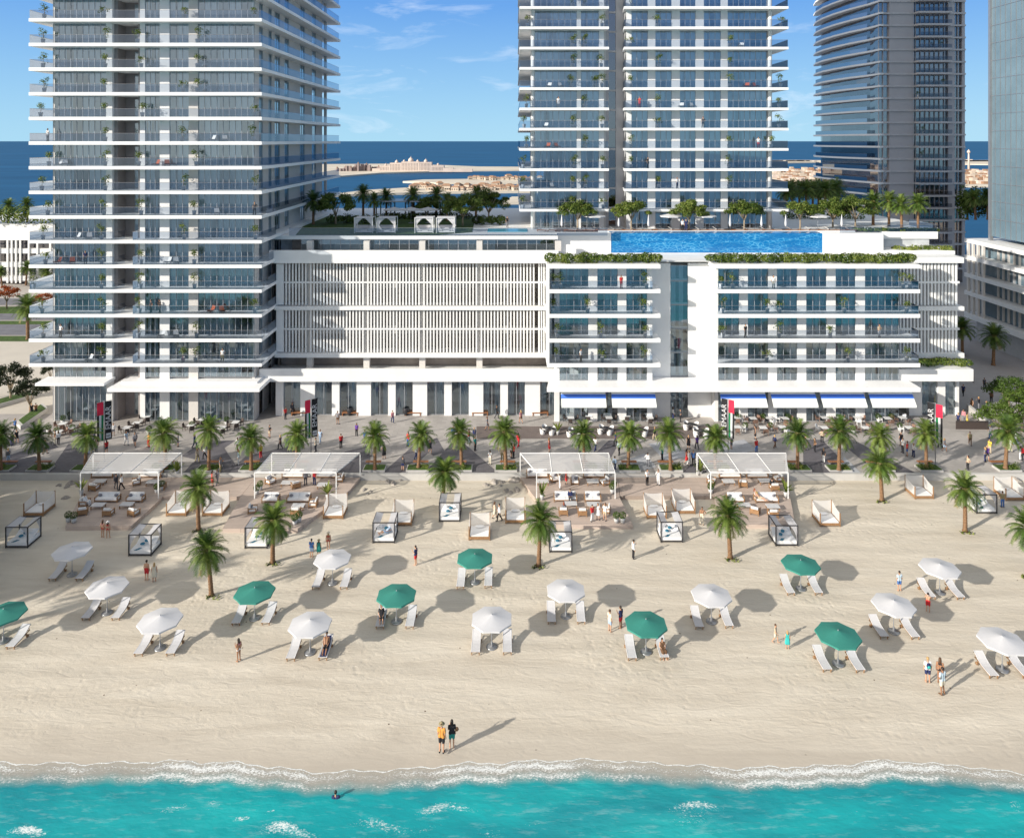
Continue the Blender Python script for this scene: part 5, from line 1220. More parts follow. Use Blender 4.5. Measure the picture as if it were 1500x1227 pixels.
def leafy_pot(seed, tall):
    t = thing('potted_plant', 'x', 'potted plant', (0,0,0)); p = MB(); p.lathe([(.15,0),(.24,.6),(.21,.61),(.19,.55)], 12); part('pot', p, POTW, t)
    rr = random.Random(seed); b = MB(); n = 12
    for i in range(n):
        a = i*2.4; el = R(rr.uniform(40,85)); L = rr.uniform(.8,1.25)*tall; d = Vector((math.cos(a)*math.cos(el), math.sin(a)*math.cos(el), math.sin(el))); s = Vector((-math.sin(a), math.cos(a), 0)); q = Vector((0,0,.5)); pts = [q]
        for j in range(5): d = (d+Vector((0,0,-.16))).normalized(); q = q+d*L/5; pts.append(q)
        ws = (.02,.06,.11,.12,.08,.01)
        b.add([pts[j]-s*ws[j] for j in range(6)]+[pts[j]+s*ws[j] for j in range(6)], [(j,j+1,7+j,6+j) for j in range(5)], 0, True)
    part('foliage', b, [LEAFL], t); return t
lp0 = leafy_pot(2, 1.25)
LPP = [(119,725,ZK,'leafy banana plant in a pale pot at the left rim of the first deck'),(480,731,ZK,'palm like pot plant at the right rim of the second deck'),(794,732,ZK,'leafy pot plant at the left rim of the third deck'),(1151,728,ZK,'leafy banana plant at the right rim of the last deck'),(259,697,ZK,'banana plant under the right end of the first pergola'),(397,696.5,ZK,'pot plant under the left end of the second pergola'),(1026,697,ZK,'bright banana plant at the left end of the last pergola'),(890,697,ZK,'pot plant under the right end of the third pergola'),
  (238,610,ZP,'banana plant in front of the left tower glass, left one'),(281,612,ZP,'banana plant in front of the left tower glass, right one'),(854,612,ZP,'palm like pot plant at the cafe left of centre'),(890,613,ZP,'palm like pot plant between the cafe awnings'),(931,613,ZP,'palm like pot plant at the right end of the left cafe'),(1175,612,ZP,'tall banana plant between the right cafe awnings'),(817,637,ZP,'bushy pot plant among the white tub chairs')]
for i, (x, y, z, l) in enumerate(LPP):
    if i == 0: lp0.location = gp(x,y,z); lp0['label'] = l; lp0['group'] = 'leafy pot plants'
    else: copy_thing(lp0, gp(x,y,z), i*1.3, l, None, 1.5 if 8 <= i <= 13 else 1.0)
# ---------------------------------------------------------------- promenade furniture
def banner_set(x, y, label, side):
    p = gp(x, y, ZP); t = thing('flag_pole', label, 'flag', p, R(38*side))
    b = MB(); b.tube([(0,0,0),(0,0,7.3)], [.055,.04], 8); b.lathe([(.16,0),(.16,.05),(.05,.08)], 10); part('pole', b, STEEL, t)
    b = MB()
    for z in (7.2, 2.5): b.tube([(-side*.80,-.10*1,z+.0),(side*.95,.10,z)], .018, 5)
    part('arm', b, STEEL, t)
    def cloth(s, x0, x1, z0, z1, mi, mb, n=5):
        P = []
        for j in range(9):
            for i in range(n+1):
                u = x0+(x1-x0)*i/n; P.append((s*u, s*side*0+.06*math.sin(j*.9+u*4)*u + .0, z0+(z1-z0)*j/8))
        mb.add(P, [(j*(n+1)+i, j*(n+1)+i+1, (j+1)*(n+1)+i+1, (j+1)*(n+1)+i) for j in range(8) for i in range(n)], mi, True)
    f = MB(); s = -side
    cloth(s, .07, .76, 5.6, 7.15, 0, f)
    order = (3, 1, 2)
    for q, mi in enumerate(order): cloth(s, .07+.23*q, .07+.23*(q+1), 2.55, 5.6, mi, f, 2)
    part('flag', f, [FRED, CANVW, FBLK, FGRN], t)
    f = MB(); cloth(side, .07, .82, 2.55, 7.15, 0, f); bn = part('banner', f, FBLK, t)
    o = part('lettering', text_mesh('EMAAR', .86, CANVW, .004), None, bn, (side*.44, -.10, 5.15)); o.rotation_euler = (R(90), R(-90), 0)
    f = MB(); f.box(side*.44-.26, side*.44+.26, -.10, -.092, 2.75, 3.35); f2 = part('emblem', f, CANVW, bn)
    o = part('emblem_letter', text_mesh('E', .5, FBLK, .004), None, bn, (side*.44, -.11, 3.05)); o.rotation_euler = (R(90), R(-90), 0)
FRED = mat('flag_red', (.62,.02,.06), .8); FBLK = mat('flag_black', (.015,.015,.018), .8); FGRN = mat('flag_green', (.01,.16,.06), .8)
banner_set(152.6, 676, 'flag pole with national flag and black banner by the leftmost pergola', 1)
banner_set(455.6, 672, 'flag pole with flag and black banner behind the second pergola', 1)
banner_set(1066.5, 672, 'flag pole with flag and black banner behind the rightmost pergola', -1)
banner_set(1370, 680, 'flag pole with flag and black banner near the right ramp', -1)
# stepped wooden benches at the shop piers
for i, x in enumerate((437,511,603,701,789)):
    p = gp(x, 607.5, ZP); t = thing('bench', '%s stepped wooden bench from the left along the white shop fronts' % ORD[i], 'bench', p, 0, 'stepped wooden benches at the shop fronts')
    b = MB(); b.box(-1.3,-.02,.2,.9,0,.85); part('back_block', b, DWOOD, t); b = MB(); b.box(-.9,1.35,-.45,.195,.36,.46); part('seat', b, DWOOD, t)
    b = MB(); b.box(.02,1.3,.2,.6,.0,.62); part('end_block', b, DWOOD, t)
    for xx in (-.8, 1.25): b = MB(); b.box(xx-.06,xx+.06,-.4,.15,0,.36); part('leg', b, DWOOD, t)
for i, x in enumerate((512.5,595)):
    b = MB(); b.lathe([(.25,0),(.42,.5),(.42,.95),(.36,1.05),(.33,.9)], 14)
    tag(part('plant_pot', b, POTB, None, gp(x-0,608,ZP)), ['black round pot beside the second stepped bench','black round pot beside the third stepped bench'][i], 'pot')
# white tub chairs round dark tables
def tub():
    t = thing('tub_chair', 'x', 'chair', (0,0,0), 0, 'white tub chairs of the cafe'); b = MB(); n = 18; P = []; prof = [(.26,0),(.31,.1),(.36,.38),(.39,.6)]
    sh_ = MB(); k = 22
    vs = []
    for r, z in prof:
        for j in range(k):
            a = 2*math.pi*j/k; hgt = z if z < .4 else .42+.36*max(0, math.sin(a))**.6 if math.sin(a) > 0 else .42
            vs.append((r*math.cos(a), r*math.sin(a), hgt))
    sh_.add(vs, [(i*k+j,i*k+(j+1)%k,(i+1)*k+(j+1)%k,(i+1)*k+j) for i in range(3) for j in range(k)], 0, True)
    part('shell', sh_, TUBW, t); c = MB(); c.lathe([(.30,.34),(.33,.38),(.31,.44),(.02,.45)], 16); part('seat', c, DARKM, t); return t
def round_table_():
    t = thing('cafe_table', 'x', 'table', (0,0,0), 0, 'cafe tables'); b = MB(); b.lathe([(.42,.70),(.43,.73),(.01,.735)], 18); part('table_top', b, DARKM, t)
    b = MB(); b.lathe([(.24,0),(.24,.03),(.035,.06),(.03,.70)], 10); part('stem', b, DARKM, t); return t
def cchair(m, m2, nm_='cafe_chair'):
    t = thing(nm_, 'x', 'chair', (0,0,0), 0, 'cafe chairs'); b = MB(); b.box(-.24,.24,-.24,.24,.42,.47); part('seat', b, m2, t)
    b = MB(); b.add([(-.25,.20,.47),(.25,.20,.47),(.25,.26,.47),(-.25,.26,.47),(-.23,.28,.92),(.23,.28,.92),(.23,.33,.92),(-.23,.33,.92)], [(0,3,2,1),(4,5,6,7),(0,1,5,4),(1,2,6,5),(2,3,7,6),(3,0,4,7)]); part('backrest', b, m, t)
    for s in (-1,1): b = MB(); b.box(s*.25-.025,s*.25+.025,-.22,.24,.62,.66); part('armrest', b, m, t)
    l = MB(); l.box(-.02,.02,-.02,.02,0,.62); lm = l.mesh('leg', m)
    for s in (-1,1):
        for y in (-.21,.22): link('leg', lm, t, (s*.25,y,0))
    return t
tub0, tab0, chB, chD, chP = tub(), round_table_(), cchair(WICK, WICK), cchair(DWICK, DWICK), cchair(CUSH, CUSH)
wt_ = MB(); wt_.box(-.45,.45,-.45,.45,.71,.75)
def sq_table():
    t = thing('cafe_table', 'x', 'table', (0,0,0), 0, 'cafe tables'); part('table_top', wt_, TUBW, t); b = MB(); b.lathe([(.26,0),(.26,.03),(.04,.06),(.035,.71)], 10); part('stem', b, DARKM, t); return t
tab1 = sq_table()
first_ = set()
def place(src, loc, rz, label, group=None):
    if src.name in first_: return copy_thing(src, loc, rz, label, group)
    first_.add(src.name); src.location = loc; src.rotation_euler.z = rz; src['label'] = label
    if group: src['group'] = group
    return src
SIDE4 = ['near','right','far','left']
rc = random.Random(6)
TUBS = [(803,634),(842,638),(887,634),(938,636),(1012,628),(1027,638)]
for i, (x, y) in enumerate(TUBS):
    p = gp(x, y, ZP); place(tab0, p, 0, '%s dark round table from the left among the white tub chairs' % ORD[i], 'dark tables among the tub chairs')
    for j in range(4):
        a = -math.pi/2+j*math.pi/2+.5; q = p+Vector((math.cos(a)*.85, math.sin(a)*.85, 0))
        place(tub0, q, a-math.pi/2, 'white tub chair on the %s side of the %s dark cafe table' % (SIDE4[j], ORD[i]))
DCH = [(836,619),(862,616),(892,619),(918,616),(952,619)]
for i, (x, y) in enumerate(DCH):
    p = gp(x, y, ZP); place(tab1, p, 0, '%s white table from the left under the left awnings' % ORD[i], 'tables under the left awnings')
    for j in range(3):
        a = .4+j*2.1; place(chD, p+Vector((math.cos(a)*.8, math.sin(a)*.8, 0)), a-math.pi/2, 'dark wicker chair at the %s of the %s table under the left awnings' % (['right','back left','front'][j], ORD[i]))
LCH = [(186,634),(200,627),(216,617),(280,630),(296,622),(325,634),(345,626),(85,640),(105,634),(92,628)]
for i, (x, y) in enumerate(LCH):
    p = gp(x, y, ZP); place(tab1, p, 0, '%s white table of the left tower cafe' % ORD[i], 'tables of the left tower cafe')
    for j in range(3):
        a = 1.0+j*2.1; place(chD if i < 7 else chB, p+Vector((math.cos(a)*.82, math.sin(a)*.82, 0)), a-math.pi/2, 'wicker chair at the %s of the %s table of the left tower cafe' % (['back','left','front right'][j], ORD[i]))
n_ = 0
for row, (yy_, xs_) in enumerate(((619,(1080,1103,1126,1150,1208,1232,1256,1300,1322)),(633,(1080,1118,1146,1208,1226,1268,1290,1332)))):
    for i, x in enumerate(xs_):
        p = gp(x, yy_+(i % 2), ZP); w = ['back','front'][row]
        place(tab1, p, 0, '%s table from the left in the %s row of the right cafe' % (ORD[i], w), 'tables of the right cafe')
        for j in range(3):
            a = .3+j*2.1+.3*(i % 3); place(chP if (i+j) % 4 == 0 else chB, p+Vector((math.cos(a)*.85, math.sin(a)*.85, 0)), a-math.pi/2, '%s chair %s %s table, %s row of the right cafe' % ('white' if (i+j) % 4 == 0 else 'brown wicker', ['right of','behind left of','in front of'][j], ORD[i], w))
LBALL = [(83,636),(71,632),(106,632),(92,618),(281,627),(218,634),(332,620),(345,613)]
RBALL = [(1082,616),(1092,629),(1118,616),(1129,629),(1250,633),(1155,616),(1287,616),(1318,629),(1306,616)]
for i, (x, y) in enumerate(LBALL+RBALL):
    copy_thing(bp0, gp(x,y+2,ZP), i, '%s low ball shrub from the left in the %s cafe' % (ORD[i if i < 8 else i-8], 'left' if i < 8 else 'right'), 'ball shrubs of the cafes', 1.05)
# ramp walls at right
for i, pp in enumerate(([(1400,626),(1448,626),(1448,629),(1400,628.5)],[(1416,601),(1419,600),(1450,626),(1445,626)])):
    q = [gp(x,y,ZP) for x,y in pp]; b = MB(); b.prism([(p.x,p.y) for p in q], ZP, ZP+.9)
    tag(part('ramp_wall', b, [DWICK, CONC][i], None), ['dark low wall across the foot of the ramp','pale sloping ramp wall leading to the side street'][i], 'wall')

# ---------------------------------------------------------------- roof terrace furniture
def cabana():
    t = thing('roof_cabana', 'x', 'cabana', (0,0,0), 0, 'white cabanas on the roof lawn'); w, h = 1.35, 2.35
    for x in (-w,w):
        for y in (0,2.2): b = MB(); b.box(x-.05,x+.05,y-.05,y+.05,0,h); part('post', b, WHITE, t)
    b = MB()
    for y in (0,2.2): b.box(-w+.05,w-.05,y-.05,y+.05,h-.12,h-.02)
    b.box(-w+.05,w-.05,.05,2.15,h-.08,h-.03); part('roof', b, CANVW, t)
    for s in (-1,1):
        c = MB(); P = []
        for j in range(7):
            u = j/6; wd = .20+.95*abs(1-1.9*u)**1.25*(1 if u < .55 else .8)
            for i in range(7): P.append((s*(w-.06-wd*i/6), .06+.05*math.sin(i*2.2+j), h-.12-(h-.5)*u))
        c.add(P, [(j*7+i,j*7+i+1,(j+1)*7+i+1,(j+1)*7+i) for j in range(6) for i in range(6)], 0, True); part('curtain', c, CANVW, t)
    b = MB(); b.box(-w+.1,w-.1,.15,2.1,.12,.42); part('mattress', b, CUSH, t)
    b = MB(); b.box(-w+.1,w-.1,2.1,2.2,.1,1.0); part('back_panel', b, CANVW, t); return t
ca0 = cabana()
for i, x in enumerate((532.5,565.5,621,652.5)):
    loc = (XD(x,110.6), 110.6, ZD_+.02); l = '%s white curtained cabana from the left on the roof lawn' % ORD[i]
    if i == 0: ca0.location = loc; ca0['label'] = l
    else: copy_thing(ca0, loc, 0, l)
t = thing('roof_pergola', 'dark flat roofed pergola at the back of the roof garden', 'pergola', (XD(600,133),133,ZD_))
for a, b_ in ((553,598),(603,648)):
    b = MB(); b.box(XD(a,133),XD(b_,133),130.5,135.5,ZD_+3.0,ZD_+3.2); wpart('roof', b, STEEL, t)
    for x in (a+1.5, (a+b_)/2, b_-1.5):
        for y in (130.8,135.2): b = MB(); b.box(XD(x,133)-.09,XD(x,133)+.09,y-.09,y+.09,ZD_+.05,ZD_+3.0); wpart('post', b, DARKM, t)
ucm, upm, ubm = umbrella_meshes(CANVW, 1.75, 2.3, .42)
cl = MB(); cl.lathe([(.05,.75),(.17,.95),(.19,1.3),(.10,2.1),(.03,2.6)], 8); clm = cl.mesh('folded_canopy', CANVW); cp = MB(); cp.tube([(0,0,0),(0,0,2.65)], .03, 6); cp.lathe([(.25,0),(.25,.06),(.04,.08)], 10); cpm = cp.mesh('pole', STEEL)
for i, (x, D) in enumerate(((577,124),(602,124),(627,124),(871,113.4),(983,113.4),(1033,113.4),(1198,113.2))):
    t = thing('roof_umbrella', '%s open white umbrella from the left on the roof terrace' % ORD[i], 'umbrella', (XD(x,D),D,ZD_+.03), 0, 'open umbrellas on the roof'); link('canopy', ucm, t); link('pole', upm, t); link('base', ubm, t)
for i, x in enumerate((823,906.5,950,1069.5,1115.5,1151,1233)):
    t = thing('folded_umbrella', '%s folded white umbrella from the left along the roof pool' % ORD[i], 'umbrella', (XD(x,112.6),112.6,ZD_+.03), 0, 'folded umbrellas along the pool'); link('folded_canopy', clm, t); link('pole', cpm, t)
rb = MB(); rb.add([(-.32,-.95,.30),(.32,-.95,.30),(.32,.25,.32),(-.32,.25,.32),(.32,.95,.75),(-.32,.95,.75)], [(0,1,2,3),(3,2,4,5)]); rbm = rb.mesh('mattress', CUSH)
rl_ = MB(); rl_.box(-.33,.33,-.93,.9,.18,.27); rlm = rl_.mesh('frame', DWOOD); rg = MB(); rg.box(-.3,-.24,-.85,-.79,0,.18); rgm = rg.mesh('leg', DWOOD)
k_ = 0
for x in (795,806,835,848,862,878,890,902,918,932,945,965,975,987,1015,1026,1040,1052,1080,1096,1107,1122,1136,1160,1175,1188,1204,1216,1228,1245):
    k_ += 1; t = thing('pool_lounger', '%s brown framed lounger from the left along the roof pool' % ORD[(k_-1) % 29] if k_ <= 29 else 'last brown framed lounger at the right end of the roof pool', 'sun lounger', (XD(x,112.9), 112.9, ZD_+.03), R(80 if k_ % 2 else 100), 'loungers along the roof pool')
    link('mattress', rbm, t); link('frame', rlm, t)
    for dx in (0,.54):
        for dy in (0,1.6): link('leg', rgm, t, (dx,dy,0))
# ---------------------------------------------------------------- balcony plants and furniture
def pot_plant(seed, h, k=1.3):
    rr = random.Random(seed); p = MB(); p.lathe([(.15,0),(.22,.5),(.20,.51),(.17,.45)], 9); b = MB(); cl = [(Vector((rr.uniform(-.3,.3), rr.uniform(-.25,.25), .75+rr.uniform(0,h))), rr.uniform(.22,.36)) for _ in range(7)]
    def fn(q): c, r = q.choice(cl); u = Vector((q.gauss(0,1),q.gauss(0,1),q.gauss(0,1))).normalized(); return c+u*r*q.uniform(.5,1), u
    b.tube([(0,0,.45),(.05,0,.8+h*.5)], .025, 4, 2); leafquads(b, rr, 150, fn, .10, .2, (lambda r, p: 1 if r.random() < .4 else 0))
    return p.mesh('pot', TUBW), b.mesh('foliage', [LEAF, LEAFL, BARK2])
BPM = [pot_plant(i, h) for i, h in enumerate((.7,.9,.55,.8))]
rq = random.Random(9)
def balcony_plant(x, D, z, label, grp):
    t = thing('potted_plant', label, 'potted plant', (XD(x,D), D, z), rq.uniform(0,6), grp); t.scale = (1.35,1.35,1.25); m = rq.choice(BPM); link('pot', m[0], t); link('foliage', m[1], t)
LTP = {14:[185,435,770,1060],13:[180,440,575,825],12:[180,440,590,825],11:[185,435,765,825],10:[170,435,595,1065],9:[440,760,1060],8:[205,440,580,820],7:[175,440,768,1065],6:[200,435,590,812],5:[180,425,770,1068],4:[190,425,590,812],3:[185,435,768,1065]}
LTP2 = {3:[160,480,665,920],2:[205,490,865,1205],1:[200,485,660,1205],0:[205,480,865,925]}
for k in range(0, 15):
    if k in LTP and k > 3: L = [v/2.854 for v in LTP[k]]
    else: L = [v/3.229 for v in LTP2.get(k, [])]
    if k == 1: L = [v/3.229 for v in [205,485,655,930]]
    if k == 2: L = [v/3.229 for v in [200,485,660,1205]]
    for i, x in enumerate(L): balcony_plant(x, D0+.75, zk(k)+.22, 'potted plant on the %s balcony up of the left tower, %s from the left' % (ORD[k], ORD[i]), 'potted plants on the left tower')
MTP = {10:[305,355,570],9:[100,435,685,1240],8:[305,355,560,1010],7:[305,432,690,1010],6:[300,410,435,565,1010,1238],5:[95,358,685,1230],4:[85,310,435,685,1230],3:[95,360,565,1005,1195],2:[80,310,437,565,1005],1:[80,305,360,690,1005],0:[80,300,440]}
for k, L in MTP.items():
    for i, v in enumerate(L): balcony_plant(740+v/3.067, DM+.7, zm(k)+.19, 'potted plant on the %s balcony up of the middle tower, %s from the left' % (ORD[k], ORD[i]), 'potted plants on the middle tower')
BKP = {3:[811,821,947,1056,1073,1323,1333],2:[811,861,943,1058,1124,1142,1237,1328],1:[816,880,945,1059,1141,1216],0:[815,882,945,1123,1242,1328]}
for k, L in BKP.items():
    for i, x in enumerate(L): balcony_plant(x, D0+.7, zk(k)+.23, 'potted plant on the %s balcony up of the podium blocks, %s from the left' % (ORD[k], ORD[i]), 'potted plants on the podium blocks')
for i, (x, k) in enumerate(((1345,4),(1382,5),(1378,8),(1350,12),(1350,-1),(1352,1),(1385,14),(1347,16))):
    balcony_plant(x, 199.3, zt0(k)+.25, 'dark potted plant on a shaded balcony of the grey tower, %s from the bottom' % ORD[i], 'potted plants on the grey tower')
# balcony armchairs
def egg(m, nm_):
    t = thing('balcony_chair', 'x', 'chair', (0,0,0), 0, 'balcony chairs'); b = MB(); b.add([(-.36,-.4,.36),(.36,-.4,.36),(.34,.25,.28),(-.34,.25,.28),(.3,.5,.85),(-.3,.5,.85)], [(0,1,2,3),(3,2,4,5)]); b.box(-.36,.36,-.4,.3,.2,.27); part('seat', b, m, t)
    b = MB()
    for x in (-.3,.3):
        for y in (-.35,.3): b.tube([(x,y,0),(x*.9,y*.9,.22)], .02, 4)
    part('legs', b, STEEL, t); return t
ORAN = mat('orange_fabric', (.45,.09,.03), .8); eW, eO = egg(TUBW, 0), egg(ORAN, 0)
for i, (x, k, m) in enumerate(((112,5,'w'),(131,5,'w'),(84,4,'o'),(106,4,'o'),(85,8,'w'),(95,8,'w'),(228,8,'o'),(245,8,'o'),(310,9,'w'),(330,9,'w'),(309,2,'o'),(325,2,'o'),(236,1,'w'),(258,1,'w'),(130,0,'w'),(318,6,'w'),(245,4,'w'),(258,4,'w'))):
    place(eW if m == 'w' else eO, (XD(x,D0+1.0), D0+1.0, zk(k)+.22), R(30 if i % 2 else -30), '%s lounge chair on the %s balcony up of left tower, %s one' % ('white' if m == 'w' else 'orange', ORD[k], 'right' if i % 2 else 'left'))
for i, (v, k, m) in enumerate(((195,6,'w'),(252,6,'w'),(1085,6,'o'),(1128,6,'o'),(790,5,'w'),(845,5,'w'),(190,3,'o'),(235,3,'o'),(180,4,'w'),(215,1,'w'),(1060,8,'w'))):
    place(eW if m == 'w' else eO, (XD(740+v/3.067,DM+.9), DM+.9, zm(k)+.19), R(30 if i % 2 else -30), '%s lounge chair on the %s balcony up of the middle tower, %s one' % ('white' if m == 'w' else 'orange', ORD[k], 'right' if i % 2 else 'left'))
# ---------------------------------------------------------------- people
def remesh(mb, vox, mats, name, smooth=2):
    me = mb.mesh('tmp', mats); o = bpy.data.objects.new('tmp', me); COL.objects.link(o)
    m = o.modifiers.new('r', 'REMESH'); m.mode = 'VOXEL'; m.voxel_size = vox; m.use_smooth_shade = True
    s = o.modifiers.new('s', 'SMOOTH'); s.factor = .5; s.iterations = smooth
    bpy.context.view_layer.update()
    r = bpy.data.meshes.new_from_object(o.evaluated_get(bpy.context.evaluated_depsgraph_get()))
    bpy.data.objects.remove(o); r.name = name; r.materials.clear()
    for q in mats: r.materials.append(q)
    return r
V = Vector
def pose(kind):
    J = dict(pel=V((0,0,.97)), wst=V((0,0,1.10)), chs=V((0,.005,1.32)), nck=V((0,.01,1.47)), hd=V((0,-.015,1.62)))
    for s, n in ((1,'R'),(-1,'L')):
        J['sh'+n] = V((s*.175,.01,1.40)); J['el'+n] = V((s*.225,.03,1.13)); J['wr'+n] = V((s*.235,-.05,.90)); J['fi'+n] = V((s*.228,-.09,.76))
        J['hp'+n] = V((s*.095,0,.93)); J['kn'+n] = V((s*.105,-.01,.50)); J['an'+n] = V((s*.11,.02,.085)); J['to'+n] = V((s*.13,-.15,.04))
    if kind == 'walk':
        J['knR'] = V((.095,-.17,.52)); J['anR'] = V((.095,-.20,.10)); J['toR'] = V((.11,-.37,.07))
        J['knL'] = V((-.095,.05,.50)); J['anL'] = V((-.095,.27,.15)); J['toL'] = V((-.10,.14,.035))
        J['elR'] = V((.225,.13,1.15)); J['wrR'] = V((.22,.12,.91)); J['fiR'] = V((.215,.10,.77)); J['elL'] = V((-.225,-.05,1.14)); J['wrL'] = V((-.215,-.21,.97)); J['fiL'] = V((-.20,-.31,.87))
    if kind == 'hip':
        J['elR'] = V((.36,.09,1.17)); J['wrR'] = V((.19,-.02,1.03)); J['fiR'] = V((.09,-.11,.99)); J['knL'] = V((-.13,-.06,.50)); J['anL'] = V((-.17,.0,.085)); J['toL'] = V((-.23,-.15,.04))
    if kind == 'phone':
        J['elR'] = V((.21,-.05,1.14)); J['wrR'] = V((.12,-.26,1.24)); J['fiR'] = V((.08,-.33,1.33)); J['hd'] = V((0,-.045,1.61))
    if kind == 'camera':
        for s, n in ((1,'R'),(-1,'L')): J['el'+n] = V((s*.25,-.14,1.20)); J['wr'+n] = V((s*.11,-.22,1.44)); J['fi'+n] = V((s*.05,-.25,1.56))
    if kind in ('sit', 'recline'):
        b = 0 if kind == 'sit' else .30
        J['pel'] = V((0,0,.10)); J['wst'] = V((0,.03+b*.3,.23)); J['chs'] = V((0,.06+b*1.0,.44)); J['nck'] = V((0,.06+b*1.5,.58)); J['hd'] = V((0,.03+b*1.8,.73))
        for s, n in ((1,'R'),(-1,'L')):
            J['sh'+n] = V((s*.175,.06+b*1.3,.52)); J['hp'+n] = V((s*.095,-.02,.08)); J['an'+n] = V((s*.12,-.50,-.34) if kind == 'sit' else (s*.11,-.85,.06)); J['kn'+n] = V((s*.12,-.44,.10) if kind == 'sit' else (s*.12,-.44,.17)); J['to'+n] = V((s*.13,-.66,-.38) if kind == 'sit' else (s*.13,-.90,.20))
            J['el'+n] = V((s*.24,.0+b,.27)); J['wr'+n] = V((s*.14,-.20+b*.5,.20)); J['fi'+n] = V((s*.08,-.31+b*.4,.17))
    return J
SK = {}
def body_set(kind):
    J = pose(kind); b = MB()
    C = lambda a, c, ra, rb: b.capsule(a, c, ra, rb, 10)
    up = (J['nck']-J['pel']).normalized()
    def torso(mb, g=0.0, low=True):
        for s, n in ((1,'R'),(-1,'L')):
            o = V((s*.065,0,0))
            if low: mb.capsule(J['hp'+n]+up*.03, J['wst']+o*.85, .105+g, .088+g, 10)
            mb.capsule(J['wst']+o*.85, J['chs']+o*1.25, .088+g, .105+g, 10)
            mb.capsule(J['chs']+o*1.25, J['sh'+n]-V((s*.035,0,.01)), .105+g, .062+g, 10)
    torso(b); C(J['chs']+up*.08, J['nck'], .07, .056); C(J['nck'], J['hd']-up*.04, .052, .05)
    hd = J['hd']; b.ball(hd+V((0,.012,.02)), .10, 14, 10, 0, (.80,.98,1.12)); b.ball(hd+V((0,-.03,-.055)), .062, 12, 8, 0, (.95,.95,1.05))
    b.capsule(hd+V((0,-.092,.015)), hd+V((0,-.112,-.022)), .010, .016, 8)
    for s in (-1,1): b.ball(hd+V((s*.083,.015,-.002)), .026, 8, 6, 0, (.4,.8,1.1))
    for s, n in ((1,'R'),(-1,'L')):
        C(J['sh'+n], J['el'+n], .056, .042); C(J['el'+n], J['wr'+n], .043, .028)
        C(J['hp'+n], J['kn'+n], .088, .058); C(J['kn'+n], J['an'+n], .059, .037); C(J['an'+n]+V((0,.03,-.035)), J['to'+n], .040, .030)
        d = (J['fi'+n]-J['wr'+n]).normalized(); C(J['wr'+n], J['wr'+n]+d*.085, .027, .034)
    body = remesh(b, .014, [MAT_SKIN, MAT_EYE, MAT_LIP], 'person_body')
    # fingers, eyes and mouth stay crisp
    x = MB()
    for s, n in ((1,'R'),(-1,'L')):
        d = (J['fi'+n]-J['wr'+n]).normalized(); a = d.orthogonal().normalized(); inw = V((-s,0,0)); inw = (inw-d*inw.dot(d)); inw = inw.normalized() if inw.length > .05 else a
        w = d.cross(inw).normalized(); base = J['wr'+n]+d*.085
        for i, L in enumerate((.066,.078,.073,.056)):
            o = base+w*(-.027+.018*i); x.tube([o-d*.02, o+d*L*.45+inw*.004, o+d*L*.8+inw*.018, o+d*L+inw*.034], [.0095,.0088,.008,.005], 6)
        o = J['wr'+n]+d*.04-w*.028; x.tube([o, o-w*.022+d*.028, o-w*.026+d*.058+inw*.012], [.011,.0095,.006], 6)
    for s in (-1,1): x.ball(hd+V((s*.034,-.083,.018)), .012, 8, 6, 1, (1.2,.6,.8))
    x.capsule(hd+V((-.02,-.094,-.055)), hd+V((.02,-.094,-.055)), .006, .006, 6)
    lm = len(x.f); 
    for i in range(lm-1, max(-1, lm-52), -1): pass
    extra = x.mesh('x', [MAT_SKIN, MAT_EYE, MAT_LIP])
    import bmesh
    bm = bmesh.new(); bm.from_mesh(body); bm.from_mesh(extra); bm.to_mesh(body); bm.free()
    S = {'body': body}
    c = MB(); torso(c, .016)
    for s, n in ((1,'R'),(-1,'L')): c.capsule(J['sh'+n], J['sh'+n].lerp(J['el'+n], .62), .073, .062, 10)
    S['shirt'] = remesh(c, .018, [MAT_SKIN], 'shirt')
    for s, n in ((1,'R'),(-1,'L')): c.capsule(J['sh'+n].lerp(J['el'+n], .6), J['el'+n], .062, .055, 10); c.capsule(J['el'+n], J['el'+n].lerp(J['wr'+n], .92), .055, .042, 10)
    S['jacket'] = remesh(c, .018, [MAT_SKIN], 'jacket')
    def legs(q):
        c = MB(); up_ = up
        for s, n in ((1,'R'),(-1,'L')):
            c.capsule(J['hp'+n]+up*.02, J['wst']+V((s*.05,0,-.02)), .117, .098, 10)
            if q <= 1: c.capsule(J['hp'+n], J['hp'+n].lerp(J['kn'+n], q), .108, .108-.022*q, 10)
            else: c.capsule(J['hp'+n], J['kn'+n], .106, .078, 10); c.capsule(J['kn'+n], J['kn'+n].lerp(J['an'+n], .93), .078, .066, 10)
        return c
    S['shorts'] = remesh(legs(.68), .018, [MAT_SKIN], 'shorts'); S['trousers'] = remesh(legs(2), .018, [MAT_SKIN], 'trousers')
    c = MB()
    for s, n in ((1,'R'),(-1,'L')): c.capsule(J['hp'+n]+up*.0, J['pel']+V((s*.03,0,.02)), .107, .098, 10)
    S['swim_bottom'] = remesh(c, .018, [MAT_SKIN], 'swim_bottom')
    c = MB()
    for s, n in ((1,'R'),(-1,'L')): c.capsule(J['chs']+V((s*.07,-.02,-.03)), J['chs']+V((s*.07,.0,.0)), .115, .11, 10)
    S['swim_top'] = remesh(c, .018, [MAT_SKIN], 'swim_top')
    c = MB(); torso(c, .014)
    for s, n in ((1,'R'),(-1,'L')):
        k = J['kn'+n]; c.capsule(J['hp'+n], J['hp'+n].lerp(k, .9), .115, .15, 12)
    m0 = (J['hpR']+J['hpL'])/2; m1 = (J['knR']+J['knL'])/2; c.capsule(m0, m0.lerp(m1, .85), .12, .15, 12)
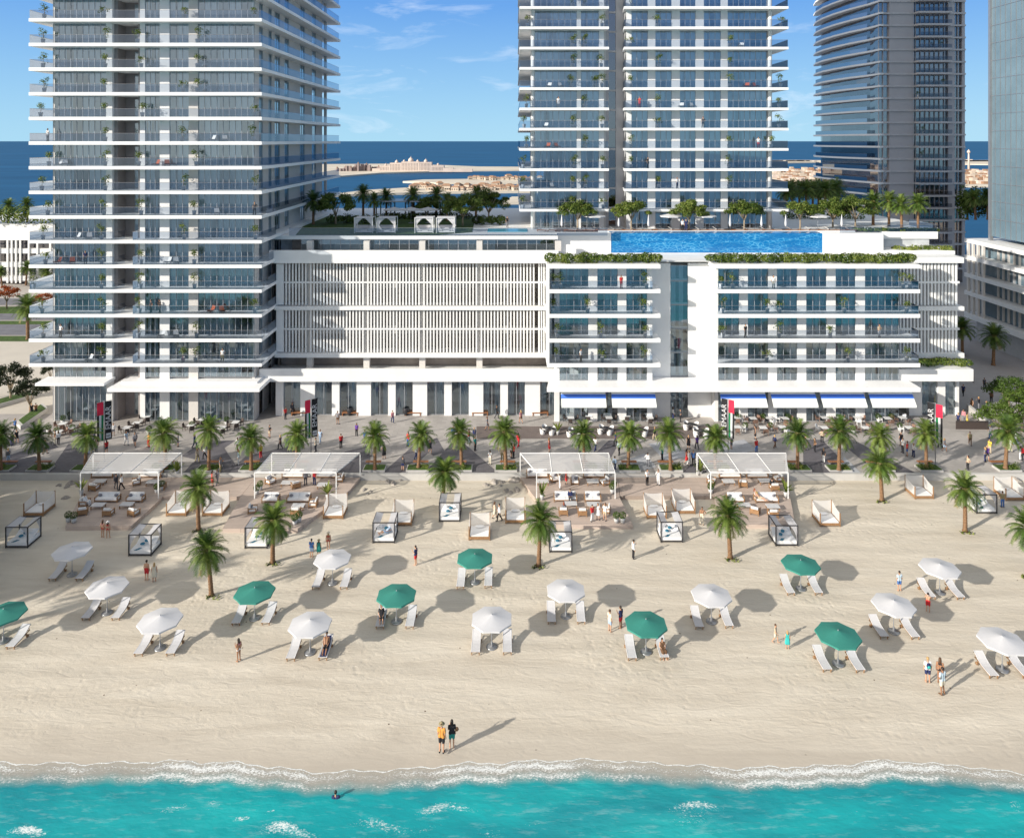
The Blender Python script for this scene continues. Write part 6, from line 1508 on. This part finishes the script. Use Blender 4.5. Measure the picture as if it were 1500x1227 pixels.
    S['dress'] = remesh(c, .02, [MAT_SKIN], 'dress')
    h = MB(); h.ball(hd+V((0,.03,.045)), .108, 14, 10, 0, (.86,.95,1.05)); S['hair'] = remesh(h, .014, [MAT_SKIN], 'hair')
    h.capsule(hd+V((0,.075,-.02)), hd+V((0,.10,-.19)), .075, .06, 10); 
    for s in (-1,1): h.capsule(hd+V((s*.07,.02,.0)), hd+V((s*.075,.05,-.16)), .032, .03, 8)
    S['long_hair'] = remesh(h, .015, [MAT_SKIN], 'hair')
    h = MB(); h.lathe([(.0,.135),(.07,.125),(.10,.07),(.105,.03),(.17,.022),(.18,.014),(.10,.014)], 18); h.v = [(p[0]+hd.x, p[1]+hd.y+.01, p[2]+hd.z+.03) for p in h.v]
    S['hat'] = h.mesh('hat', [MAT_SKIN])
    c = MB()
    for s, n in ((1,'R'),(-1,'L')): c.capsule(J['an'+n]+V((0,.035,-.035)), J['to'+n]+V((0,0,-.002)), .050, .040, 10)
    S['shoes'] = remesh(c, .014, [MAT_SKIN], 'shoes'); return S
MAT_SKIN = mat('skin_light', (.50,.29,.19), .55, var=.04); MAT_SKIN2 = mat('skin_tan', (.32,.165,.095), .55, var=.04); MAT_EYE = mat('eye_dark', (.03,.02,.015), .3); MAT_LIP = mat('lip', (.35,.12,.10), .5)
SETS = {k: body_set(k) for k in ('stand','walk','hip','phone','camera','sit','recline')}
HAIRC = {'dark': mat('dark_hair', (.022,.015,.012), .55), 'brown': mat('brown_hair', (.09,.045,.022), .55), 'blond': mat('blond_hair', (.42,.27,.12), .55), 'red': mat('red_hair', (.22,.05,.02), .55)}
COLS = {'black':(.018,.018,.022),'white':(.72,.72,.72),'red':(.50,.025,.03),'navy':(.02,.03,.10),'blue':(.06,.14,.36),'light blue':(.36,.47,.62),'grey':(.20,.20,.22),'dark grey':(.06,.06,.07),'beige':(.48,.39,.28),'brown':(.14,.075,.04),'purple':(.12,.05,.30),'yellow':(.58,.48,.06),'green':(.05,.17,.08),'teal':(.02,.25,.22),'turquoise':(.04,.42,.40),'orange':(.62,.27,.06),'pink':(.5,.22,.25),'pale blue':(.45,.55,.62),'khaki':(.27,.23,.13),'cream':(.62,.57,.46)}
_cm = {}
def cmat(c):
    if c not in _cm: _cm[c] = mat(c.replace(' ','_')+'_cloth', COLS[c], .85, var=.10, vs_=4)
    return _cm[c]
def dress(name, me, par, m):
    o = link(name, me, par); o.material_slots[0].link = 'OBJECT'; o.material_slots[0].material = m; return o
TOPS = {'shirt':'shirt','tee':'shirt','jacket':'jacket','dress':'dress','swimsuit':'swim_top','bikini':'swim_top','robe':'dress'}
labels_ = {}
def person(loc, rz, kind, top, bottom, hair, where, h=1.74, long=False, hat=None, skin=1, shoes='dark grey', verb=None, extra=''):
    tk, tc = (top if top else (None, None)); bk, bc = (bottom if bottom else (None, None))
    w = []
    if tk: w.append('%s %s' % (tc, 'swimsuit' if tk == 'swimsuit' else tk))
    if bk: w.append('%s %s' % (bc, bk))
    v = verb or {'walk':'walking','hip':'hand on hip','phone':'holding a phone','camera':'holding a camera','sit':'sitting','recline':'reclining','stand':'standing'}[kind]
    lab = 'person %sin %s, %s %s' % (('in %s hat, ' % hat) if 0 else '', ' and '.join(w) if w else 'swimwear', v, where)
    for alt in ('person in %s, %s' % (' and '.join(w) or 'swimwear', where), 'person in %s, %s %s' % (w[0] if w else 'swimwear', v, where), 'person in %s, %s' % (w[0] if w else 'swimwear', where)):
        if len(lab.split()) > (14 if lab in labels_ else 16): lab = alt
    k = 2
    base = lab
    while lab in labels_: lab = base+', %s one' % ORD[k-1]; k += 1
    labels_[lab] = 1
    t = thing('person', lab, 'person', loc, rz); S = SETS[kind]; t.scale = (h/1.74,)*3
    b = link('body', S['body'], t); b.material_slots[0].link = 'OBJECT'; b.material_slots[0].material = MAT_SKIN if skin == 1 else MAT_SKIN2
    if not hat: dress('hair', S['long_hair' if long else 'hair'], t, HAIRC[hair])
    else:
        dress('hair', S['long_hair' if long else 'hair'], t, HAIRC[hair]).scale = (.97,.97,1); dress('hat', S['hat'], t, cmat(hat))
    if tk: dress(tk if tk != 'tee' else 'shirt', S[TOPS[tk]], t, cmat(tc))
    if tk in ('swimsuit',): dress('swim_bottom', S['swim_bottom'], t, cmat(tc))
    if bk: dress({'bikini bottom':'swim_bottom','skirt':'skirt'}.get(bk, bk), S[{'shorts':'shorts','trousers':'trousers','skirt':'shorts','bikini bottom':'swim_bottom'}[bk]], t, cmat(bc))
    if shoes: dress('shoes', S['shoes'], t, cmat(shoes))
    return t
F_, B_, L_, Rr = 0.0, R(180), R(-90), R(90)          # facing the camera, away, to the left, to the right
ps = random.Random(21)
G = gp
# --- people on the sand
person(G(647,1102), R(165), 'stand', ('shirt','orange'), ('shorts','black'), 'brown', 'by the water with an arm round a woman', 1.93, hat='khaki', shoes='black')
wo = person(G(661,1095)+V((.04,0,0)), R(190), 'phone', ('shirt','black'), ('shorts','teal'), 'dark', 'by the water beside the man in orange', 1.80, True, shoes=None)
bgm = MB(); bgm.ball((0,0,0), .5, 10, 7, 0, (.45,.3,.5)); o = tag(part('shoulder_bag', bgm, cmat('brown'), None, wo.location+V((.32,.02,1.20))), 'brown shoulder bag carried by the woman at the water edge', 'bag'); o.scale = (.55,)*3
p1 = person(G(1359,999), R(170), 'stand', ('tee','white'), ('shorts','navy'), 'blond', 'with a backpack at the lower right', 1.82, shoes=None)
bk_ = MB(); bk_.ball((0,0,0), .5, 12, 8, 0, (.62,.32,.9)); o = tag(part('backpack', bk_, [cmat('navy')], None, p1.location+V((-.03,-.17,1.29))), 'navy and green backpack on the person in white tee', 'backpack'); o.scale = (.52,)*3
bp2 = MB(); bp2.ball((0,-.12,-.1), .28, 10, 6, 0, (.9,.3,.8)); part('pocket', bp2, cmat('turquoise'), o)
person(G(1377,1000), R(150), 'stand', ('bikini','black'), ('bikini bottom','black'), 'brown', 'between two friends at the lower right', 1.82, True, shoes=None, skin=2)
person(G(1380.5,1017), R(200), 'hip', ('shirt','pale blue'), ('shorts','cream'), 'dark', 'nearest the camera at the lower right', 1.93, shoes='brown', skin=2)
person(G(1136,941), R(60), 'walk', ('shirt','beige'), ('shorts','cream'), 'brown', 'beside a child in turquoise', 1.45, shoes=None)
person(G(1153.5,950), R(170), 'stand', ('dress','turquoise'), None, 'blond', 'on the sand left of the front green umbrella', 1.40, True, shoes=None)
person(G(1317.5,865), R(185), 'stand', ('tee','pale blue'), ('shorts','blue'), 'dark', 'beside the white umbrella of the back row at right', 1.72, shoes=None)
person(G(1359.4,896), R(150), 'camera', None, ('shorts','red'), 'dark', 'in front of a lounger at right', 1.60, shoes=None, verb='raising both hands')
person(G(349.7,968), R(-120), 'phone', ('bikini','pink'), ('bikini bottom','white'), 'dark', 'alone on the open sand at left', 1.70, True, shoes=None, skin=2)
person(G(214.8,849.7), R(175), 'stand', None, ('shorts','red'), 'dark', 'beside a woman in white at left', 1.80, shoes=None)
person(G(226,851.7), R(190), 'stand', ('dress','cream'), None, 'blond', 'beside the man in red shorts at left', 1.68, True, shoes=None)
person(G(456.4,816), R(170), 'stand', ('shirt','blue'), ('shorts','light blue'), 'dark', 'behind the white umbrella with two women', 1.74, shoes=None)
person(G(467,814), R(180), 'stand', ('dress','teal'), None, 'brown', 'behind the white umbrella with a man in blue', 1.55, True, shoes=None, hat='khaki')
person(G(481,805), R(185), 'stand', ('swimsuit','red'), None, 'blond', 'behind the white umbrella', 1.70, True, shoes=None, hat='cream')
person(G(609,827), R(-110), 'phone', ('tee','navy'), ('shorts','red'), 'dark', 'on the sand below the occupied canopy bed', 1.78, shoes=None)
person(G(927.7,818), R(100), 'phone', ('jacket','white'), ('trousers','black'), 'dark', 'alone on the sand right of centre', 1.78)
person(G(893.4,924.5), R(120), 'stand', ('tee','cream'), ('shorts','light blue'), 'brown', 'beside the man in navy near the green umbrella', 1.74, shoes=None)
person(G(909.3,919.5), R(-130), 'phone', ('tee','navy'), ('shorts','red'), 'dark', 'left of the green umbrella with a friend', 1.76, shoes=None, skin=2)
person(G(724.7,758.5), R(100), 'walk', ('dress','cream'), None, 'brown', 'beside a man in black trousers left of the third deck', 1.70, True)
person(G(731.5,763), R(-100), 'walk', ('jacket','white'), ('trousers','black'), 'dark', 'on the sand left of the third deck', 1.78)
person(G(150.4,786.8), R(170), 'stand', ('bikini','pink'), ('bikini bottom','red'), 'brown', 'below the leftmost deck', 1.70, True, shoes=None)
person(G(158,787.8), R(190), 'hip', ('bikini','red'), ('bikini bottom','red'), 'brown', 'below the leftmost deck', 1.66, True, shoes=None, hat='white')
person(G(1028.6,768), R(-20), 'hip', None, ('trousers','cream'), 'dark', 'right of the middle sheer daybeds', 1.78, shoes=None, skin=2)
person(G(1468.6,742.7), R(175), 'stand', ('shirt','khaki'), ('trousers','blue'), 'brown', 'between a canopy bed and a daybed at right', 1.72)
person(G(288,748), R(90), 'walk', ('swimsuit','red'), None, 'brown', 'half behind the tall beach palm', 1.55, True, shoes=None)
person(V((gp(491.7,1168,-.15).x, gp(491.7,1168,-.15).y, -1.42)), R(180), 'stand', ('shirt','navy'), ('shorts','navy'), 'dark', 'up to the chest in the turquoise water', 1.7, shoes=None, verb='wading')
# loungers and beds
def on(l, dz, dy=0): return V((l.x, l.y+dy, l.z+dz))
person(on(LOUNGER_AT[(7,-1)], .36, -.1), R(10), 'recline', ('shirt','black'), ('shorts','black'), 'dark', 'on a lounger under the green umbrella', 1.66, True, shoes=None)
tw = MB(); tw.box(-.33,.33,-.9,.25,.385,.40); pt = LOUNGER_AT[(6,1)]
twm = MB(); P = []
for j, (y, z) in enumerate(((-.95,.345),(-.5,.35),(-.1,.372),(.2,.42),(.5,.545),(.85,.74))): P += [(-.24,y,z),(.24,y,z)]
twm.add(P, [(2*j,2*j+1,2*j+3,2*j+2) for j in range(5)], 0, True); tag(part('beach_towel', twm, cmat('navy'), None, pt), 'navy blue towel spread on the lounger under the white umbrella', 'towel')
person(on(pt, .38, -.05), R(5), 'recline', None, ('shorts','black'), 'dark', 'on a blue towel on a lounger', 1.75, shoes=None, skin=2)
person(on(LOUNGER_AT[(11,1)], .38, -.25), R(10), 'sit', ('dress','brown'), None, 'dark', 'at the end of a lounger under the green umbrella', 1.68, True, shoes=None)
cbp = gp(562,795); person(cbp+V((.15,1.0,.52)), R(-60), 'recline', ('shirt','light blue'), ('shorts','light blue'), 'brown', 'on the black canopy bed', 1.70, True, shoes=None, hat='pale blue')
# decks
for x, y, rz, kd, tp, bt, hr, lg in ((170,716,40,'walk',('jacket','dark grey'),('trousers','dark grey'),'dark',0),(178,717.5,-70,'walk',('jacket','white'),('trousers','black'),'dark',0),(311,712,120,'stand',('dress','red'),None,'dark',1),(318,710,160,'walk',('shirt','grey'),('trousers','grey'),'brown',0),(447.6,710,20,'stand',('jacket','grey'),('trousers','dark grey'),'dark',0),(460.6,710,-20,'stand',('shirt','red'),('trousers','navy'),'dark',0),
    (948,710,30,'phone',('shirt','white'),('trousers','black'),'dark',0),(964.4,710,-30,'camera',('jacket','white'),('trousers','white'),'brown',0),(820,715,90,'hip',('jacket','white'),('trousers','white'),'dark',0),(829.6,709,-90,'stand',('dress','red'),None,'dark',1),(867.6,763,30,'hip',('shirt','red'),('trousers','white'),'dark',0),(876,761,-10,'phone',('dress','white'),None,'brown',1),(886.4,762,-40,'hip',('shirt','white'),('shorts','beige'),'brown',1)):
    w = 'the leftmost deck' if x < 230 else 'the left ramp deck' if x < 340 else 'the second deck' if x < 600 else 'the third deck' if x < 900 else 'the right ramp deck'
    person(gp(x,y,ZK), R(rz), kd, tp, bt, hr, 'on '+w, ps.uniform(1.66,1.82), bool(lg))
person(gp(835,733,ZK)+V((0,-.1,.42)), 0, 'sit', ('jacket','navy'), ('trousers','dark grey'), 'dark', 'on the sofa of the third deck', 1.74)
person(gp(826,753,ZK)+V((0,.05,.44)), R(185), 'sit', ('shirt','grey'), ('trousers','beige'), 'red', 'on an armchair of the third deck', 1.68, True)
person(gp(1112,735,ZK)+V((0,-.1,.44)), R(40), 'recline', ('bikini','yellow'), ('shorts','beige'), 'red', 'on the sofa of the rightmost deck', 1.70, True, shoes=None)
person(gp(1131,717,ZK)+V((0,.05,.44)), R(170), 'sit', ('jacket','black'), ('trousers','dark grey'), 'dark', 'on an armchair of the rightmost deck', 1.76)
person(gp(124,741,ZK)+V((.05,0,.44)), R(90), 'sit', ('jacket','white'), ('trousers','white'), 'brown', 'on an armchair of the leftmost deck', 1.74)
# --- promenade
PRO = [(22,632,'blue','dark grey'),(17.6,653,'dark grey','navy'),(24.4,649,'black','black'),(2,655,'black','black'),(12,678,'grey','light blue'),(66,665,'grey','dark grey'),(80.6,651,'brown','cream'),(85.5,651,'white','dark grey'),(133,664,'grey','light blue'),(141,663,'beige','grey'),(138,647,'dark grey','navy'),(156,664,'red','dark grey'),(166,638,'white','grey'),(185,652,'pale blue','white'),(197.6,654,'grey','dark grey'),(218,655,'orange','red'),(260.6,654,'grey','purple'),(285,656,'navy','navy'),(46.4,608,'black','dark grey'),(52.4,608,'brown','black'),
 (289,677,'beige','khaki'),(300,672,'white','black'),(323,692,'grey','khaki'),(349,681,'pale blue','white'),(348,661,'white','brown'),(353,657,'grey','dark grey'),(382,671,'yellow','red'),(395,641,'black','beige'),(410.4,658,'dark grey','black'),(420.6,657,'purple','navy'),(429.6,664,'white','black'),(418,614,'red','dark grey'),(428,608,'dark grey','black'),(462.4,662,'cream','dark grey'),(469,649,'light blue','light blue'),(499.4,656,'red','black'),(494.6,621,'grey','brown'),(522.4,638,'purple','black'),(534.4,649,'blue','grey'),(541,667,'pink','cream'),(556,654,'dark grey','black'),(562.4,672,'black','black'),(575,619,'pink','navy'),
 (590,689,'dark grey','navy'),(597.6,653,'red','blue'),(609,672,'white','navy'),(624,651,'light blue','grey'),(630,664,'dark grey','black'),(664,644,'blue','navy'),(687,649,'red','pale blue'),(695,645,'navy','dark grey'),(696,660,'teal','black'),(713.6,630,'grey','grey'),(718,680,'white','cream'),(736,675,'beige','khaki'),(727.6,613,'black','dark grey'),(763,620,'pink','brown'),(749,670,'white','black'),(752.6,671,'red','black'),(759.4,655,'red','red'),(804.4,662,'red','red'),
 (849,663,'black','dark grey'),(872,661,'white','navy'),(907,666,'pale blue','black'),(902,653,'navy','black'),(914.6,654,'purple','navy'),(924,663,'brown','black'),(959,645,'black','beige'),(970,674,'teal','black'),(949,683,'white','grey'),(900.6,689,'light blue','navy'),(1008.6,657,'black','black'),(1021,658,'purple','dark grey'),(1006,679,'red','red'),(1009.5,681,'white','white'),(1015.6,682,'blue','black'),(1071.6,658,'black','dark grey'),(1106.4,643,'black','black'),(1108,663,'red','blue'),(1135,656,'navy','brown'),(1180,660,'grey','grey'),(1193.6,662,'brown','black'),(1204,648,'beige','black'),(1206.4,677,'dark grey','white'),(997,618,'dark grey','black'),(986,615,'white','navy'),
 (1320,653,'black','navy'),(1322.4,663,'white','dark grey'),(1329,668,'red','blue'),(1338.4,669,'white','navy'),(1383.6,661,'grey','light blue'),(1377,656,'dark grey','black'),(1403.6,624,'navy','black'),(1411.6,618,'pink','grey'),(1417,622,'yellow','yellow'),(1423.6,601,'brown','brown'),(1411,580,'navy','black'),(1421,652,'khaki','brown'),(1418,688,'beige','black'),(1443,676,'grey','navy'),(1446,675,'purple','dark grey'),(1450,664,'yellow','beige'),(1451,642,'white','blue'),(1478,651,'navy','blue'),(1488,651,'white','light blue'),(1495,674,'white','white'),(1499.5,675,'red','black'),(1445,605,'green','navy'),(1354,605,'black','black'),(1442,569,'dark grey','black'),(1425,560,'grey','black'),(1480,662,'white','cream'),(1434,600,'black','grey'),(1452,590,'brown','black')]
for i, (x, y, a, c) in enumerate(PRO):
    lg = ps.random() < .42; kd = ps.choice(('walk','walk','stand','hip','phone'))
    if a == c and a in ('red','black','yellow','brown') and ps.random() < .8: tp, bt = ('dress', a), None; lg = True
    else: tp, bt = (ps.choice(('shirt','shirt','jacket')), a), (ps.choice(('trousers','trousers','trousers','shorts')), c)
    j = min(range(len(ROW)), key=lambda q: abs(ROW[q]-x)); w = '%s of %s promenade palm' % ('left' if x < ROW[j] else 'right', ORD[j])
    if y < 630: w = 'by the shops, '+w
    elif y < 655: w = 'mid promenade '+w
    person(gp(x,y,ZP), ps.uniform(0,6.28), kd, tp, bt, ps.choice(('dark','dark','brown','blond')), w, ps.uniform(1.62,1.84), lg, skin=ps.choice((1,1,2)))
# --- people on balconies and on the roof
for x, D, z, a, c, w in ((70,D0+.7,zk(9)+.22,'white','grey','on the tenth balcony of the left tower'),(373,D0+.7,zk(6)+.22,'dark grey','black','on the seventh balcony of the left tower'),(125,D0+.9,zk(4)+.22,'navy','dark grey','on the fifth balcony of the left tower'),(89,D0+.9,zk(1)+.22,'white','black','on the second balcony of the left tower'),(221,D0+1,zk(2)+.22,'dark grey','black','on the third balcony of the left tower'),(234,D0+1,zk(2)+.22,'black','dark grey','on the third balcony of the left tower'),(326,D0+1,zk(0)+.22,'white','khaki','on the first balcony of the left tower'),
   (937,DM+.8,zm(5)+.19,'red','red','on the sixth balcony of the middle tower'),(818,DM+.8,zm(5)+.19,'white','white','on the sixth balcony of the middle tower, left part'),(1030,DM+.8,zm(4)+.19,'dark grey','black','on the fifth balcony of the middle tower'),(949,DM+.8,zm(2)+.19,'black','black','on the third balcony of the middle tower'),(1111,DM+.8,zm(3)+.19,'white','red','on the fourth balcony of the middle tower'),(992,DM+.8,zm(1)+.19,'white','navy','on the second balcony of the middle tower'),
   (910,D0+.8,zk(3)+.23,'red','red','on the fourth balcony of the left podium block'),(851,D0+.8,zk(0)+.23,'white','black','on the first balcony of the left podium block'),(1092,D0+.8,zk(1)+.23,'black','black','on the second balcony of the right podium block'),(1133,D0+.8,zk(3)+.23,'white','cream','on the fourth balcony of the right podium block'),(1288,D0+.8,zk(1)+.23,'beige','white','on the second balcony of the right podium block'),
   (1000,DPW+2.9,ZD_+.23,'white','black','on the edge of the roof pool'),(1005,DPW+2.9,ZD_+.23,'navy','navy','on the edge of the roof pool beside a friend'),(743,118,ZD_+.05,'black','grey','on the roof terrace beside the middle tower')):
    person((XD(x,D),D,z), ps.uniform(-.8,.8), ps.choice(('stand','hip','phone')), ('shirt',a), ('trousers',c), ps.choice(('dark','brown')), w, 1.75, ps.random() < .4)
